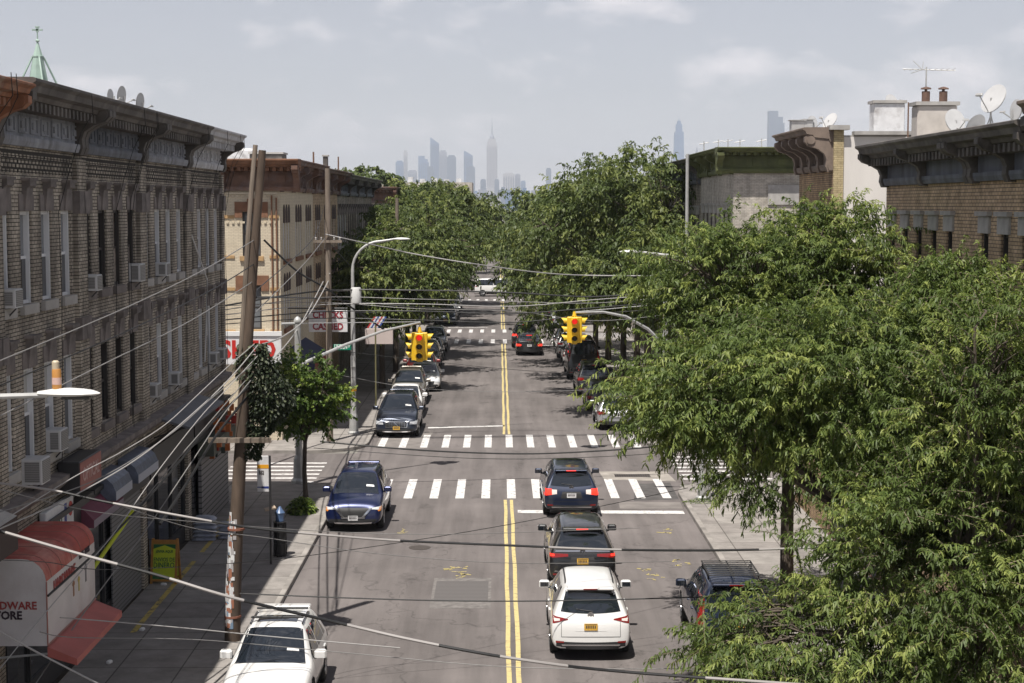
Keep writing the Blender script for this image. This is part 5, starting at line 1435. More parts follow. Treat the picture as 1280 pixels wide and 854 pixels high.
        piece('grille', 'y', 1, [(-hw * 0.55, zg - 0.08), (hw * 0.55, zg - 0.08), (hw * 0.62, zg + 0.12), (-hw * 0.62, zg + 0.12)], M_TRIM, nu=12, nv=5, off=0.010)
        hl = [(0.94, 0.05, 0.62, 0.08, 0.64, 0.16, 0.93, 0.22)]
    for sg in (-1, 1):
        for (x0_, z0_, x1_, z1_, x2_, z2_, x3_, z3_) in hl:
            b = MB(); pr.patch(b, 'y', 1, [(sg * hw * x0_, zg + z0_), (sg * hw * x1_, zg + z1_), (sg * hw * x2_, zg + z2_), (sg * hw * x3_, zg + z3_)], off=0.012, nu=7, nv=4, mi=0)
            pr.patch(b, 'x', sg, [(yf - 0.10, zg + 0.10), (yf - 0.42, zg + 0.18), (yf - 0.36, zg + 0.25), (yf - 0.10, zg + 0.20)], off=0.010, nu=6, nv=3, mi=1)
            b.build('headlight', [M_HEAD, M_AMBER if front == 'vee' else M_HEAD], root, smooth=True)
    piece('front_bumper_trim', 'y', 1, [(-hw * 0.86, 0.285), (hw * 0.86, 0.285), (hw * 0.80, 0.43), (-hw * 0.80, 0.43)], M_TRIM, nu=14, nv=3, off=0.010)
    piece('front_lip', 'y', 1, [(-hw * 0.62, 0.295), (hw * 0.62, 0.295), (hw * 0.66, 0.335), (-hw * 0.66, 0.335)], M_CHROME if front in ('vee', 'frame') else M_TRIM, nu=14, nv=2, off=0.018, bow=(-0.02, -0.02))
    p, n = pr.hit('y', 0, 0.45, 1)
    if p: plate(root, (0, p.y + 0.02, 0.46), (0, 0, math.pi), plate_f or plate_m or M_PLATEY)
    # paper on the dashboard corner
    yd = yf - 1.36
    p, n = pr.hit('z', hw * 0.40, yd, 1)
    if p and not brake:
        b = MB(); pr.patch(b, 'z', 1, [(-hw * 0.62, yd - 0.02), (-hw * 0.34, yd - 0.02), (-hw * 0.34, yd - 0.09), (-hw * 0.60, yd - 0.09)], off=0.009, nu=3, nv=1); b.build('windshield_sticker', M_PAPER, root)
    # shut lines between the panels
    sl_ = MB()
    for sg in (-1, 1):
        for y in ((yf - 1.45, yf - 2.46, yf - 3.38) if tall else (yf - 1.5, yf - 2.58, yr + 1.1)):
            pr.patch(sl_, 'x', sg, [(y, 0.45), (y + 0.012, 0.45), (y + 0.012, za - 0.03), (y, za - 0.03)], off=0.004, nu=1, nv=6)
    pr.patch(sl_, 'z', 1, [(-hw * 0.8, yf - 1.08), (hw * 0.8, yf - 1.08), (hw * 0.8, yf - 1.10), (-hw * 0.8, yf - 1.10)], off=0.004, nu=8, nv=1)
    if tall:
        for sg in (-1, 1): pr.patch(sl_, 'y', -1, [(sg * hw * 0.72, 0.56), (sg * hw * 0.73, 0.56), (sg * hw * 0.73, belt - 0.12), (sg * hw * 0.72, belt - 0.12)], off=0.004, nu=1, nv=5)
        pr.patch(sl_, 'y', -1, [(-hw * 0.72, 0.555), (hw * 0.72, 0.555), (hw * 0.72, 0.567), (-hw * 0.72, 0.567)], off=0.004, nu=8, nv=1)
    sl_.build('panel_gaps', M_TRIM, root)
    return root

def put_car(root, label, x, y, rz=0.0, cat='car', group=None, name=None):
    root.location = (x, y, 0.0); root.rotation_euler = (0, 0, rz)
    tag(root, label, cat, group)
    return root
PI = math.pi
GL, GQ, GRP = 'cars parked along the left kerb', 'cars waiting in the right lane', 'cars parked along the right kerb'
# queue in the right lane (tails to the camera)
c = build_car('suv', 4.58, 1.84, 1.68, 'white', rear='slim', brake=False, rails='black', name='car'); put_car(c, 'white crossover with slim red tail lamps, last in the waiting lane', 2.08, 36.9 + 2.29, R(-0.3), group=GQ)
c = build_car('suv', 4.68, 1.84, 1.70, 'black', rear='band', brake=True, rails=None, name='car'); put_car(c, 'black crossover with a chrome bar and gold plate, second from last in the waiting lane', 2.22, 43.8 + 2.34, R(0.2), group=GQ)
c = build_car('suv', 4.82, 1.84, 1.63, 'navy', rear='block', brake=True, rails='silver', sunroof=True, plate_m=M_PLATEW, name='car'); put_car(c, 'navy estate with a sunroof and white plate, standing on the near crosswalk', 2.36, 54.1 + 2.41, R(0.4), group=GQ)
# cars further up the lane
c = build_car('sedan', 4.85, 1.85, 1.46, 'black', brake=True, rails=None, plate_m=M_PLATEW, name='car', clad=False); put_car(c, 'black saloon with lit brake lamps far up the right lane', 2.06, 113.2 + 2.42, 0, group='cars moving away up the street')
c = build_car('suv', 4.85, 1.95, 1.76, 'char', brake=True, rails='black', name='car'); put_car(c, 'dark sport utility car with lit brake lamps ahead of the black saloon', 1.86, 119.3 + 2.42, 0, group='cars moving away up the street')
# left kerb (noses to the camera)
c = build_car('suv', 4.25, 1.80, 1.62, 'white', rails='silver', sunroof=True, crossbars=True, plate_m=M_PLATEY, name='parked_car'); put_car(c, 'white compact crossover with roof bars and sunroof beside the stickered wooden pole', -4.66, 32.1 + 2.13, PI, group=GL)
c = build_car('suv', 4.65, 1.84, 1.69, 'blue', front='vee', rails='black', plate_f=M_PLATEW, name='parked_car'); put_car(c, 'deep blue crossover with a chrome vee grille by the small leafy tree', -4.60, 51.8 + 2.33, PI - R(0.3), group=GL)
c = build_car('suv', 4.95, 1.93, 1.77, 'slate', front='frame', rails='silver', plate_f=M_PLATEY, name='parked_car'); put_car(c, 'dark slate blue sport utility car with a framed grille, first past the crossing', -4.55, 73.0 + 2.48, PI, group=GL)
c = build_car('sedan', 4.65, 1.82, 1.50, 'white', rails=None, plate_f=M_PLATEY, name='parked_car', clad=False); put_car(c, 'white saloon tucked close behind the dark slate blue sport utility car', -4.62, 79.5 + 2.33, PI, group=GL)
c = build_car('suv', 4.6, 1.86, 1.70, 'tan', rails='black', name='parked_car'); put_car(c, 'taupe grey crossover parked by the curb, third past the crossing', -4.72, 85.2 + 2.3, PI, group=GL)
c = build_car('sedan', 4.7, 1.83, 1.46, 'white', rails=None, name='parked_car', clad=False); wcar = c; put_car(c, 'white saloon sticking out from the row beyond the taupe crossover', -4.2, 91.2 + 2.35, PI + R(1.5), group=GL)
c = build_car('sedan', 4.8, 1.84, 1.47, 'red', rails=None, name='parked_car', clad=False); redcar = c; put_car(c, 'dark red saloon right behind the left traffic signal', -4.62, 97.2 + 2.4, PI, group=GL)
gcar = build_car('suv', 4.7, 1.86, 1.70, 'char', rails='black', name='parked_car'); put_car(gcar, 'charcoal sport utility car, next past the dark red saloon', -4.62, 103.3 + 2.35, PI, group=GL)
TREE = {}
for q_ in COL.objects:
    if q_.parent: TREE.setdefault(q_.parent, []).append(q_)
def again(src, color, label, x, y, rz, group):
    r = copy_tree(src, None, TREE)
    old = None
    for ch in COL.objects:
        if ch.parent == r and ch.name.split('.')[0] in ('body', 'spoiler', 'mirror', 'door_handle'):
            me = ch.data.copy()
            for i, m in enumerate(me.materials):
                if m.name.startswith('car_paint_'): me.materials[i] = PT[color]
            ch.data = me
    r['label'] = label; r['group'] = group; r.location = (x, y, 0); r.rotation_euler = (0, 0, rz)
    return r
again(wcar, 'black', 'black saloon under the left trees, two past the dark red saloon', -4.62, 109.4 + 2.35, PI, GL)
again(gcar, 'grey', 'grey sport utility car under the left trees, three past the dark red saloon', -4.60, 115.6 + 2.35, PI, GL)
again(gcar, 'slate', 'slate sport utility car parked first on the left past the second crossing', -4.60, 141.6 + 2.35, PI, GL)
again(wcar, 'silver', 'silver saloon parked second on the left past the second crossing', -4.60, 148.0 + 2.35, PI, GL)
again(gcar, 'black', 'black sport utility car parked third on the left past the second crossing', -4.60, 154.6 + 2.35, PI, GL)
again(gcar, 'grey', 'grey sport utility car parked fourth on the left past the second crossing', -4.60, 161.6 + 2.35, PI, GL)
# right kerb (tails to the camera)
c = build_car('suv', 4.45, 1.88, 1.74, 'navy', rear='tall', rails='black', rack=True, name='parked_car', plate_m=M_PLATEY); put_car(c, 'near-black sport utility car with a roof rack under the low branches', 5.42, 37.0 + 2.22, R(-0.5), group=GRP)
c = build_car('hatch', 4.3, 1.80, 1.52, 'silver', rails=None, name='parked_car', clad=False, plate_m=M_PLATEW); put_car(c, 'silver hatchback parked first past the crossing on the right', 5.36, 75.4 + 2.15, 0, group=GRP)
rsed = build_car('sedan', 4.7, 1.83, 1.46, 'black', rails=None, name='parked_car', clad=False); put_car(rsed, 'black saloon parked between the silver hatchback and the dark utility car', 5.25, 82.2 + 2.35, 0, group=GRP)
rsuv = build_car('suv', 4.95, 1.95, 1.80, 'char', rear='wide', rails='silver', name='parked_car'); put_car(rsuv, 'charcoal sport utility car parked in front of the high black van', 5.12, 88.6 + 2.48, 0, group=GRP)
c = build_car('van', 5.6, 2.0, 2.42, 'black', rear='tall', rails=None, name='parked_van', washer=False); put_car(c, 'high-roofed black van on the right behind the right traffic signal', 5.0, 97.6 + 2.8, 0, 'van', group=GRP)
TREE = {}
for q_ in COL.objects:
    if q_.parent: TREE.setdefault(q_.parent, []).append(q_)
again(rsed, 'white', 'white saloon parked on the right just past the high black van', 4.95, 105.2 + 2.35, 0, GRP)
again(rsuv, 'silver', 'silver sport utility car parked on the right, second past the high black van', 4.85, 111.4 + 2.35, 0, GRP)
again(rsed, 'black', 'black saloon parked on the right, third past the high black van', 4.85, 117.6 + 2.35, 0, GRP)
again(rsed, 'silver', 'silver saloon parked on the right just past the second crossing', 5.1, 138.2 + 2.35, 0, GRP)
again(rsuv, 'char', 'charcoal sport utility car, second on the right past the second crossing', 5.0, 144.8 + 2.35, 0, GRP)
again(rsed, 'black', 'black saloon, third on the right past the second crossing', 4.95, 151.5 + 2.35, 0, GRP)
again(rsuv, 'grey', 'grey sport utility car, fourth on the right past the second crossing', 4.9, 158.0 + 2.35, 0, GRP)
c = build_car('van', 5.4, 2.0, 2.05, 'white', rails=None, name='van', washer=False); put_car(c, 'white van crossing at the far end of the street', -0.1, 188.0, R(-90), 'van')
# ------------------------------------------------------------------ street furniture
M_GALV = mat('galvanised_steel', (0.44, 0.44, 0.43), 0.5, 0.3, noise=0.12, nscale=4)
M_SIGY = mat('signal_yellow', (0.72, 0.46, 0.02), 0.4)
M_LENSR = mat('signal_red_lit', (0.75, 0.02, 0.015), 0.3, emit=0.6)
M_LENSD = mat('signal_lens_dark', (0.02, 0.02, 0.018), 0.2)
M_WOOD = mat('creosoted_pole', (0.105, 0.075, 0.055), 0.92, noise=0.4, nscale=5, stain=0.8, stain_col=(0.05, 0.037, 0.028), bump=0.6, streak=True)
M_WOOD2 = mat('weathered_pole', (0.21, 0.17, 0.135), 0.92, noise=0.35, nscale=5, stain=0.6, stain_col=(0.09, 0.07, 0.05), bump=0.6, streak=True)
M_WIRE = mat('wire_black', (0.012, 0.012, 0.012), 0.5)
M_WIREG = mat('wire_grey', (0.20, 0.195, 0.19), 0.5)
M_WIREW = mat('wire_pale', (0.36, 0.35, 0.34), 0.45)
M_LAMPW = mat('lamp_head_paint', (0.62, 0.62, 0.60), 0.45)
M_GREEN = mat('sign_green', (0.0, 0.20, 0.11), 0.4)
M_WSIGN = mat('sign_white', (0.66, 0.66, 0.67), 0.55, noise=0.06, nscale=4, stain=0.3, stain_col=(0.38, 0.36, 0.34))
M_SRED = mat('sign_red_letter', (0.50, 0.025, 0.02), 0.5)
M_SBLUE = mat('sign_blue', (0.02, 0.04, 0.22), 0.5)
M_SORG = mat('sign_orange', (0.75, 0.35, 0.02), 0.5)

def lamp_post(label, x, y, reach, h=8.65, name='street_lamp', r=0.12, head=True, sz=SID, bandy=True):
    """steel post with a curved davit and a cobra head; reach < 0 points left"""
    root = empty(name, (x, y, sz), 0, label, 'street lamp')
    b = MB(); b.lathe([(0.27, 0), (0.27, 0.07), (0.21, 0.12), (0.19, 0.75), (0.15, 0.9), (r + 0.02, 1.12)], 8); b.build('base', M_GALV, root)
    p = MB(); hh = 5.9
    p.lathe([(r + 0.02, 1.1), (r, 1.3), (r * 0.82, hh), (r * 0.80, hh + 0.02)], 12)
    p.build('post', M_GALV, root, smooth=True)
    a = MB(); s = 1 if reach > 0 else -1; R_ = abs(reach)
    pts = [(0, 0, hh - 0.1)] + [(0, 0, hh + 0.5), (0.0, 0, h - 1.35)]
    for k in range(1, 9):
        t = k / 8 * math.pi / 2
        pts.append((s * (1 - math.cos(t)) * (R_ - 0.6) * 0.72, 0, h - 1.35 + math.sin(t) * 1.25))
    pts.append((s * (R_ - 0.5), 0, h + 0.0))
    a.tube(pts, [0.075] * 3 + [0.06] * 8 + [0.04], 10)
    a.build('arm', M_GALV, root, smooth=True)
    hd = MB()
    x0, x1 = s * (R_ - 0.55), s * (R_ + 0.2)
    cobra(hd, x0, x1, 0, h)
    l = hd.build('lamp_head', [M_LAMPW, M_LENSD], root, smooth=True)
    if bandy:
        g = MB(); g.lathe([(r + 0.012, 1.9), (r + 0.012, 2.05)], 12, mi=0); g.build('sticker_band', M_SORG, root)
    return root

def cobra(mb, x0, x1, y, z, wd=0.15):
    n = 9; L_ = x1 - x0
    vs = []; fs = []; m_ = 10
    prof = [(0.0, 0.25, 0.4), (0.12, 0.55, 0.6), (0.28, 0.85, 0.9), (0.5, 1.0, 1.0), (0.72, 0.95, 0.85), (0.88, 0.7, 0.6), (1.0, 0.15, 0.15)]
    for t, w, hgt in prof:
        for k in range(m_):
            a = 2 * math.pi * k / m_
            cz = math.sin(a)
            vs.append((x0 + L_ * t, y + math.cos(a) * wd * w, z + (cz * 0.075 * hgt if cz > 0 else cz * 0.045 * hgt)))
    for i in range(len(prof) - 1):
        for k in range(m_):
            k2 = (k + 1) % m_
            fs.append((i * m_ + k, i * m_ + k2, (i + 1) * m_ + k2, (i + 1) * m_ + k))
    fs += [tuple(range(m_)), tuple((len(prof) - 1) * m_ + k for k in range(m_))]
    mb.add(vs, fs, 0)
    mb.box(min(x0 + L_ * .4, x0 + L_ * .85), max(x0 + L_ * .4, x0 + L_ * .85), y - wd * 0.6, y + wd * 0.6, z - 0.07, z - 0.04, 1)

lp = lamp_post('grey curved street lamp on the left corner, reaching over the road', -6.48, 73.6, 2.35)
lp2 = lamp_post('grey street lamp on the right corner, its arm coming out of the leaves', 7.07, 57.0, -2.75, h=8.55)
g = MB(); g.box(-0.1, 0.1, -0.16, -0.13, 3.0, 3.5, 0); g.build('pedestrian_sign', M_GALV, lp)
# lamp at far left, close to the camera, with the amber photocell can
pL = P(50, 492, 21.5)
root = empty('street_lamp', (pL.x - 1.75, 21.5, SID), 0, 'near street lamp with an orange wrapped canister, at the left photo edge', 'street lamp')
b = MB(); b.lathe([(0.30, 0), (0.28, 0.9), (0.14, 1.1)], 8); b.build('base', M_GALV, root)
b = MB(); b.lathe([(0.12, 1.05), (0.09, pL.z + 0.3 - SID), (0.02, pL.z + 0.36 - SID)], 12); b.build('post', M_GALV, root, smooth=True)
b = MB(); b.tube([(0, 0, pL.z - SID - 0.12), (0.8, 0, pL.z - SID - 0.05), (1.85, 0, pL.z - SID - 0.02)], [0.045, 0.04, 0.035], 8); b.build('arm', M_GALV, root, smooth=True)
b = MB(); cobra(b, 1.72, 2.53, 0, pL.z - SID + 0.0, 0.15); b.build('lamp_head', [M_LAMPW, M_LENSD], root, smooth=True)
b = MB(); zc = pL.z - SID + 0.05
b.lathe([(0.055, zc), (0.06, zc + 0.02), (0.06, zc + 0.24), (0.055, zc + 0.27)], 14, (1.97, 0, 0), mi=0)
b.lathe([(0.048, zc + 0.27), (0.048, zc + 0.36), (0.03, zc + 0.38)], 14, (1.96, 0, 0), mi=1)
b.lathe([(0.062, zc + 0.07), (0.062, zc + 0.16)], 14, (1.97, 0, 0), mi=2)
b.build('photocell', [mat('amber_can', (0.55, 0.26, 0.07), 0.5), mat('pale_can', (0.5, 0.42, 0.30), 0.5), mat('pink_label', (0.62, 0.42, 0.36), 0.5)], root, smooth=True)

def signal_head(parent, x, y, z, rzs=(0, 1.62, -1.62)):
    """cluster of three 3-lens heads; the first faces the camera (-y)"""
    for i, rz in enumerate(rzs):
        M = Matrix.Translation((x, y, z)) @ Matrix.Rotation(rz, 4, 'Z')
        h = MB(M)
        h.rbox(-0.165, 0.165, -0.30, -0.10, -0.53, 0.53, 0.02, 0)
        for k, zc in enumerate((0.35, 0.0, -0.35)):
            # visor: open hood
            vs = []; fs = []; n = 14
            for j in range(n + 1):
                a = R(-40) + (math.pi + R(80)) * j / n
                vs += [(0.135 * math.cos(a), -0.30, zc + 0.135 * math.sin(a)), (0.14 * math.cos(a), -0.30 - 0.24 * (0.55 + 0.45 * max(0, math.sin(a))), zc + 0.14 * math.sin(a))]
            for j in range(n): fs.append((2 * j, 2 * j + 1, 2 * j + 3, 2 * j + 2))
            h.add(vs, fs, 0)
        hb = h.build('signal_face', [M_SIGY], parent)
        for k, zc in enumerate((0.35, 0.0, -0.35)):
            l = MB(M); l.lathe([(0.11, -0.301), (0.10, -0.315), (0.05, -0.325)][::-1], 16, (0, 0, zc), 'y')
            l.build('lens', M_LENSR if (k == 0 and i == 0) else M_LENSD, hb)
    c = MB(); c.lathe([(0.06, z + 0.50), (0.09, z + 0.56), (0.05, z + 0.75)], 10, (x, y, 0)); c.lathe([(0.12, z - 0.60), (0.12, z - 0.53)], 10, (x, y, 0))
    for rz in rzs:
        M = Matrix.Translation((x, y, 0)) @ Matrix.Rotation(rz, 4, 'Z')
        c2 = MB(M); c2.box(-0.03, 0.03, -0.12, 0.0, z + 0.50, z + 0.56); c2.box(-0.03, 0.03, -0.12, 0.0, z - 0.58, z - 0.52); c.add(c2.v, c2.f)
    c.build('signal_bracket', M_SIGY, parent)

# left corner mast
base = Vector((-7.33, 60.4, SID)); tip = P(525, 403, 64.3)
root = empty('traffic_signal', base, 0, 'yellow traffic signal showing red, hung on a long mast arm from the left corner', 'traffic signal', 'yellow traffic signals over the crossing')
b = MB(); b.lathe([(0.30, 0), (0.30, 0.1), (0.22, 0.2), (0.20, 0.9), (0.14, 1.05)], 10); b.build('base', M_GALV, root)
b = MB(); b.lathe([(0.13, 1.0), (0.115, 5.9)], 12); b.lathe([(0.14, 5.9), (0.15, 5.96), (0.10, 6.06), (0.02, 6.12)], 12); b.build('post', M_GALV, root, smooth=True)
t = tip - base; at_ = P(384, 452, 60.7) - base
b = MB(); b.tube([(0.1, 0.02, at_.z - 0.12), at_, at_.lerp(t, 0.33) + Vector((0, 0, 0.13)), at_.lerp(t, 0.66) + Vector((0, 0, 0.16)), t], [0.075, 0.07, 0.06, 0.05, 0.04], 8)
b.build('mast_arm', M_GALV, root, smooth=True)
b = MB(); zz = 5.86; b.tube([(-0.55, -0.3, zz), (0, 0, zz)], 0.05, 8); b.tube([(0, 0, zz), (t.x, t.y, t.z + 0.02)], 0.018, 6); b.build('stay_rod', M_GALV, root)
signal_head(root, t.x - 0.02, t.y, t.z - 0.93)
b = MB(); b.tube([t, t - Vector((0.02, 0, 0.3))], 0.03, 6); b.build('hanger', M_GALV, root)
# right corner mast
base = Vector((7.0, 69.9, SID)); tip = P(718, 391, 68.6)
root = empty('traffic_signal', base, 0, 'yellow traffic signal showing red, hung on the mast arm coming from the right-hand trees', 'traffic signal', 'yellow traffic signals over the crossing')
b = MB(); b.lathe([(0.30, 0), (0.30, 0.1), (0.22, 0.2), (0.20, 0.9), (0.14, 1.05)], 10); b.build('base', M_GALV, root)
b = MB(); b.lathe([(0.13, 1.0), (0.115, 5.9)], 12); b.lathe([(0.14, 5.9), (0.15, 5.96), (0.10, 6.06), (0.02, 6.12)], 12); b.build('post', M_GALV, root, smooth=True)
t = tip - base
b = MB(); b.tube([(-0.1, 0, 4.3), (-0.75, -0.25, 4.95), (-1.7, -0.55, 5.5), (-2.7, -0.9, 5.72), t], [0.075, 0.07, 0.06, 0.05, 0.04], 8); b.build('mast_arm', M_GALV, root, smooth=True)
b = MB(); b.tube([(0, 0, 6.0), (t.x, t.y, t.z + 0.03)], 0.018, 6); b.build('stay_rod', M_GALV, root)
signal_head(root, t.x + 0.0, t.y, t.z - 0.70)
# pedestrian signal on the right mast
b = MB(); b.rbox(-0.5, -0.2, -0.5, -0.2, 2.4, 2.85, 0.02); b.build('pedestrian_head', M_SHOPDK, root)

# street name blade on the left lamp post
root = empty('street_sign', (-6.48, 73.6, 0), 0, 'green street name blade with white letters on the left curved lamp post', 'street sign')
pp = P(427, 434, 73.4)
b = MB(); b.rbox(-0.80 - 0.05, -0.05, -0.20, -0.17, pp.z - 0.13, pp.z + 0.13, 0.02); b.build('blade', M_GREEN, root)
lettering('LINDEN', 0.26, M_PAPER, root, (-0.53, -0.204, pp.z), (R(90), 0, 0), 0.006, 0.62, 0.002)
lettering('ST', 0.13, M_PAPER, root, (-0.17, -0.204, pp.z + 0.03), (R(90), 0, 0), 0.003, 0.8, 0.002)
# bus stop post
def bus_stop(label, x, y, h, col, nm='bus_stop_sign', left=True, orange=True):
    root = empty(nm, (x, y, SID), 0, label, 'bus stop sign')
    b = MB(); b.tube([(0, 0, 0), (0, 0, h)], 0.032, 8); b.build('post', M_SHOPDK if left else M_GALV, root)
    s = -1 if left else 1
    b = MB(); xa, xb = (s * 0.36, s * 0.03) if left else (-0.14, 0.14)
    z1 = h; z0 = h - (1.02 if left else 0.85)
    b.rbox(min(xa, xb), max(xa, xb), -0.03, -0.01, z0, z1, 0.012, 0)
    if orange:
        b.box(min(xa, xb) + 0.002, max(xa, xb) - 0.002, -0.034, -0.031, z1 - 0.36, z1 - 0.25, 1)
        b.box(min(xa, xb) + 0.002, max(xa, xb) - 0.14, -0.034, -0.031, z0 + 0.11, z0 + 0.14, 2); b.box(min(xa, xb) + 0.12, max(xa, xb) - 0.004, -0.034, -0.031, z0 + 0.09, z0 + 0.15, 2)
    else:
        b.box(min(xa, xb) + 0.002, max(xa, xb) - 0.002, -0.034, -0.031, z1 - 0.20, z1 - 0.04, 2)
    b.build('panel', [M_WSIGN, M_SORG, M_SBLUE], root)
    if orange: lettering('B52', 0.15, M_DARKTXT, root, ((xa + xb) / 2 - 0.04, -0.036, z1 - 0.48), (R(90), 0, 0), 0.006, 0.62, 0.002)
    return root
bus_stop('white bus stop panel with an orange band on a thin dark post, left sidewalk', -6.48, 46.6, 3.1, None)
bus_stop('white panel with a blue top on a thin post beside the right corner lamp', 7.22, 56.4, 2.55, None, left=False, orange=False)
# two thin sign posts beyond
b = MB(); b.tube([(0, 0, 0), (0, 0, 4.2)], 0.04, 8)
o = b.build('sign_post', mat('olive_post', (0.16, 0.15, 0.07), 0.6), None, (-6.15, 82.5, SID)); tag(o, 'thin olive metal post by the kerb beside the taupe crossover', 'sign post')
# litter basket / news box with bag on top
root = empty('litter_bin', (-6.36, 47.7, SID), 0, 'narrow dark litter bin with blue rubbish piled on its top, beside the bus stop post', 'litter bin')
b = MB()
for k in range(10):
    a = 2 * math.pi * k / 10; b.tube([(0.19 * math.cos(a), 0.19 * math.sin(a), 0), (0.17 * math.cos(a), 0.17 * math.sin(a), 0.98)], 0.012, 4)
for z in (0.03, 0.35, 0.7, 0.98): b.lathe([(0.195, z), (0.2, z + 0.03), (0.16, z + 0.03)], 14)
b.lathe([(0.16, 0.04), (0.155, 0.95)], 12)
b.build('basket', M_SHOPDK, root)
b = MB(); b.lathe([(0.05, 0.98), (0.13, 1.03), (0.12, 1.15), (0.15, 1.27), (0.07, 1.38), (0.03, 1.45)], 9, mi=0); bb_ = b.build('rubbish_bag', mat('blue_plastic_bag', (0.08, 0.13, 0.24), 0.35), root, smooth=True)
b = MB(); b.box(-0.18, 0.14, -0.10, 0.12, 1.46, 1.50); b.build('cardboard', mat('cardboard', (0.42, 0.33, 0.25), 0.8), root, rot=(0.12, -0.2, 0.3))

# utility poles
def pole(label, x, y, h, lean, r0, r1, m, double=False, arms=()):
    root = empty('utility_pole', (x, y, SID), 0, label, 'utility pole', 'wooden utility poles')
    b = MB(); n = 12; pts = [(lean * (k / n) ** 1.3, 0, h * k / n) for k in range(n + 1)]
    b.tube(pts, [r0 + (r1 - r0) * k / n for k in range(n + 1)], 14); b.build('post', m, root, smooth=True)
    if double:
        b = MB(); pts2 = [(lean * (k / n) ** 1.3 - 0.15 + 0.015 * math.sin(k), -0.05, h * k / n) for k in range(7, n)] + [(lean - 0.15, -0.05, h + 0.12)]
        b.tube(pts2, [0.05, 0.055, 0.06, 0.06, 0.06, 0.055], 8); b.build('pole_stub', M_WOOD2, root, smooth=True)
    for (z, half, m2) in arms:
        xx = lean * (z / h) ** 1.3
        b = MB(); b.box(xx - half, xx + half, -r0 - 0.09, -r0 + 0.02, z - 0.055, z + 0.055); b.build('crossarm', m2, root)
        for k in ((-0.85, -0.45, 0.45, 0.85) if not double else ()):
            b = MB(); b.lathe([(0.02, z + 0.055), (0.045, z + 0.09), (0.03, z + 0.12), (0.045, z + 0.15), (0.02, z + 0.19)], 8, (xx + half * k, -r0 - 0.03, 0)); b.build('insulator', M_STONE_L, root)
    return root
pA = pole('leaning wooden pole on the left, covered in stickers at its foot', -6.25, 38.3, 11.4, 0.84, 0.185, 0.085, M_WOOD, True, arms=((4.75, 0.72, M_WOOD2),))
rr = random.Random(3)
paper = [M_PAPER, M_WSIGN, mat('torn_poster_grey', (0.42, 0.40, 0.40), 0.8), mat('torn_poster_rust', (0.36, 0.15, 0.09), 0.8), mat('torn_poster_blue', (0.18, 0.26, 0.36), 0.8)]
b = MB()
for k in range(190):
    z = rr.uniform(0.3, 2.9); a = rr.uniform(-3.4, -1.75); rad = 0.188 - 0.008 * z
    da = rr.uniform(0.2, 0.55); dz = rr.uniform(0.07, 0.24); xo = 0.84 * (z / 11.4) ** 1.3
    rad += rr.uniform(0.002, 0.008)
    vs = []
    for i in range(4):
        aa = a + da * i / 3
        vs += [(xo + rad * math.cos(aa), rad * math.sin(aa), z), (xo + rad * math.cos(aa), rad * math.sin(aa), z + dz)]
    b.add(vs, [(0, 2, 3, 1), (2, 4, 5, 3), (4, 6, 7, 5)], 0 if rr.random() < 0.35 else rr.choice([1, 2, 2, 3, 3, 4]))
b.build('stickers', paper, pA)
for z in (0.55, 2.62):
    b = MB(); b.lathe([(0.200, z), (0.202, z + 0.05)], 14, (0.84 * (z / 11.4) ** 1.3, 0, 0)); b.build('metal_band', mat('rusty_band', (0.27, 0.11, 0.07), 0.8), pA)
pB = pole('weathered wooden pole on the far left corner, in front of the buff brick building', -7.3, 71.2, 11.7, 0.0, 0.145, 0.11, M_WOOD2, False, arms=((8.6, 0.6, M_WOOD2),))
b = MB(); b.lathe([(0.22, 5.95), (0.23, 6.0), (0.23, 6.55), (0.20, 6.62)], 12, (1.15, 0.2, 0)); b.tube([(0.1, 0, 6.5), (1.15, 0.2, 6.5)], 0.03, 6); b.build('transformer', M_LAMPW, pB, smooth=True)
pC = pole('slim wooden pole past the barber sign on the left sidewalk', -6.7, 108.0, 10.6, 0.1, 0.15, 0.11, M_WOOD2, False, arms=((8.6, 0.9, M_WOOD2),))
pD = pole('slim pale pole in front of the green-corniced building on the right', 8.9, 79.0, 12.55, 0.0, 0.10, 0.08, M_GALV)

# ---------------------------------------------------------------- signs and awnings on the left
def box_sign(name, label, cat, x0, x1, y0, y1, z0, z1, m, parent=None):
    root = empty(name, ((x0 + x1) / 2, y0, z0), 0, label, cat)
    return root
# hardware store sign box
X0, X1, Y0, Y1, Z0, Z1 = -9.38, -8.2, 29.7, 33.3, 2.32, 3.92
M_HWRED = mat('faded_red_canvas', (0.42, 0.085, 0.065), 0.7, noise=0.18, nscale=2, stain=0.6, stain_col=(0.60, 0.36, 0.28))
M_HWWHITE = mat('weathered_white_panel', (0.62, 0.59, 0.58), 0.6, noise=0.08, nscale=1.5, stain=0.5, stain_col=(0.38, 0.30, 0.28))
root = empty('shop_sign', (X1, Y0, 0), 0, 'boxy white hardware store sign with a rounded red top, over the left sidewalk', 'shop sign')
dx = X0 - X1
b = MB()
prof = [(0, Z0)]; r = 0.42
prof = [(0.0, Z0), (0.0, Z1 - r)] + [(-r + r * math.cos(t), Z1 - r + r * math.sin(t)) for t in [math.pi / 2 * k / 6 for k in range(1, 7)]] + [(dx, Z1), (dx, Z0)]
LY = Y1 - Y0
n = len(prof)
vs = [(x, 0, z) for x, z in prof] + [(x, LY, z) for x, z in prof]
fs = []; 
b.add(vs, [tuple(range(n)), tuple(range(2 * n - 1, n - 1, -1))], 0)
for i in range(n):
    j = (i + 1) % n
    b.add([vs[i], vs[j], vs[n + j], vs[n + i]], [(0, 1, 2, 3)], 1 if 1 <= i <= 7 else 0)
b.build('sign_box', [M_HWWHITE, M_HWRED], root)
b = MB()
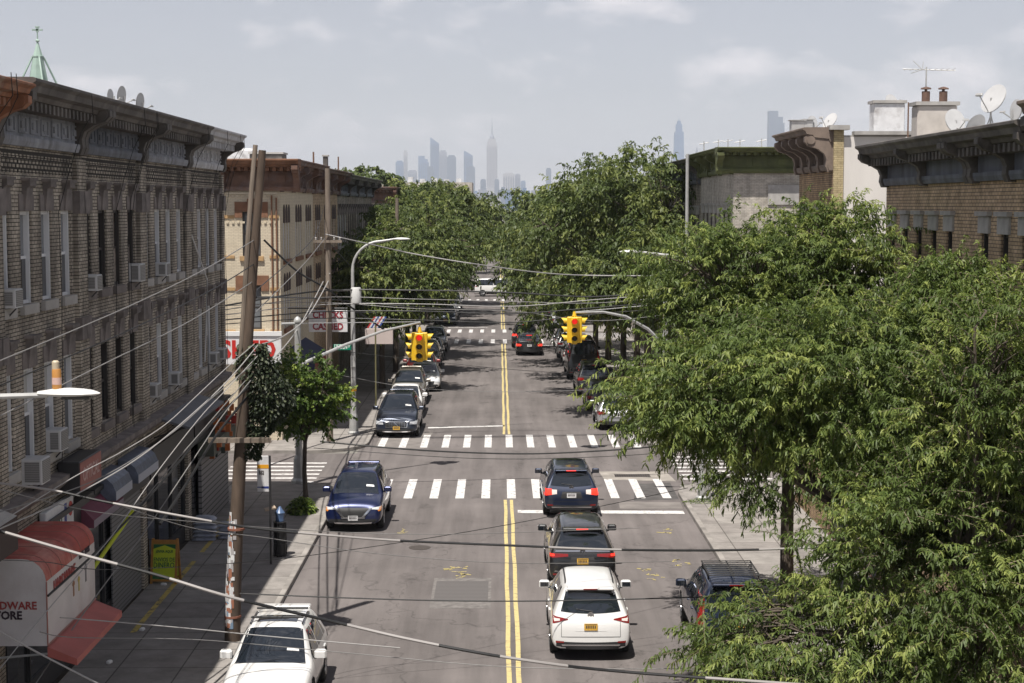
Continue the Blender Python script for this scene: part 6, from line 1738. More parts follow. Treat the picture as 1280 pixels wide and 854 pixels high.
for k in range(5):
    y = LY * (k + 0.5) / 5; b.tube([(x + 0.004, y, z + 0.004) for x, z in prof[1:9]] + [(dx, y, Z1 + 0.004)], 0.010, 4)
b.tube([(0.008, 0.01, Z0 + 0.01), (0.008, LY - 0.01, Z0 + 0.01)], 0.02, 4); b.tube([(0.008, 0.0, Z0), (0.008, 0.0, Z1 - r)], 0.014, 4)
b.build('seam', mat('seam_red', (0.36, 0.16, 0.13), 0.7), root)
lettering('HARDWARE', 0.20, mat('letter_dull_red', (0.33, 0.05, 0.045), 0.6), root, (-0.70, -0.012, 3.06), (R(90), 0, 0), 0.004, 0.95)
lettering('STORE', 0.21, mat('letter_dark_navy', (0.035, 0.02, 0.03), 0.6), root, (-0.74, -0.012, 2.88), (R(90), 0, 0), 0.006, 0.95)
lettering('HARDWARE', 0.27, mat('letter_dull_red', (0.33, 0.05, 0.045), 0.6), root, (0.012, 1.25, 3.30), (R(90), 0, R(90)), 0.006, 1.05)
lettering('PAINT · TOOLS', 0.17, mat('letter_dark_navy', (0.035, 0.02, 0.03), 0.6), root, (0.012, 2.75, 3.46), (R(90), 0, R(90)), 0.003, 0.7)
b = MB()   # faded tool pictures on the front
for (y, z, s, k) in ((1.9, 2.95, 0.16, 0), (2.3, 2.95, 0.15, 1), (2.85, 3.05, 0.19, 2)):
    b.box(0.004, 0.010, y - s * 0.25, y + s * 0.25, z - s, z + s * 0.9, k); b.box(0.004, 0.011, y - s * 0.5, y + s * 0.5, z + s * 0.3, z + s * 0.7, k)
b.build('tool_pictures', [mat('faded_brown', (0.30, 0.15, 0.08), .7), mat('faded_yellow', (0.50, 0.40, 0.10), .7), mat('faded_grey', (0.22, 0.2, 0.2), .7)], root)
# sloped red ledge under the sign
M_LEDGE = mat('faded_red_ledge', (0.44, 0.12, 0.10), 0.65, noise=0.12, nscale=2, stain=0.3, stain_col=(0.34, 0.10, 0.09))
root = empty('awning', (X1, Y0, 0), 0, 'sloping faded red metal awning below the boxy hardware sign', 'awning')
b = MB(); b.prism([(0.0, 0), (0, 0), (0, 0)], 0, 0) if False else None
vs = [(0.0, 0.0, 2.30), (0.53, 0.0, 2.08), (0.53, 0.0, 1.96), (0.0, 0.0, 2.12), (0.0, LY, 2.30), (0.53, LY, 2.08), (0.53, LY, 1.96), (0.0, LY, 2.12)]
b.add(vs, [(0, 1, 5, 4), (1, 2, 6, 5), (2, 3, 7, 6), (0, 3, 2, 1), (4, 5, 6, 7), (3, 0, 4, 7)], 0); b.build('canopy', M_LEDGE, root)
b = MB()
for y in (0.1, LY - 0.1): b.tube([(0.45, y, 2.0), (-0.05, y, 2.15), (-1.15, y, 2.05)], 0.022, 6)
b.build('bracket', M_GALV, root)
# maroon awning
M_MAROON = mat('maroon_canvas', (0.17, 0.045, 0.075), 0.8, noise=0.12, nscale=2)
root = empty('awning', (-9.38, 36.4, 0), 0, 'plain maroon fabric awning with a lettered valance above the second shop', 'awning')
b = MB(); zi, zo = 3.78, 3.34
b.add([(0, 0, zi), (0.42, 0, zo), (0.42, 0, zo - 0.17), (0, 0, zo - 0.17), (0, 2.9, zi), (0.42, 2.9, zo), (0.42, 2.9, zo - 0.17), (0, 2.9, zo - 0.17)], [(0, 1, 5, 4), (0, 3, 2, 1), (4, 5, 6, 7)], 0)
b.add([(0.424, 0, zo), (0.424, 0, zo - 0.17), (0.424, 2.9, zo - 0.17), (0.424, 2.9, zo)], [(0, 1, 2, 3)], 1)
b.build('canopy', [M_MAROON, mat('valance_mauve', (0.26, 0.22, 0.26), .7)], root)
lettering('DELI  GROCERY', 0.15, M_DARKTXT, root, (0.43, 1.45, zo - 0.09), (R(90), 0, R(90)), 0.002, 1.0, 0.002) if False else None
# pink lettered sign box, edge-on
root = empty('shop_sign', (-8.9, 35.0, 4.2), 0, 'faded red sign panel with pale lettering above the maroon awning', 'shop sign')
b = MB(); b.rbox(-0.46, 0.0, 0, 1.9, 0, 0.66, 0.02, 0); b.build('sign_box', [M_SHOPDK], root)
b = MB(); b.box(0.001, 0.012, 0.03, 1.87, 0.03, 0.63); b.build('sign_face', mat('faded_red_face', (0.33, 0.12, 0.10), 0.6, noise=0.1, nscale=2), root)
lettering('OPTICAL', 0.42, mat('faded_pink_letter', (0.55, 0.36, 0.33), 0.6), root, (0.016, 0.95, 0.33), (R(90), 0, R(90)), 0.003, 0.85)
# grey metal canopy far
root = empty('awning', (-9.38, 44.6, 0), 0, 'wide plain grey sheet canopy below the windows of the white-framed houses', 'awning')
b = MB(); b.add([(0, 0, 4.62), (1.04, 0, 4.32), (1.04, 5.5, 4.38), (0, 5.5, 4.66), (0, 0, 4.56), (1.04, 0, 4.26), (1.04, 5.5, 4.32), (0, 5.5, 4.60)],
      [(0, 1, 2, 3), (4, 7, 6, 5), (0, 4, 5, 1), (1, 5, 6, 2), (2, 6, 7, 3), (3, 7, 4, 0)]); b.build('canopy', mat('grey_canopy', (0.13, 0.135, 0.15), 0.6, noise=0.15, nscale=1.2), root)
b = MB()
for y in (0.2, 2.7, 5.3): b.tube([(0.02, y, 4.0), (0.95, y, 4.3)], 0.018, 5)
b.build('brace', M_SHOPDK, root)
# blue-grey rolled canopies
for (ya, yb, lab) in ((40.6, 43.0, 'white-edged blue-grey canopy halfway along the left shops'), (38.2, 39.9, 'small crumpled blue-grey canopy next to the maroon awning')):
    root = empty('awning', (-9.38, ya, 0), 0, lab, 'awning'); ly = yb - ya
    b = MB(); pr_ = [(0, 4.05), (0.25, 4.0), (0.42, 3.85), (0.5, 3.66)]
    for i in range(3):
        (xa, za), (xb, zb2) = pr_[i], pr_[i + 1]
        b.add([(xa, 0, za), (xb, 0, zb2), (xb, ly, zb2), (xa, ly, za)], [(0, 1, 2, 3)], 0)
    b.add([(0.504, 0, 3.67), (0.504, 0, 3.46), (0.504, ly, 3.46), (0.504, ly, 3.67)], [(0, 1, 2, 3)], 1)
    b.add([(0, 0, 4.05), (0.25, 0, 4.0), (0.42, 0, 3.85), (0.5, 0, 3.66), (0.5, 0, 3.46), (0, 0, 3.46)], [(0, 1, 2, 3, 4, 5)], 0)
    b.build('canopy', [mat('blue_grey_canopy', (0.12, 0.14, 0.19), 0.5, noise=0.3, nscale=5), mat('pale_valance', (0.40, 0.42, 0.48), 0.6)], root)
# pale-topped awning at the left edge
root = empty('awning', (-9.38, 26.5, 0), 0, 'dusty pale-topped awning at the left photo edge, under the big air conditioner', 'awning')
b = MB(); b.add([(0, 0, 5.05), (0.75, 0, 4.75), (0.75, 3.0, 4.75), (0, 3.0, 5.05)], [(0, 1, 2, 3)], 0)
b.add([(0.754, 0, 4.75), (0.754, 0, 4.15), (0.754, 3.0, 4.15), (0.754, 3.0, 4.75)], [(0, 1, 2, 3)], 1)
b.add([(0, 3.0, 5.05), (0.75, 3.0, 4.75), (0.75, 3.0, 4.15), (0, 3.0, 4.15)], [(0, 1, 2, 3)], 1)
b.add([(0, 0, 5.05), (0.75, 0, 4.75), (0.75, 0, 4.15), (0, 0, 4.15)], [(0, 3, 2, 1)], 1)
b.build('canopy', [mat('dusty_canvas', (0.45, 0.43, 0.40), 0.8, noise=0.15, nscale=3), mat('brown_canvas', (0.06, 0.04, 0.035), 0.8)], root)
# white and green pharmacy-like sign
root = empty('shop_sign', (-9.36, 33.5, 3.2), 0, 'white shop sign with green and blue lettering and a red spot, behind the hardware sign', 'shop sign')
b = MB(); b.rbox(0, 0.14, 0, 2.2, 0, 0.85, 0.02); b.build('sign_box', M_WSIGN, root)
lettering('DENTIST', 0.36, mat('letter_green', (0.05, 0.16, 0.07), .6), root, (0.146, 0.75, 0.45), (R(90), 0, R(90)), 0.003, 0.72)
b = MB(); b.box(0.141, 0.148, 1.42, 1.60, 0.06, 0.78, 0); b.lathe([(0.16, 0.141), (0.16, 0.150)], 16, (0, 1.92, 0.60), 'x', 1); b.build('sign_marks', [M_SBLUE, M_SRED], root)
# S H E D sign on the side of the cream corner building
root = empty('shop_sign', (-11.0, 71.6 - 0.16, 3.45), 0, 'long white sign with big red capital letters on the side of the cream corner building', 'shop sign')
b = MB(); b.rbox(-1.2, 1.62, 0, 0.14, 0, 1.22, 0.02, 0); b.box(-1.22, 1.64, -0.05, 0.14, 1.225, 1.42, 1); b.build('sign_board', [M_WSIGN, mat('sign_top_trim', (0.72, 0.72, 0.72), 0.5)], root)
lettering('SHED', 1.06, M_SRED, root, (0.20, -0.008, 0.60), (R(90), 0, 0), 0.035, 0.92)
# CHECKS CASHED
root = empty('shop_sign', (-7.55, 73.9, 0), 0, 'white hanging sign reading CHECKS CASHED behind the far wooden pole', 'shop sign')
pz = P(402, 401, 73.9).z
b = MB(); b.rbox(-0.93, 0.80, 0, 0.14, pz - 0.50, pz + 0.46, 0.015); b.build('sign_box', M_WSIGN, root)
b = MB(); b.tube([(-1.85, 0.07, pz + 0.55), (0.8, 0.07, pz + 0.55)], 0.03, 6); b.tube([(-0.6, 0.07, pz + 0.45), (-0.6, 0.07, pz + 0.55)], 0.02, 5); b.tube([(0.5, 0.07, pz + 0.45), (0.5, 0.07, pz + 0.55)], 0.02, 5); b.build('bracket', M_SHOPDK, root)
M_MRED = mat('letter_maroon', (0.28, 0.02, 0.035), 0.6)
lettering('CHECKS', 0.42, M_MRED, root, (-0.07, -0.008, pz + 0.24), (R(90), 0, 0), 0.012, 0.86)
lettering('CASHED', 0.42, M_MRED, root, (-0.07, -0.008, pz - 0.27), (R(90), 0, 0), 0.012, 0.86)
lettering('we', 0.18, M_SBLUE, root, (-0.05, -0.008, pz - 0.01), (R(90), 0, 0), 0.004, 0.9) if False else None
# dark shop awning and mural panels under it
root = empty('awning', (-9.38, 74.5, 0), 0, 'dark blue shop awning under the CHECKS CASHED sign', 'awning')
b = MB(); b.add([(0, 0, 3.9), (1.1, 0, 3.2), (1.1, 6.0, 3.2), (0, 6.0, 3.9)], [(0, 1, 2, 3)], 0); b.add([(0, 0, 3.9), (1.1, 0, 3.2), (1.1, 0, 2.9), (0, 0, 2.9)], [(0, 1, 2, 3)], 0); b.add([(1.103, 0, 3.2), (1.103, 0, 2.9), (1.103, 6, 2.9), (1.103, 6, 3.2)], [(0, 1, 2, 3)], 1)
b.build('canopy', [mat('navy_canvas', (0.025, 0.03, 0.075), 0.8), mat('red_valance', (0.20, 0.03, 0.02), .8)], root)
# striped barber flag sign
pq = P(471, 403, 84.0)
root = empty('barber_sign', (pq.x, 84.0, pq.z), 0, 'small slanted barber sign with red, white and blue diagonal stripes', 'barber sign')
b = MB()
cols = [0, 1, 2, 1, 0, 1, 2]
for k in range(7):
    u0, u1 = k / 7, (k + 1) / 7
    def q_(u): return [(-0.30 + 0.6 * u, -0.22 - 0.0), (-0.30 + 0.6 * u, 0.30)]
    xa, xb = -0.32 + 0.64 * u0, -0.32 + 0.64 * u1
    b.add([(xa - 0.18, 0, -0.28), (xb - 0.18, 0, -0.28), (xb + 0.18, 0, 0.28), (xa + 0.18, 0, 0.28), (xa - 0.18, 0.06, -0.28), (xb - 0.18, 0.06, -0.28), (xb + 0.18, 0.06, 0.28), (xa + 0.18, 0.06, 0.28)], [(0, 1, 2, 3), (7, 6, 5, 4), (0, 4, 5, 1), (2, 6, 7, 3), (1, 5, 6, 2), (0, 3, 7, 4)], cols[k])
b.build('striped_panel', [mat('barber_red', (0.5, 0.04, 0.04), .5), M_WSIGN, mat('barber_blue', (0.04, 0.08, 0.30), .5)], root)
b = MB(); b.tube([(0, 0.03, 0.28), (0, 0.03, 0.5), (-1.9, 0.03, 0.5)], 0.02, 5); b.build('bracket', M_SHOPDK, root)
pq = P(478, 421, 86.0)
root = empty('shop_sign', (pq.x, 86.0, pq.z), 0, 'blank pale pinkish sign board just below the striped barber sign', 'shop sign')
b = MB(); b.rbox(-0.9, 0.55, 0, 0.12, -0.38, 0.42, 0.02); b.build('sign_board', mat('pale_pink_board', (0.55, 0.47, 0.44), .6), root)
b = MB(); b.tube([(-0.9, 0.06, 0.2), (-2.1, 0.06, 0.2)], 0.03, 5); b.build('bracket', M_SHOPDK, root)
# money-transfer sandwich board
root = empty('sandwich_board', (-9.02, 44.4, SID), R(-3), 'yellow-green sandwich board in an orange frame advertising ENVIOS DE DINERO', 'sandwich board')
M_ORW = mat('orange_frame', (0.40, 0.19, 0.04), 0.6, noise=0.2, nscale=8); M_YG = mat('yellow_green_poster', (0.52, 0.62, 0.03), 0.5, noise=0.1, nscale=3)
for s, nm in ((-1, 'front_board'), (1, 'back_board')):
    b = MB(Matrix.Translation((0, s * 0.26, 0)) @ Matrix.Rotation(R(-12 * s) * -1, 4, 'X')) if False else MB(Matrix.Translation((0, s * 0.27, 0)) @ Matrix.Rotation(R(12 * s), 4, 'X'))
    b.box(-0.36, -0.30, -0.02, 0.02, 0, 1.2, 0); b.box(0.30, 0.36, -0.02, 0.02, 0, 1.2, 0); b.box(-0.30, 0.30, -0.02, 0.02, 1.06, 1.16, 0); b.box(-0.30, 0.30, -0.02, 0.02, 0.06, 0.12, 0)
    b.box(-0.30, 0.30, -0.012, 0.012, 0.12, 1.06, 1)
    if s < 0:
        b.add([(-0.3, -0.016, 1.055), (0.3, -0.016, 1.055), (0.3, -0.016, 0.93), (0.0, -0.016, 1.03), (-0.3, -0.016, 0.93)], [(0, 1, 2, 3, 4)], 2)
        b.add([(-0.3, -0.016, 0.125), (0.3, -0.016, 0.125), (0.1, -0.016, 0.16), (-0.3, -0.016, 0.26)], [(0, 1, 2, 3)], 2)
    bo_ = b.build(nm, [M_ORW, M_YG, mat('poster_green', (0.02, 0.13, 0.04), 0.5)], root)
    if s < 0:
        for txt, z, sz in (('¡ENVIA AQUI!', 0.86, 0.10), ('ENVIOS DE', 0.64, 0.15), ('DINERO', 0.49, 0.20)):
            me = text_mesh(txt, sz, mat('poster_green', (0.02, 0.13, 0.04), 0.5), 0.002, 0.003)
            me.transform(Matrix.Translation((0, -0.27, 0)) @ Matrix.Rotation(R(-12), 4, 'X') @ Matrix.Translation((0, -0.018, z)) @ Matrix.Rotation(R(90), 4, 'X') @ Matrix.Diagonal((0.78, 1, 1, 1)))
            link('lettering', me, bo_)
# stacked sacks by the shop
M_SACK = mat('white_blue_sack', (0.40, 0.42, 0.48), 0.55, noise=0.15, nscale=4, stain=0.6, stain_col=(0.12, 0.14, 0.24))
def sack_mesh():
    b = MB(); S = 9
    rs = random.Random(1); vs = []; fs = []
    for j in range(2):
        for iy in range(6):
            for ix in range(9):
                u, v = ix / 8 * 2 - 1, iy / 5 * 2 - 1
                e = (1 - abs(u) ** 4) * (1 - abs(v) ** 4)
                z = 0.02 + (0.115 * e ** 0.5 if j else 0.0) + (rs.uniform(-.006, .006) if j else 0)
                vs.append((u * 0.36 * (1 - 0.05 * abs(v)), v * 0.22 * (1 - 0.05 * abs(u)), z))
        for iy in range(5):
            for ix in range(8):
                a = j * 54 + iy * 9 + ix; q = (a, a + 1, a + 10, a + 9); fs.append(q if j else q[::-1])
    b.add(vs, fs); return b.mesh('cement_sack', M_SACK, True)
smesh = sack_mesh(); words = ['bottom', 'second from bottom', 'third from bottom', 'fourth from bottom', 'fifth from bottom', 'top']
for (x, y, n_, which) in ((-8.95, 50.0, 6, 'taller stack by the shop wall'), (-8.25, 50.3, 4, 'lower stack beside the leaning pole')):
    for k in range(n_):
        o = link('cement_sack', smesh, None, (x + rr.uniform(-.03, .03), y + rr.uniform(-.02, .02), SID + 0.125 * k), (0, 0, rr.uniform(-.06, .06)))
        w_ = words[k] if k < n_ - 1 else 'top'
        tag(o, f'white and blue filled sack, {w_} of the {which}', 'sack', 'sacks stacked on the left sidewalk')
# fire escape-ish hanging goods beside the corner
root = empty('hanging_goods', (-9.2, 51.6, 0), 0, 'jumble of red and orange goods hung along the corner shop front behind the leaning pole', 'shop goods')
b = MB(); cols = [mat('goods_red', (0.32, 0.03, 0.02), .6), mat('goods_orange', (0.45, 0.13, 0.03), .6), mat('goods_dark', (0.03, 0.04, 0.03), .6), M_WSIGN]
for k in range(46):
    y = rr.uniform(0.0, 4.3); z = rr.uniform(2.5, 3.9); x = rr.uniform(0.0, 0.5); s = rr.uniform(0.06, 0.16)
    b.box(x, x + s, y, y + s * 1.3, z - s * 1.6, z, rr.choice([0, 0, 1, 1, 2, 2, 3] if k % 5 == 0 else [0, 1, 2]))
b.tube([(0.25, -0.1, 3.95), (0.25, 4.5, 3.95)], 0.02, 5, 2); b.build('goods', cols, root)
# corner box hoarding with a slatted grille
root = empty('roller_gate', (-9.36, 51.3, 0), 0, 'slanting slatted security gate on the corner shop, left of the crossing', 'security gate')
b = MB(); M_G = slatted('gate_slats', (0.26, 0.25, 0.25), (0.02, 0.02, 0.02), 0.17, axis=2)
b.box(0.0, 0.10, 0.0, 5.1, SID, 2.45); b.build('gate', M_G, root)
b = MB(); b.box(0, 0.5, 0, 5.1, 2.5, 2.95); b.build('housing', mat('olive_grey_box', (0.10, 0.11, 0.085), .6), root)
# litter
for (px, py, lab) in ((205, 743, 'crumpled white cup on the shaded sidewalk near the sandwich board'), (178, 802, 'scrap of white paper on the shaded sidewalk beside the red awning'), (137, 845, 'scrap of pale paper at the bottom left under the red awning')):
    q = P(px, py, 21424.0 / (py - 256)); b = MB(); b.rbox(-0.08, 0.08, -0.05, 0.05, 0, 0.06, 0.02)
    o = b.build('paper_scrap', M_PAPER, None, (q.x, q.y, SID), (0, 0, rr.uniform(0, 3))); tag(o, lab, 'litter')
b = MB(); b.lathe([(0.02, 0), (0.22, 0.05), (0.26, 0.25), (0.15, 0.42), (0.04, 0.46)], 10); q = P(108, 818, 38.0)
tag(b.build('rubbish_bag', mat('blue_plastic_bag', (0.02, 0.05, 0.22), 0.4), None, (q.x, q.y, SID), smooth=True), 'blue plastic bag on the sidewalk below the red awning', 'bag')

# air conditioners
M_AC = mat('ac_case', (0.56, 0.56, 0.56), 0.5, noise=0.06); M_ACG = slatted('ac_grille', (0.30, 0.30, 0.30), (0.05, 0.05, 0.05), 0.035, axis=2)
def ac(label, y, z, w=0.50, h=0.36, d=0.28, x=FL):
    root = empty('air_conditioner', (x, y, z), 0, label, 'air conditioner', 'window air conditioners on the left houses')
    b = MB(); b.rbox(-0.2, d, -w / 2, w / 2, 0, h, 0.015); b.build('case', M_AC, root)
    b = MB(); b.box(d + 0.001, d + 0.012, -w / 2 + 0.03, w / 2 - 0.03, 0.03, h - 0.03); b.box(0.06, d - 0.05, -w / 2 - 0.010, -w / 2 - 0.001, 0.05, h - 0.05); b.build('grille', M_ACG, root)
    b = MB(); b.tube([(0, 0, -0.25), (d * 0.8, 0, -0.01)], 0.015, 4); b.build('bracket', M_SHOPDK, root)
ts, ss = 8.35, 5.17
ac('white window air conditioner, first on the top floor from the left photo edge', 30.9 + 0.75, ts)
ac('white window air conditioner, second on the top floor from the left photo edge', 37.3 + 0.75, ts)
ac('white window air conditioner sticking out of a dark top-floor window', 37.3 + 5.35, ts, 0.62, 0.45)
ac('white window air conditioner, last on the top floor before the corner house', 43.7 + 2.3, ts)
ac('large white air conditioner on a bracket at the left photo edge', 32.8, 4.8, 0.6, 0.5, 0.40)
ac('white window air conditioner below the near lamp head', 30.9 + 5.35 - 1.55, ss, 0.6, 0.45)
ac('white window air conditioner, nearest the grey sheet canopy on the lower floor', 43.7 + 0.75, ss)
ac('white window air conditioner, second above the grey sheet canopy', 43.7 + 3.8, ss)
ac('white window air conditioner, on the lower floor of the corner house', 50.1 + 3.8, ss)
ac('white window air conditioner, last on the lower floor beside the crossing', 50.1 + 5.35, ss)

# ---------------------------------------------------------------- roof clutter
M_DISH = mat('dish_grey', (0.50, 0.50, 0.50), 0.45, noise=0.1)
def dish(label, px, py, Z, r, az, el, face=True):
    q = P(px, py, Z)
    roofz = 12.1 if q.x < 0 else (11.4 if Z < 48 else 12.1)
    root = empty('satellite_dish', (q.x, Z, roofz), 0, label, 'satellite dish', 'rooftop satellite dishes')
    hz = max(0.3, q.z - roofz)
    b = MB(); b.tube([(0, 0.1, -0.2), (0, 0.05, hz)], 0.022, 6); b.tube([(0.3, 0.1, -0.2), (0, 0.05, hz * 0.7)], 0.014, 5); b.tube([(-0.3, 0.2, -0.2), (0, 0.05, hz * 0.7)], 0.014, 5); b.build('mount', M_GALV, root)
    M = Matrix.Translation((0, 0, hz)) @ Matrix.Rotation(R(az), 4, 'Z') @ Matrix.Rotation(R(el), 4, 'X')
    b = MB(M); pts = [(r * k / 6, -0.12 * r * 2 * (k / 6) ** 2 + 0.12) for k in range(6, -1, -1)]
    pr = [(max(a, 0.003), b_) for a, b_ in pts] 
    pr2 = [(max(a, 0.003), b_ + 0.02) for a, b_ in pts[::-1]]
    b.lathe(pr + pr2, 22, (0, 0, 0), 'y'); b.build('reflector', M_DISH, root, smooth=True)
    b = MB(M); b.tube([(0, 0.05, -r * 0.95), (0, -r * 1.05, -r * 0.35)], 0.014, 5); b.rbox(-0.10, 0.10, -r * 1.15, -r * 0.98, -r * 0.42, -r * 0.24, 0.02); b.build('feed_arm', M_GALV, root)
dish('small round grey dish on the white rooftop chimney, seen from behind', 1117, 127, 52.0, 0.27, 35, -20)
dish('large round grey dish low on the right roof beside the flue chimney', 1196, 150, 39.5, 0.29, 25, -15)
dish('tilted white dish standing highest on the right roof with a three-pronged feed', 1240, 122, 36.5, 0.34, -62, -25)
dish('small dish between the chimney and the large round dish', 1172, 153, 40.5, 0.24, -70, 20)
dish('small grey dish half hidden behind the right cornice', 1150, 159, 41.8, 0.27, -50, 25)
dish('narrow edge-on dish at the far right roof edge', 1266, 137, 34.5, 0.22, -75, -5)
dish('pale dish low behind the right cornice near the photo edge', 1222, 158, 37.5, 0.26, 30, 30)
dish('white dish propped on the roof of the brown scroll-corniced house', 1036, 150, 55.5, 0.30, -60, -30)
dish('pair-mate dish left of it on the brown scroll-corniced house', 1018, 153, 56.0, 0.24, 40, -10)
dish('thin edge-on dish standing on the dark left roof, nearer one', 155, 120, 44.5, 0.26, 78, 5)
dish('thin edge-on dish standing on the dark left roof, farther one', 178, 128, 46.5, 0.26, 78, 5)
dish('tiny dish tip above the dark left cornice', 142, 120, 43.0, 0.18, 80, 0)
# chimneys
def chimney(label, x, y, z0, z1, w, d, m, pots=0, cap=None):
    root = empty('chimney', (x, y, z0), 0, label, 'chimney')
    b = MB(); b.rbox(-w / 2, w / 2, -d / 2, d / 2, 0, z1 - z0, 0.03); b.build('stack', m, root)
    b = MB(); b.box(-w / 2 - 0.05, w / 2 + 0.05, -d / 2 - 0.05, d / 2 + 0.05, z1 - z0 + 0.004, z1 - z0 + 0.09); b.build('cap', cap or M_STONE_L, root)
    for k in range(pots):
        b = MB(); xx = (k - (pots - 1) / 2) * 0.42; zt = z1 - z0 + 0.09
        b.lathe([(0.10, zt), (0.10, zt + 0.25), (0.09, zt + 0.26)], 12, (xx, 0, 0)); b.lathe([(0.13, zt + 0.31), (0.12, zt + 0.34), (0.02, zt + 0.37)], 12, (xx, 0, 0)); b.box(xx - 0.01, xx + 0.01, -0.1, 0.1, zt + 0.25, zt + 0.33)
        b.build('flue_pot', mat('rusty_flue', (0.13, 0.075, 0.055), .7, noise=.4, nscale=6), root)
    return root
M_WPAINT = mat('flaking_white_paint', (0.66, 0.66, 0.67), 0.8, noise=0.1, nscale=4, stain=0.8, stain_col=(0.28, 0.26, 0.25))
chimney('flaking white painted chimney block on the white-walled house roof', 12.05, 52.0, 12.1, 13.42, 0.95, 0.7, M_WPAINT)
chimney('wide pale chimney with two rusty flue pots behind the right cornice', 10.45, 40.2, 11.4, 12.66, 0.95, 0.6, mat('pale_render', (0.52, 0.48, 0.44), .9, noise=.15, nscale=3, stain=.5, stain_col=(.3, .25, .22)), pots=2)
chimney('small dark chimney on the roof of the cream corner building', -9.95, 96.0, 11.65, 13.05, 0.28, 0.28, M_CORN_DK)
chimney('low dark roof hatch on the cream corner building', -11.3, 82.0, 11.65, 12.75, 1.6, 1.6, M_CORN_DK)
# white bulkhead behind the left corner house
b = MB(); b.rbox(-1.3, 1.3, -1.2, 1.2, 0, 1.75, 0.12); o = b.build('roof_bulkhead', M_WPAINT, None, (-14.6, 92.0, 11.6)); tag(o, 'white roof bulkhead showing between the dark corner house and the cream building', 'roof bulkhead')
# antenna
q = P(1157, 137, 40.5); zb = 11.4; zt = P(1157, 84, 40.5).z
root = empty('tv_antenna', (q.x, 40.5, zb), 0, 'tall thin television antenna on the right roof', 'antenna')
b = MB(); b.tube([(0, 0, -0.2), (0, 0, zt - zb)], 0.018, 6); b.build('mast', M_GALV, root)
b = MB(); zz = zt - zb - 0.06; b.tube([(-0.55, 0.1, zz + 0.02), (0.68, -0.1, zz - 0.03)], 0.012, 5)
for k in range(9): x = -0.5 + k * 0.14; l = 0.16 + 0.02 * k; b.tube([(x, -l, zz), (x, l, zz)], 0.007, 4)
for a, c_ in ((-0.3, 0.32), (-0.05, 0.28), (-0.35, -0.12)): b.tube([(-0.1, 0, zz), (a, 0.1, zz + c_ * 0.7)], 0.008, 4)
b.build('elements', M_GALV, root)
for (px, py0, py1, Z, lab) in ((1135, 128, 160, 43.0, 'thin rusty pipe standing at the right cornice corner'), (392, 190, 212, 88.0, 'thin pipe on the cream building roof, left of the small dark chimney'), (423, 196, 214, 101.0, 'short crooked vent pipe on the row house roof past the cream building')):
    q0, q1 = P(px, py1, Z), P(px, py0, Z); b = MB(); b.tube([(0, 0, -0.6), (0, 0, q1.z - q0.z)], 0.02 if Z < 60 else 0.05, 6)
    tag(b.build('vent_pipe', mat('rusty_pipe', (0.16, 0.09, 0.06), .8), None, q0), lab, 'vent pipe')
# roof clutter in front of the green cornice
for k, (px, py, Z) in enumerate(((880, 183, 86), (898, 181, 82), (925, 181, 80), (910, 180, 88), (952, 180, 79))):
    q = P(px, py, Z); b = MB(); b.tube([(0, 0, -0.6), (0, 0, 0.25)], 0.03, 5); b.tube([(-0.25, 0, 0.1), (0.25, 0, 0.2)], 0.02, 4)
    tag(b.build('roof_aerial', M_GALV, None, (q.x, Z, q.z)), 'small aerial on the roof behind the olive green cornice', 'aerial', 'small aerials behind the olive green cornice')
for (px, py, w, lab) in ((995, 158, 0.45, 'grey metal vent box on the roof of the brown scroll-corniced house'), (1008, 157, 0.3, 'small white vent box next to the grey one on the scroll-corniced house')):
    q = P(px, py, 56.2); b = MB(); b.rbox(-w / 2, w / 2, -0.2, 0.2, -0.5, 0.17, 0.02); b.box(-w / 2 - .05, w / 2 + .05, -.25, .25, 0.172, 0.2); tag(b.build('roof_vent', M_GALV, None, (q.x, 56.0, q.z)), lab, 'roof vent')

# church steeple
q = P(48, 100, 98.0); zt = P(48, 34, 98.0).z
root = empty('church_steeple', (q.x, 98.0, 0), 0, 'pale green copper church spire topped by a cross, above the dark left cornice', 'church steeple')
sc = 98.0 / 2080.0
M_COP = mat('verdigris_copper', (0.30, 0.40, 0.35), 0.6, noise=0.15, nscale=2, stain=0.3, stain_col=(0.12, 0.2, 0.16))
def hz(py): return P(48, py, 98.0).z
b = MB()
b.lathe([(2.2, 0), (2.2, hz(150)), (2.5, hz(150) + 0.1), (2.2, hz(148))], 8); b.build('tower', M_BR_SIDE, root)
b = MB(); b.lathe([(1.15, hz(108)), (0.66, hz(100) ), (0.36, hz(70.5))][0:1] + [(0.62, hz(108)), (0.30, hz(71))], 8)
b.lathe([(0.34, hz(71.5)), (0.34, hz(70)), (0.28, hz(69.5)), (0.05, hz(53)), (0.14, hz(51)), (0.10, hz(50)), (0.04, hz(49)), (0.035, hz(40))], 8)
b.build('spire', M_COP, root)
b = MB()
for k in range(4):
    a = k * math.pi / 2 + 0.5
    b.tube([(1.35 * math.cos(a), 1.35 * math.sin(a), hz(118)), (0.33 * math.cos(a), 0.33 * math.sin(a), hz(71.5))], 0.06, 5)
b.build('open_ribs', M_COP, root)
b = MB(); b.box(-0.30, 0.30, -0.05, 0.05, hz(38.5), hz(36.5)); b.box(-0.07, 0.07, -0.05, 0.05, hz(40), hz(33)); b.box(-0.12, 0.12, -0.06, 0.06, hz(34.5), hz(33)); b.build('cross', M_COP, root)

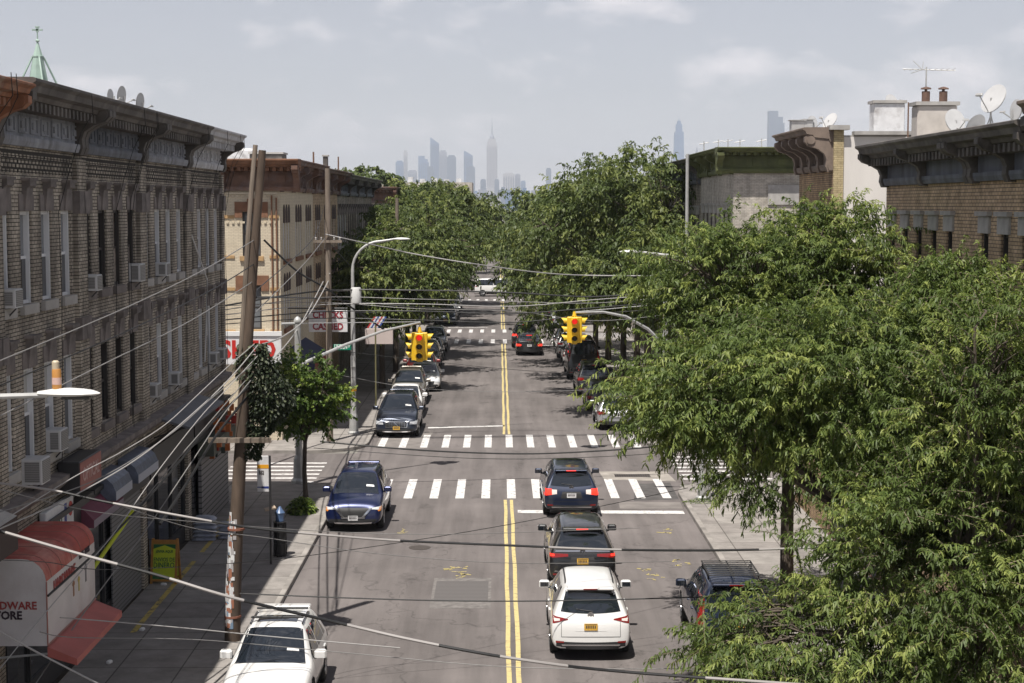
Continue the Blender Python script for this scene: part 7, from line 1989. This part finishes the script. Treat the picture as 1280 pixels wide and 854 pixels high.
# ---------------------------------------------------------------- wires
def wire(label, a, b, sag, r, m, segs=24, name='overhead_wire', group=None, wav=0.0, seed=0, cat='wire'):
    pts = []; rs = random.Random(seed)
    for k in range(segs + 1):
        t = k / segs; p = a.lerp(b, t); p.z -= sag * 4 * t * (1 - t)
        if wav and 0 < k < segs: p.z += rs.uniform(-wav, wav); p.y += rs.uniform(-wav, wav)
        pts.append(p)
    mb = MB(); o = a.copy(); mb.tube([p - o for p in pts], r, 5, 0)
    ob = mb.build(name, m, None, o); return tag(ob, label, cat, group)
def wire_px(label, pts, r, m, name='overhead_wire', group=None, cat='wire', mats=None, twist=0):
    """a hanging line through real points given as (px, py, distance)"""
    P3 = [P(*p) for p in pts]; out = []
    n = len(P3)
    for i in range(n - 1):     # catmull-rom
        p0, p1, p2, p3 = P3[max(i - 1, 0)], P3[i], P3[i + 1], P3[min(i + 2, n - 1)]
        for k in range(8):
            t = k / 8
            out.append(0.5 * ((2 * p1) + (-p0 + p2) * t + (2 * p0 - 5 * p1 + 4 * p2 - p3) * t * t + (-p0 + 3 * p1 - 3 * p2 + p3) * t ** 3))
    out.append(P3[-1]); o = out[0].copy()
    mb = MB(); mb.tube([p - o for p in out], r, 6, 0)
    if mats:
        mb.m = [0] * len(mb.m); per = 6
        rs = random.Random(len(pts)); state = 0; left = 3
        for i in range(len(out) - 1):
            if left <= 0: state = 1 - state; left = rs.randint(5, 11)
            left -= 1
            for k in range(per): mb.m[i * per + k] = state
        ob = mb.build(name, mats, None, o)
    else: ob = mb.build(name, m, None, o)
    return tag(ob, label, cat, group)
GW = 'overhead wires'
M_LASH = mat('lashed_cable_pale', (0.33, 0.31, 0.295), 0.45)
wire_px('thick lashed cable crossing low in front from the left edge to the lower right tree', [(-30, 655, 24), (90, 690, 24), (200, 720, 24), (290, 747, 24), (420, 778, 24.5), (520, 801, 24.5), (640, 823, 24.5), (760, 838, 25), (960, 853, 25), (1150, 866, 25.5)], 0.024, M_WIRE, 'overhead_cable', GW, mats=[M_WIRE, M_LASH])
wire_px('thick lashed cable sagging across the middle, touching the black crossover', [(-30, 601, 27), (60, 612, 27), (130, 627, 27), (232, 646, 27), (316, 660, 27.2), (407, 669, 27.5), (500, 676, 28), (640, 682, 28.3), (760, 687, 28.6), (900, 688, 29), (1030, 684, 29.2), (1180, 676, 29.5), (1320, 665, 30)], 0.021, M_WIRE, 'overhead_cable', GW, mats=[M_WIRE, M_LASH])
wire_px('thin black wire crossing level with the white crossover rear window', [(300, 742, 33), (420, 747, 33), (560, 751, 33), (700, 751, 33), (880, 746, 33), (1020, 738, 33), (1200, 726, 33)], 0.014, M_WIRE, group=GW)
wire_px('black wire crossing between the two near crosswalks', [(400, 552, 60.8), (500, 561, 61), (590, 566, 61.5), (680, 567, 62), (790, 561, 62.5), (840, 555, 63)], 0.030, M_WIRE, group=GW)
wire_px('thin wire just under the black one between the near crosswalks', [(392, 560, 60.8), (500, 568, 61), (590, 573, 61.5), (680, 573.5, 62), (790, 569, 62.5), (840, 564, 63)], 0.012, M_WIRE, group=GW)
pb = Vector((-7.3, 71.0, 8.7))
wire_px('pale lashed cable climbing from the far wooden pole to the right over the treetops', [(407, 293, 71), (470, 307, 71.5), (520, 318, 72), (600, 331, 72.5), (700, 343, 73), (815, 345, 73.5)], 0.030, M_WIREW, group=GW, mats=[M_WIREW, M_WIREG])
for k, (ya, yb, yc, m_, r_) in enumerate(((358, 363, 370, M_WIRE, .035), (366, 374, 378, M_WIREG, .018), (375, 380, 374, M_WIREW, .020), (384, 389, 384, M_WIRE, .026), (392, 400, 392, M_WIRE, .02), (372, 386, 400, M_WIREG, .014))):
    wire_px(['thick black wire crossing below the near left wooden pole top, highest of the crossing bunch', 'thin grey wire, second highest of the crossing bunch', 'pale wire in the middle of the crossing bunch', 'black wire just above the traffic signals', 'black wire touching the traffic signal arms', 'thin wire slanting down to the right signal arm'][k],
            [(270, ya + 26 - 3 * k, 62), (400, ya + 6, 70.5), (520, yb, 71), (640, yb + 3, 71.5), (740, yc + 1, 72), (830, yc - 6, 72.5)], r_, m_, group=GW)
wire_px('thick black wire bundle sloping across the cream wall to the far wooden pole', [(320, 372, 38.4), (360, 372, 52), (408, 374, 71), (520, 384, 74), (640, 388, 76)], 0.03, M_WIRE, group=GW)
wire_px('black wire bundle dropping from the buff building to the left lamp post', [(330, 300, 70), (370, 338, 70.5), (410, 362, 71), (440, 385, 73), (480, 412, 74)], 0.045, M_WIRE, 'wire_bundle', GW)
# lines fanning from the leaning pole down to the lower left
Zp = 38.2
for k, (pts, r_, m_, lab) in enumerate((
    ([(318, 430, Zp), (282, 461, 36), (250, 491, 34), (205, 532, 32), (150, 566, 30), (93, 596, 28), (0, 653, 26), (-40, 676, 25)], .009, M_WIREW, 'pale line from the leaning pole to the left edge, upper one of the white pair'),
    ([(322, 432, Zp), (290, 470, 36), (250, 509, 34), (178, 569, 31), (95, 618, 28.5), (0, 661, 26), (-40, 678, 25)], .012, M_WIREW, 'bright line from the leaning pole to the left edge, lower one of the white pair'),
    ([(322, 445, Zp), (280, 490, 36.5), (250, 522, 35), (196, 591, 33), (142, 667, 31), (100, 716, 29.5), (51, 773, 28), (0, 836, 26.5)], .009, M_WIREW, 'pale line falling steeply from the leaning pole past the hardware sign'),
    ([(318, 470, Zp), (278, 520, 37), (250, 562, 36), (178, 669, 34), (135, 725, 32.5), (88, 790, 31), (40, 862, 29.5)], .012, M_WIREG, 'grey line falling steeply to the bottom left corner'),
    ([(316, 455, Zp), (262, 500, 35), (210, 545, 33), (120, 600, 30), (0, 640, 27)], .010, M_WIREG, 'thin grey line under the white pair'),
    ([(314, 480, Zp), (262, 532, 37), (226, 575, 35), (180, 628, 33), (120, 690, 31), (60, 745, 29)], .022, M_WIRE, 'black line beside the yellow-green guy guard'),
    ([(310, 495, Zp), (270, 545, 37), (236, 600, 35), (200, 655, 33)], .03, M_WIRE, 'heavy black line drooping beside the corner shop'))):
    wire_px(lab, pts, r_, m_, group=GW)
wire_px('yellow-green plastic guard on a guy wire above the red awning', [(113, 716, 34.5), (128, 694, 35), (145, 670, 35.5), (167, 638, 36)], 0.045, mat('guard_yellow_green', (0.45, 0.50, 0.03), .5), 'guy_wire_guard', cat='wire guard')
wire_px('thin guy wire running out of the yellow-green guard towards the pole', [(100, 738, 34), (140, 677, 35.4), (200, 600, 36.6), (262, 528, 37.6), (312, 470, Zp)], 0.012, M_WIREG, group=GW)
for k, (pts, r_, m_, lab) in enumerate((
    ([(318, 300, 38.3), (250, 340, 33), (150, 388, 29), (0, 451, 25)], .010, M_WIREG, 'thin line along the sooty facade, upper of three'),
    ([(318, 330, 38.3), (260, 365, 34), (150, 418, 29), (0, 482, 25)], .012, M_WIRE, 'thin line along the sooty facade, middle of three'),
    ([(316, 352, 38.3), (240, 400, 33), (130, 455, 28), (0, 520, 25)], .010, M_WIREG, 'thin line along the sooty facade, lowest of three'),
    ([(318, 365, 38.3), (390, 300, 60), (404, 262, 71)], .012, M_WIRE, 'thin line between the two big wooden poles, upper one'),
    ([(318, 392, 38.3), (380, 330, 60), (406, 298, 71)], .012, M_WIREG, 'thin line between the two big wooden poles, lower one'),
    ([(322, 432, 38.3), (355, 420, 52), (385, 395, 62), (410, 352, 71), (412, 342, 71)], .022, M_WIREW, 'white cable looping up to the far wooden pole'),
    ([(318, 470, 38.3), (350, 440, 52), (376, 405, 62), (404, 352, 71)], .020, M_WIREW, 'pale cable looping up beside the white one'),
    ([(50, 790, 26), (95, 797, 30), (250, 800, 32), (420, 815, 33), (640, 834, 33), (860, 836, 33)], .009, M_WIREG, 'thin wire crossing near the bottom of the road'),
    ([(75, 772, 30), (150, 778, 31), (250, 787, 32), (330, 795, 32.5), (500, 810, 33)], .012, M_WIREW, 'pale wire from the red awning across the sidewalk'),
    ([(-20, 778, 26), (40, 812, 26.5), (125, 856, 27)], .017, M_WIREW, 'thick pale wire cutting the bottom left corner'),
    ([(0, 700, 26), (60, 703, 28), (130, 712, 30), (280, 705, 33), (420, 690, 35), (640, 655, 38), (860, 610, 42)], .008, M_WIRE, 'faint thin wire crossing above the road patch'),
    ([(0, 612, 26), (120, 640, 29), (240, 652, 32), (400, 664, 35), (560, 668, 36), (800, 660, 38)], .008, M_WIREG, 'faint thin wire just over the middle lashed cable'),
    ([(150, 632, 31), (240, 660, 33), (330, 672, 34), (470, 692, 35), (640, 704, 36), (840, 702, 38)], .008, M_WIREG, 'faint thin wire just under the middle lashed cable'),
    ([(430, 470, 73), (520, 485, 74), (640, 490, 75), (770, 486, 76)], .012, M_WIREG, 'thin wire crossing past the crossing at car-roof height'),
    ([(435, 440, 73), (540, 452, 74), (640, 462, 75), (760, 470, 76)], .011, M_WIRE, 'thin black wire sagging in front of the waiting cars up the road'),
    ([(408, 300, 71), (450, 345, 90), (478, 372, 108)], .02, M_WIRE, 'line from the far wooden pole back along the left trees'))):
    wire_px(lab, pts, r_, m_, group=GW)
for (pxs, lab) in (([(1133, 172, 42.0), (1134, 215, 42.8), (1135, 260, 42.9), (1135, 330, 42.9)], 'white cable hanging down the tan brick front near its corner'), ([(1197, 160, 38.6), (1194, 200, 38.9), (1195, 240, 39.0), (1194, 320, 39.0)], 'white cable hanging from the large dish down the tan brick front')):
    wire_px(lab, pxs, 0.022, M_WIREW, 'hanging_cable', cat='cable')

# ---------------------------------------------------------------- distant city
M_TW = [mat('tower_glass_blue', (0.17, 0.24, 0.36), 0.35), mat('tower_stone_grey', (0.29, 0.31, 0.36), 0.8), mat('tower_pale', (0.42, 0.42, 0.44), 0.8), mat('tower_slate', (0.16, 0.20, 0.26), 0.5)]
def tower(label, x0, x1, ytop, D, m, shape='box', base=-18.0, name='skyscraper', group=None, cat='skyscraper', top=None):
    a, c_ = P(x0, 200, D), P(x1, 200, D); z = P((x0 + x1) / 2, ytop, D).z
    w = c_.x - a.x; root = empty(name, ((a.x + c_.x) / 2, D, base), 0, label, cat, group); h = z - base
    b = MB()
    if shape == 'box': b.box(-w / 2, w / 2, -w * 0.35, w * 0.35, 0, h * 0.97); b.box(-w * 0.36, w * 0.36, -w * 0.25, w * 0.25, h * 0.97 + 0.01, h)
    elif shape == 'slant': b.add([(-w / 2, -w * .35, 0), (w / 2, -w * .35, 0), (w / 2, w * .35, 0), (-w / 2, w * .35, 0), (-w / 2 * .95, -w * .3, h), (w / 2, -w * .3, h * 0.91), (w / 2, w * .3, h * 0.91), (-w / 2 * .95, w * .3, h)], [(0, 3, 2, 1), (4, 5, 6, 7), (0, 1, 5, 4), (1, 2, 6, 5), (2, 3, 7, 6), (3, 0, 4, 7)])
    elif shape == 'taper':
        b.add([(-w / 2, -w * .4, 0), (w / 2, -w * .4, 0), (w / 2, w * .4, 0), (-w / 2, w * .4, 0), (-w * .36, -w * .3, h * .84), (w * .36, -w * .3, h * .84), (w * .36, w * .3, h * .84), (-w * .36, w * .3, h * .84)], [(0, 3, 2, 1), (4, 5, 6, 7), (0, 1, 5, 4), (1, 2, 6, 5), (2, 3, 7, 6), (3, 0, 4, 7)])
        b.box(-w * .26, w * .26, -w * .2, w * .2, h * .84 + .1, h * .92); b.box(-w * .15, w * .15, -w * .12, w * .12, h * .92 + .1, h * .955); b.tube([(0, 0, h * .95), (0, 0, h)], [w * .05, w * .01], 6)
    elif shape == 'steps':
        b.box(-w / 2, w / 2, -w * .35, w * .35, 0, h * .88); b.box(-w * .5, w * .1, -w * .3, w * .3, h * .88 + .1, h); b.box(w * .1 + .1, w * .4, -w * .3, w * .3, h * .88 + .1, h * .94)
    b.build('shaft', m, root)
    # mullion lines as slim fins, real depth
    f = MB(); nf = 5
    for k in range(nf):
        x = -w * 0.4 + w * 0.8 * k / (nf - 1); f.box(x - w * 0.03, x + w * 0.03, -w * 0.35 - w * .03 if shape != 'taper' else -w * .42, -w * 0.35 if shape != 'taper' else -w * .4, h * .05, h * (.86 if shape == 'steps' else (.9 if shape != 'taper' else 0.45)))
    f.build('fins', M_TW[3], root)
    return root
GS = 'skyline towers'
T = tower
T('squat glass tower with a diagonal gleam, leftmost of the skyline', 494.7, 504.5, 201, 8200, M_TW[0], 'box', group=GS)
T('thin pale unfinished tower beside the leftmost glass tower', 504.6, 509.4, 188, 8000, M_TW[2], 'box', group=GS)
T('low grey block right of the thin pale tower', 509.8, 521, 212.7, 7700, M_TW[1], 'box', group=GS)
T('broad blue glass block left of the slanted tower', 523, 536, 195, 8900, M_TW[0], 'steps', group=GS)
T('dark low block in front of the slanted tower', 534, 542, 208, 8300, M_TW[3], 'box', group=GS)
T('tallest slanted-top glass tower in the left skyline cluster', 537.8, 549, 171.6, 9200, M_TW[0], 'slant', group=GS)
T('pale flat-topped tower right of the slanted one', 549.2, 558.5, 188, 8900, M_TW[1], 'box', group=GS)
T('blue-grey tower at the right end of the left skyline cluster', 558.8, 570, 194, 8700, M_TW[3], 'box', group=GS)
T('pale slab tower standing alone left of the great spired tower', 579.6, 591, 188, 9000, M_TW[0], 'slant', group=GS)
T('shorter blue tower in front of the pale slab tower', 583.5, 593.8, 207.7, 8200, M_TW[3], 'box', group=GS)
T('small dark block left of the great spired tower foot', 600.5, 607.5, 224, 7600, M_TW[3], 'box', group=GS)
T('small dark block right of the great spired tower foot', 618, 624, 224, 7500, M_TW[3], 'box', group=GS)
T('wide pale slab tower right of the great spired tower', 628.6, 643.2, 216, 7300, M_TW[2], 'box', group=GS)
T('grey block attached right of the wide pale slab tower', 643.6, 650.5, 217.5, 7400, M_TW[1], 'box', group=GS)
T('low bluish block at the right end of the central skyline', 650.8, 657, 226, 7600, M_TW[0], 'box', group=GS)
T('slim tower peeping beside the right treetops', 682.5, 689, 210, 7900, M_TW[3], 'box', group=GS)
T('tapering glass tower with a needle, left of the two towers over the right roofs', 840.5, 856, 146, 7830, M_TW[0], 'taper', group=GS)
T('tiny pointed tower between the two tall right-hand towers', 868.5, 873.5, 181, 8200, M_TW[1], 'taper', group=GS)
T('blocky dark glass tower over the green-corniced roof', 959.5, 979, 139, 7930, M_TW[3], 'steps', group=GS)
# the great spired tower
D = 7850; a = P(615, 200, D); base = -18.0; u = D / 2080.0
root = empty('skyscraper', (a.x, D, base), 0, 'great stepped stone tower crowned by a long spire, centre of the skyline', 'skyscraper', GS)
def hz2(py): return P(615, py, D).z - base
b = MB()
for (w, y0, y1) in ((15.5, 262, 235), (13.6, 235, 182), (11.6, 182, 177.5), (9.2, 177.5, 173.5)):
    b.box(-w / 2 * u, w / 2 * u, -w * .32 * u, w * .32 * u, max(0, hz2(y0)) + .1, hz2(y1))
b.box(-15.5 / 2 * u, 15.5 / 2 * u, -5 * u, 5 * u, 0, 20)
b.build('shaft', M_TW[2], root)
b = MB(); b.lathe([(3.0 * u, hz2(173.5)), (2.7 * u, hz2(171)), (1.6 * u, hz2(169)), (0.75 * u, hz2(166)), (0.55 * u, hz2(158)), (0.3 * u, hz2(156)), (0.12 * u, hz2(144))], 10); b.build('spire', M_TW[1], root)
b = MB()
for k in range(7): x = (-5.4 + 1.8 * k) * u; b.box(x - 0.3 * u, x + .3 * u, -4.65 * u, -4.4 * u, hz2(235), hz2(184))
b.build('fins', M_TW[1], root)
# low-rise sprawl between the trees and the towers
rs = random.Random(77); sp = []
for k in range(70):
    D = rs.uniform(2600, 7000); x = rs.uniform(480, 700); w = rs.uniform(5, 16); yt = rs.uniform(234, 254)
    a, c_ = P(x, 240, D), P(x + w, 240, D); z = P(x, yt, D).z
    b = MB(); ww = c_.x - a.x; h = max(12, z + 18); b.box(-ww / 2, ww / 2, 0, ww * .7, 0, h); b.box(-ww * .2, ww * .15, ww * .1, ww * .4, h + .01, h + rs.uniform(3, 8))
    tag(b.build('distant_building', rs.choice(M_TW), None, (a.x, D, -18)), 'low hazy block among the many below the skyline towers', 'building', 'low blocks below the skyline')
# mid-distance roofs left of the street
def midb(label, px0, px1, py, D, dep, m, roof):
    a, c_ = P(px0, py, D), P(px1, py, D); root = empty('warehouse', (a.x, D, 0), 0, label, 'building')
    w = c_.x - a.x; h = a.z; b = MB()
    wall(b, (0, 0), (1, 0), w, 0, h, [(w * (k + .25) / 8, w * (k + .7) / 8, h - 3.4, h - 1.6) for k in range(8)], 0.3)
    wall(b, (w, 0), (0, 1), dep, 0, h, [], .2); wall(b, (0, dep), (0, -1), dep, 0, h, [], .2); wall(b, (w, dep), (-1, 0), w, 0, h, [], .2)
    b.build('wall', m, root); b = MB(); b.box(0.01, w - 0.01, 0.3, dep, h - .5, h - .3); b.build('roof', roof, root)
    b = MB(); b.box(0.2, w - .2, 0.31, 0.4, h - 6, h - .6); b.build('black_backing', M_BLACK, root)  # black sheet standing in for the dark inside behind the openings
    b = MB()
    for k in range(5): x = w * (0.1 + 0.17 * k); b.box(x, x + w * .07, 3, 7, h - .29, h + rs.uniform(.8, 2.2))
    b.build('roof_housing', M_SILVER, root)
    return root
midb('long brown and white roofed building above the left treetops', 500, 590, 228, 520, 30, M_BR_PALE, M_SILVER)
midb('low white rendered building left of the long brown roof', 505, 545, 236, 360, 20, M_STUCCO, M_SILVER)
midb('small building with a blue-grey roof above the row house past the second crossing', 470, 500, 231, 400, 20, M_BR_CREAM, M_SILVER)

# haze: even pale air round everything
m = bpy.data.materials.new('haze'); m.use_nodes = True; t = m.node_tree
for n in list(t.nodes):
    if n.type != 'OUTPUT_MATERIAL': t.nodes.remove(n)
pv = t.nodes.new('ShaderNodeVolumePrincipled'); pv.inputs['Color'].default_value = (0.80, 0.86, 0.96, 1); pv.inputs['Density'].default_value = 0.000095; pv.inputs['Anisotropy'].default_value = 0.0
t.links.new(pv.outputs[0], t.nodes['Material Output'].inputs['Volume'])
b = MB(); b.box(-14000, 14000, -380, 15500, -20.5, 520)
tag(b.build('haze', m), kind='stuff')
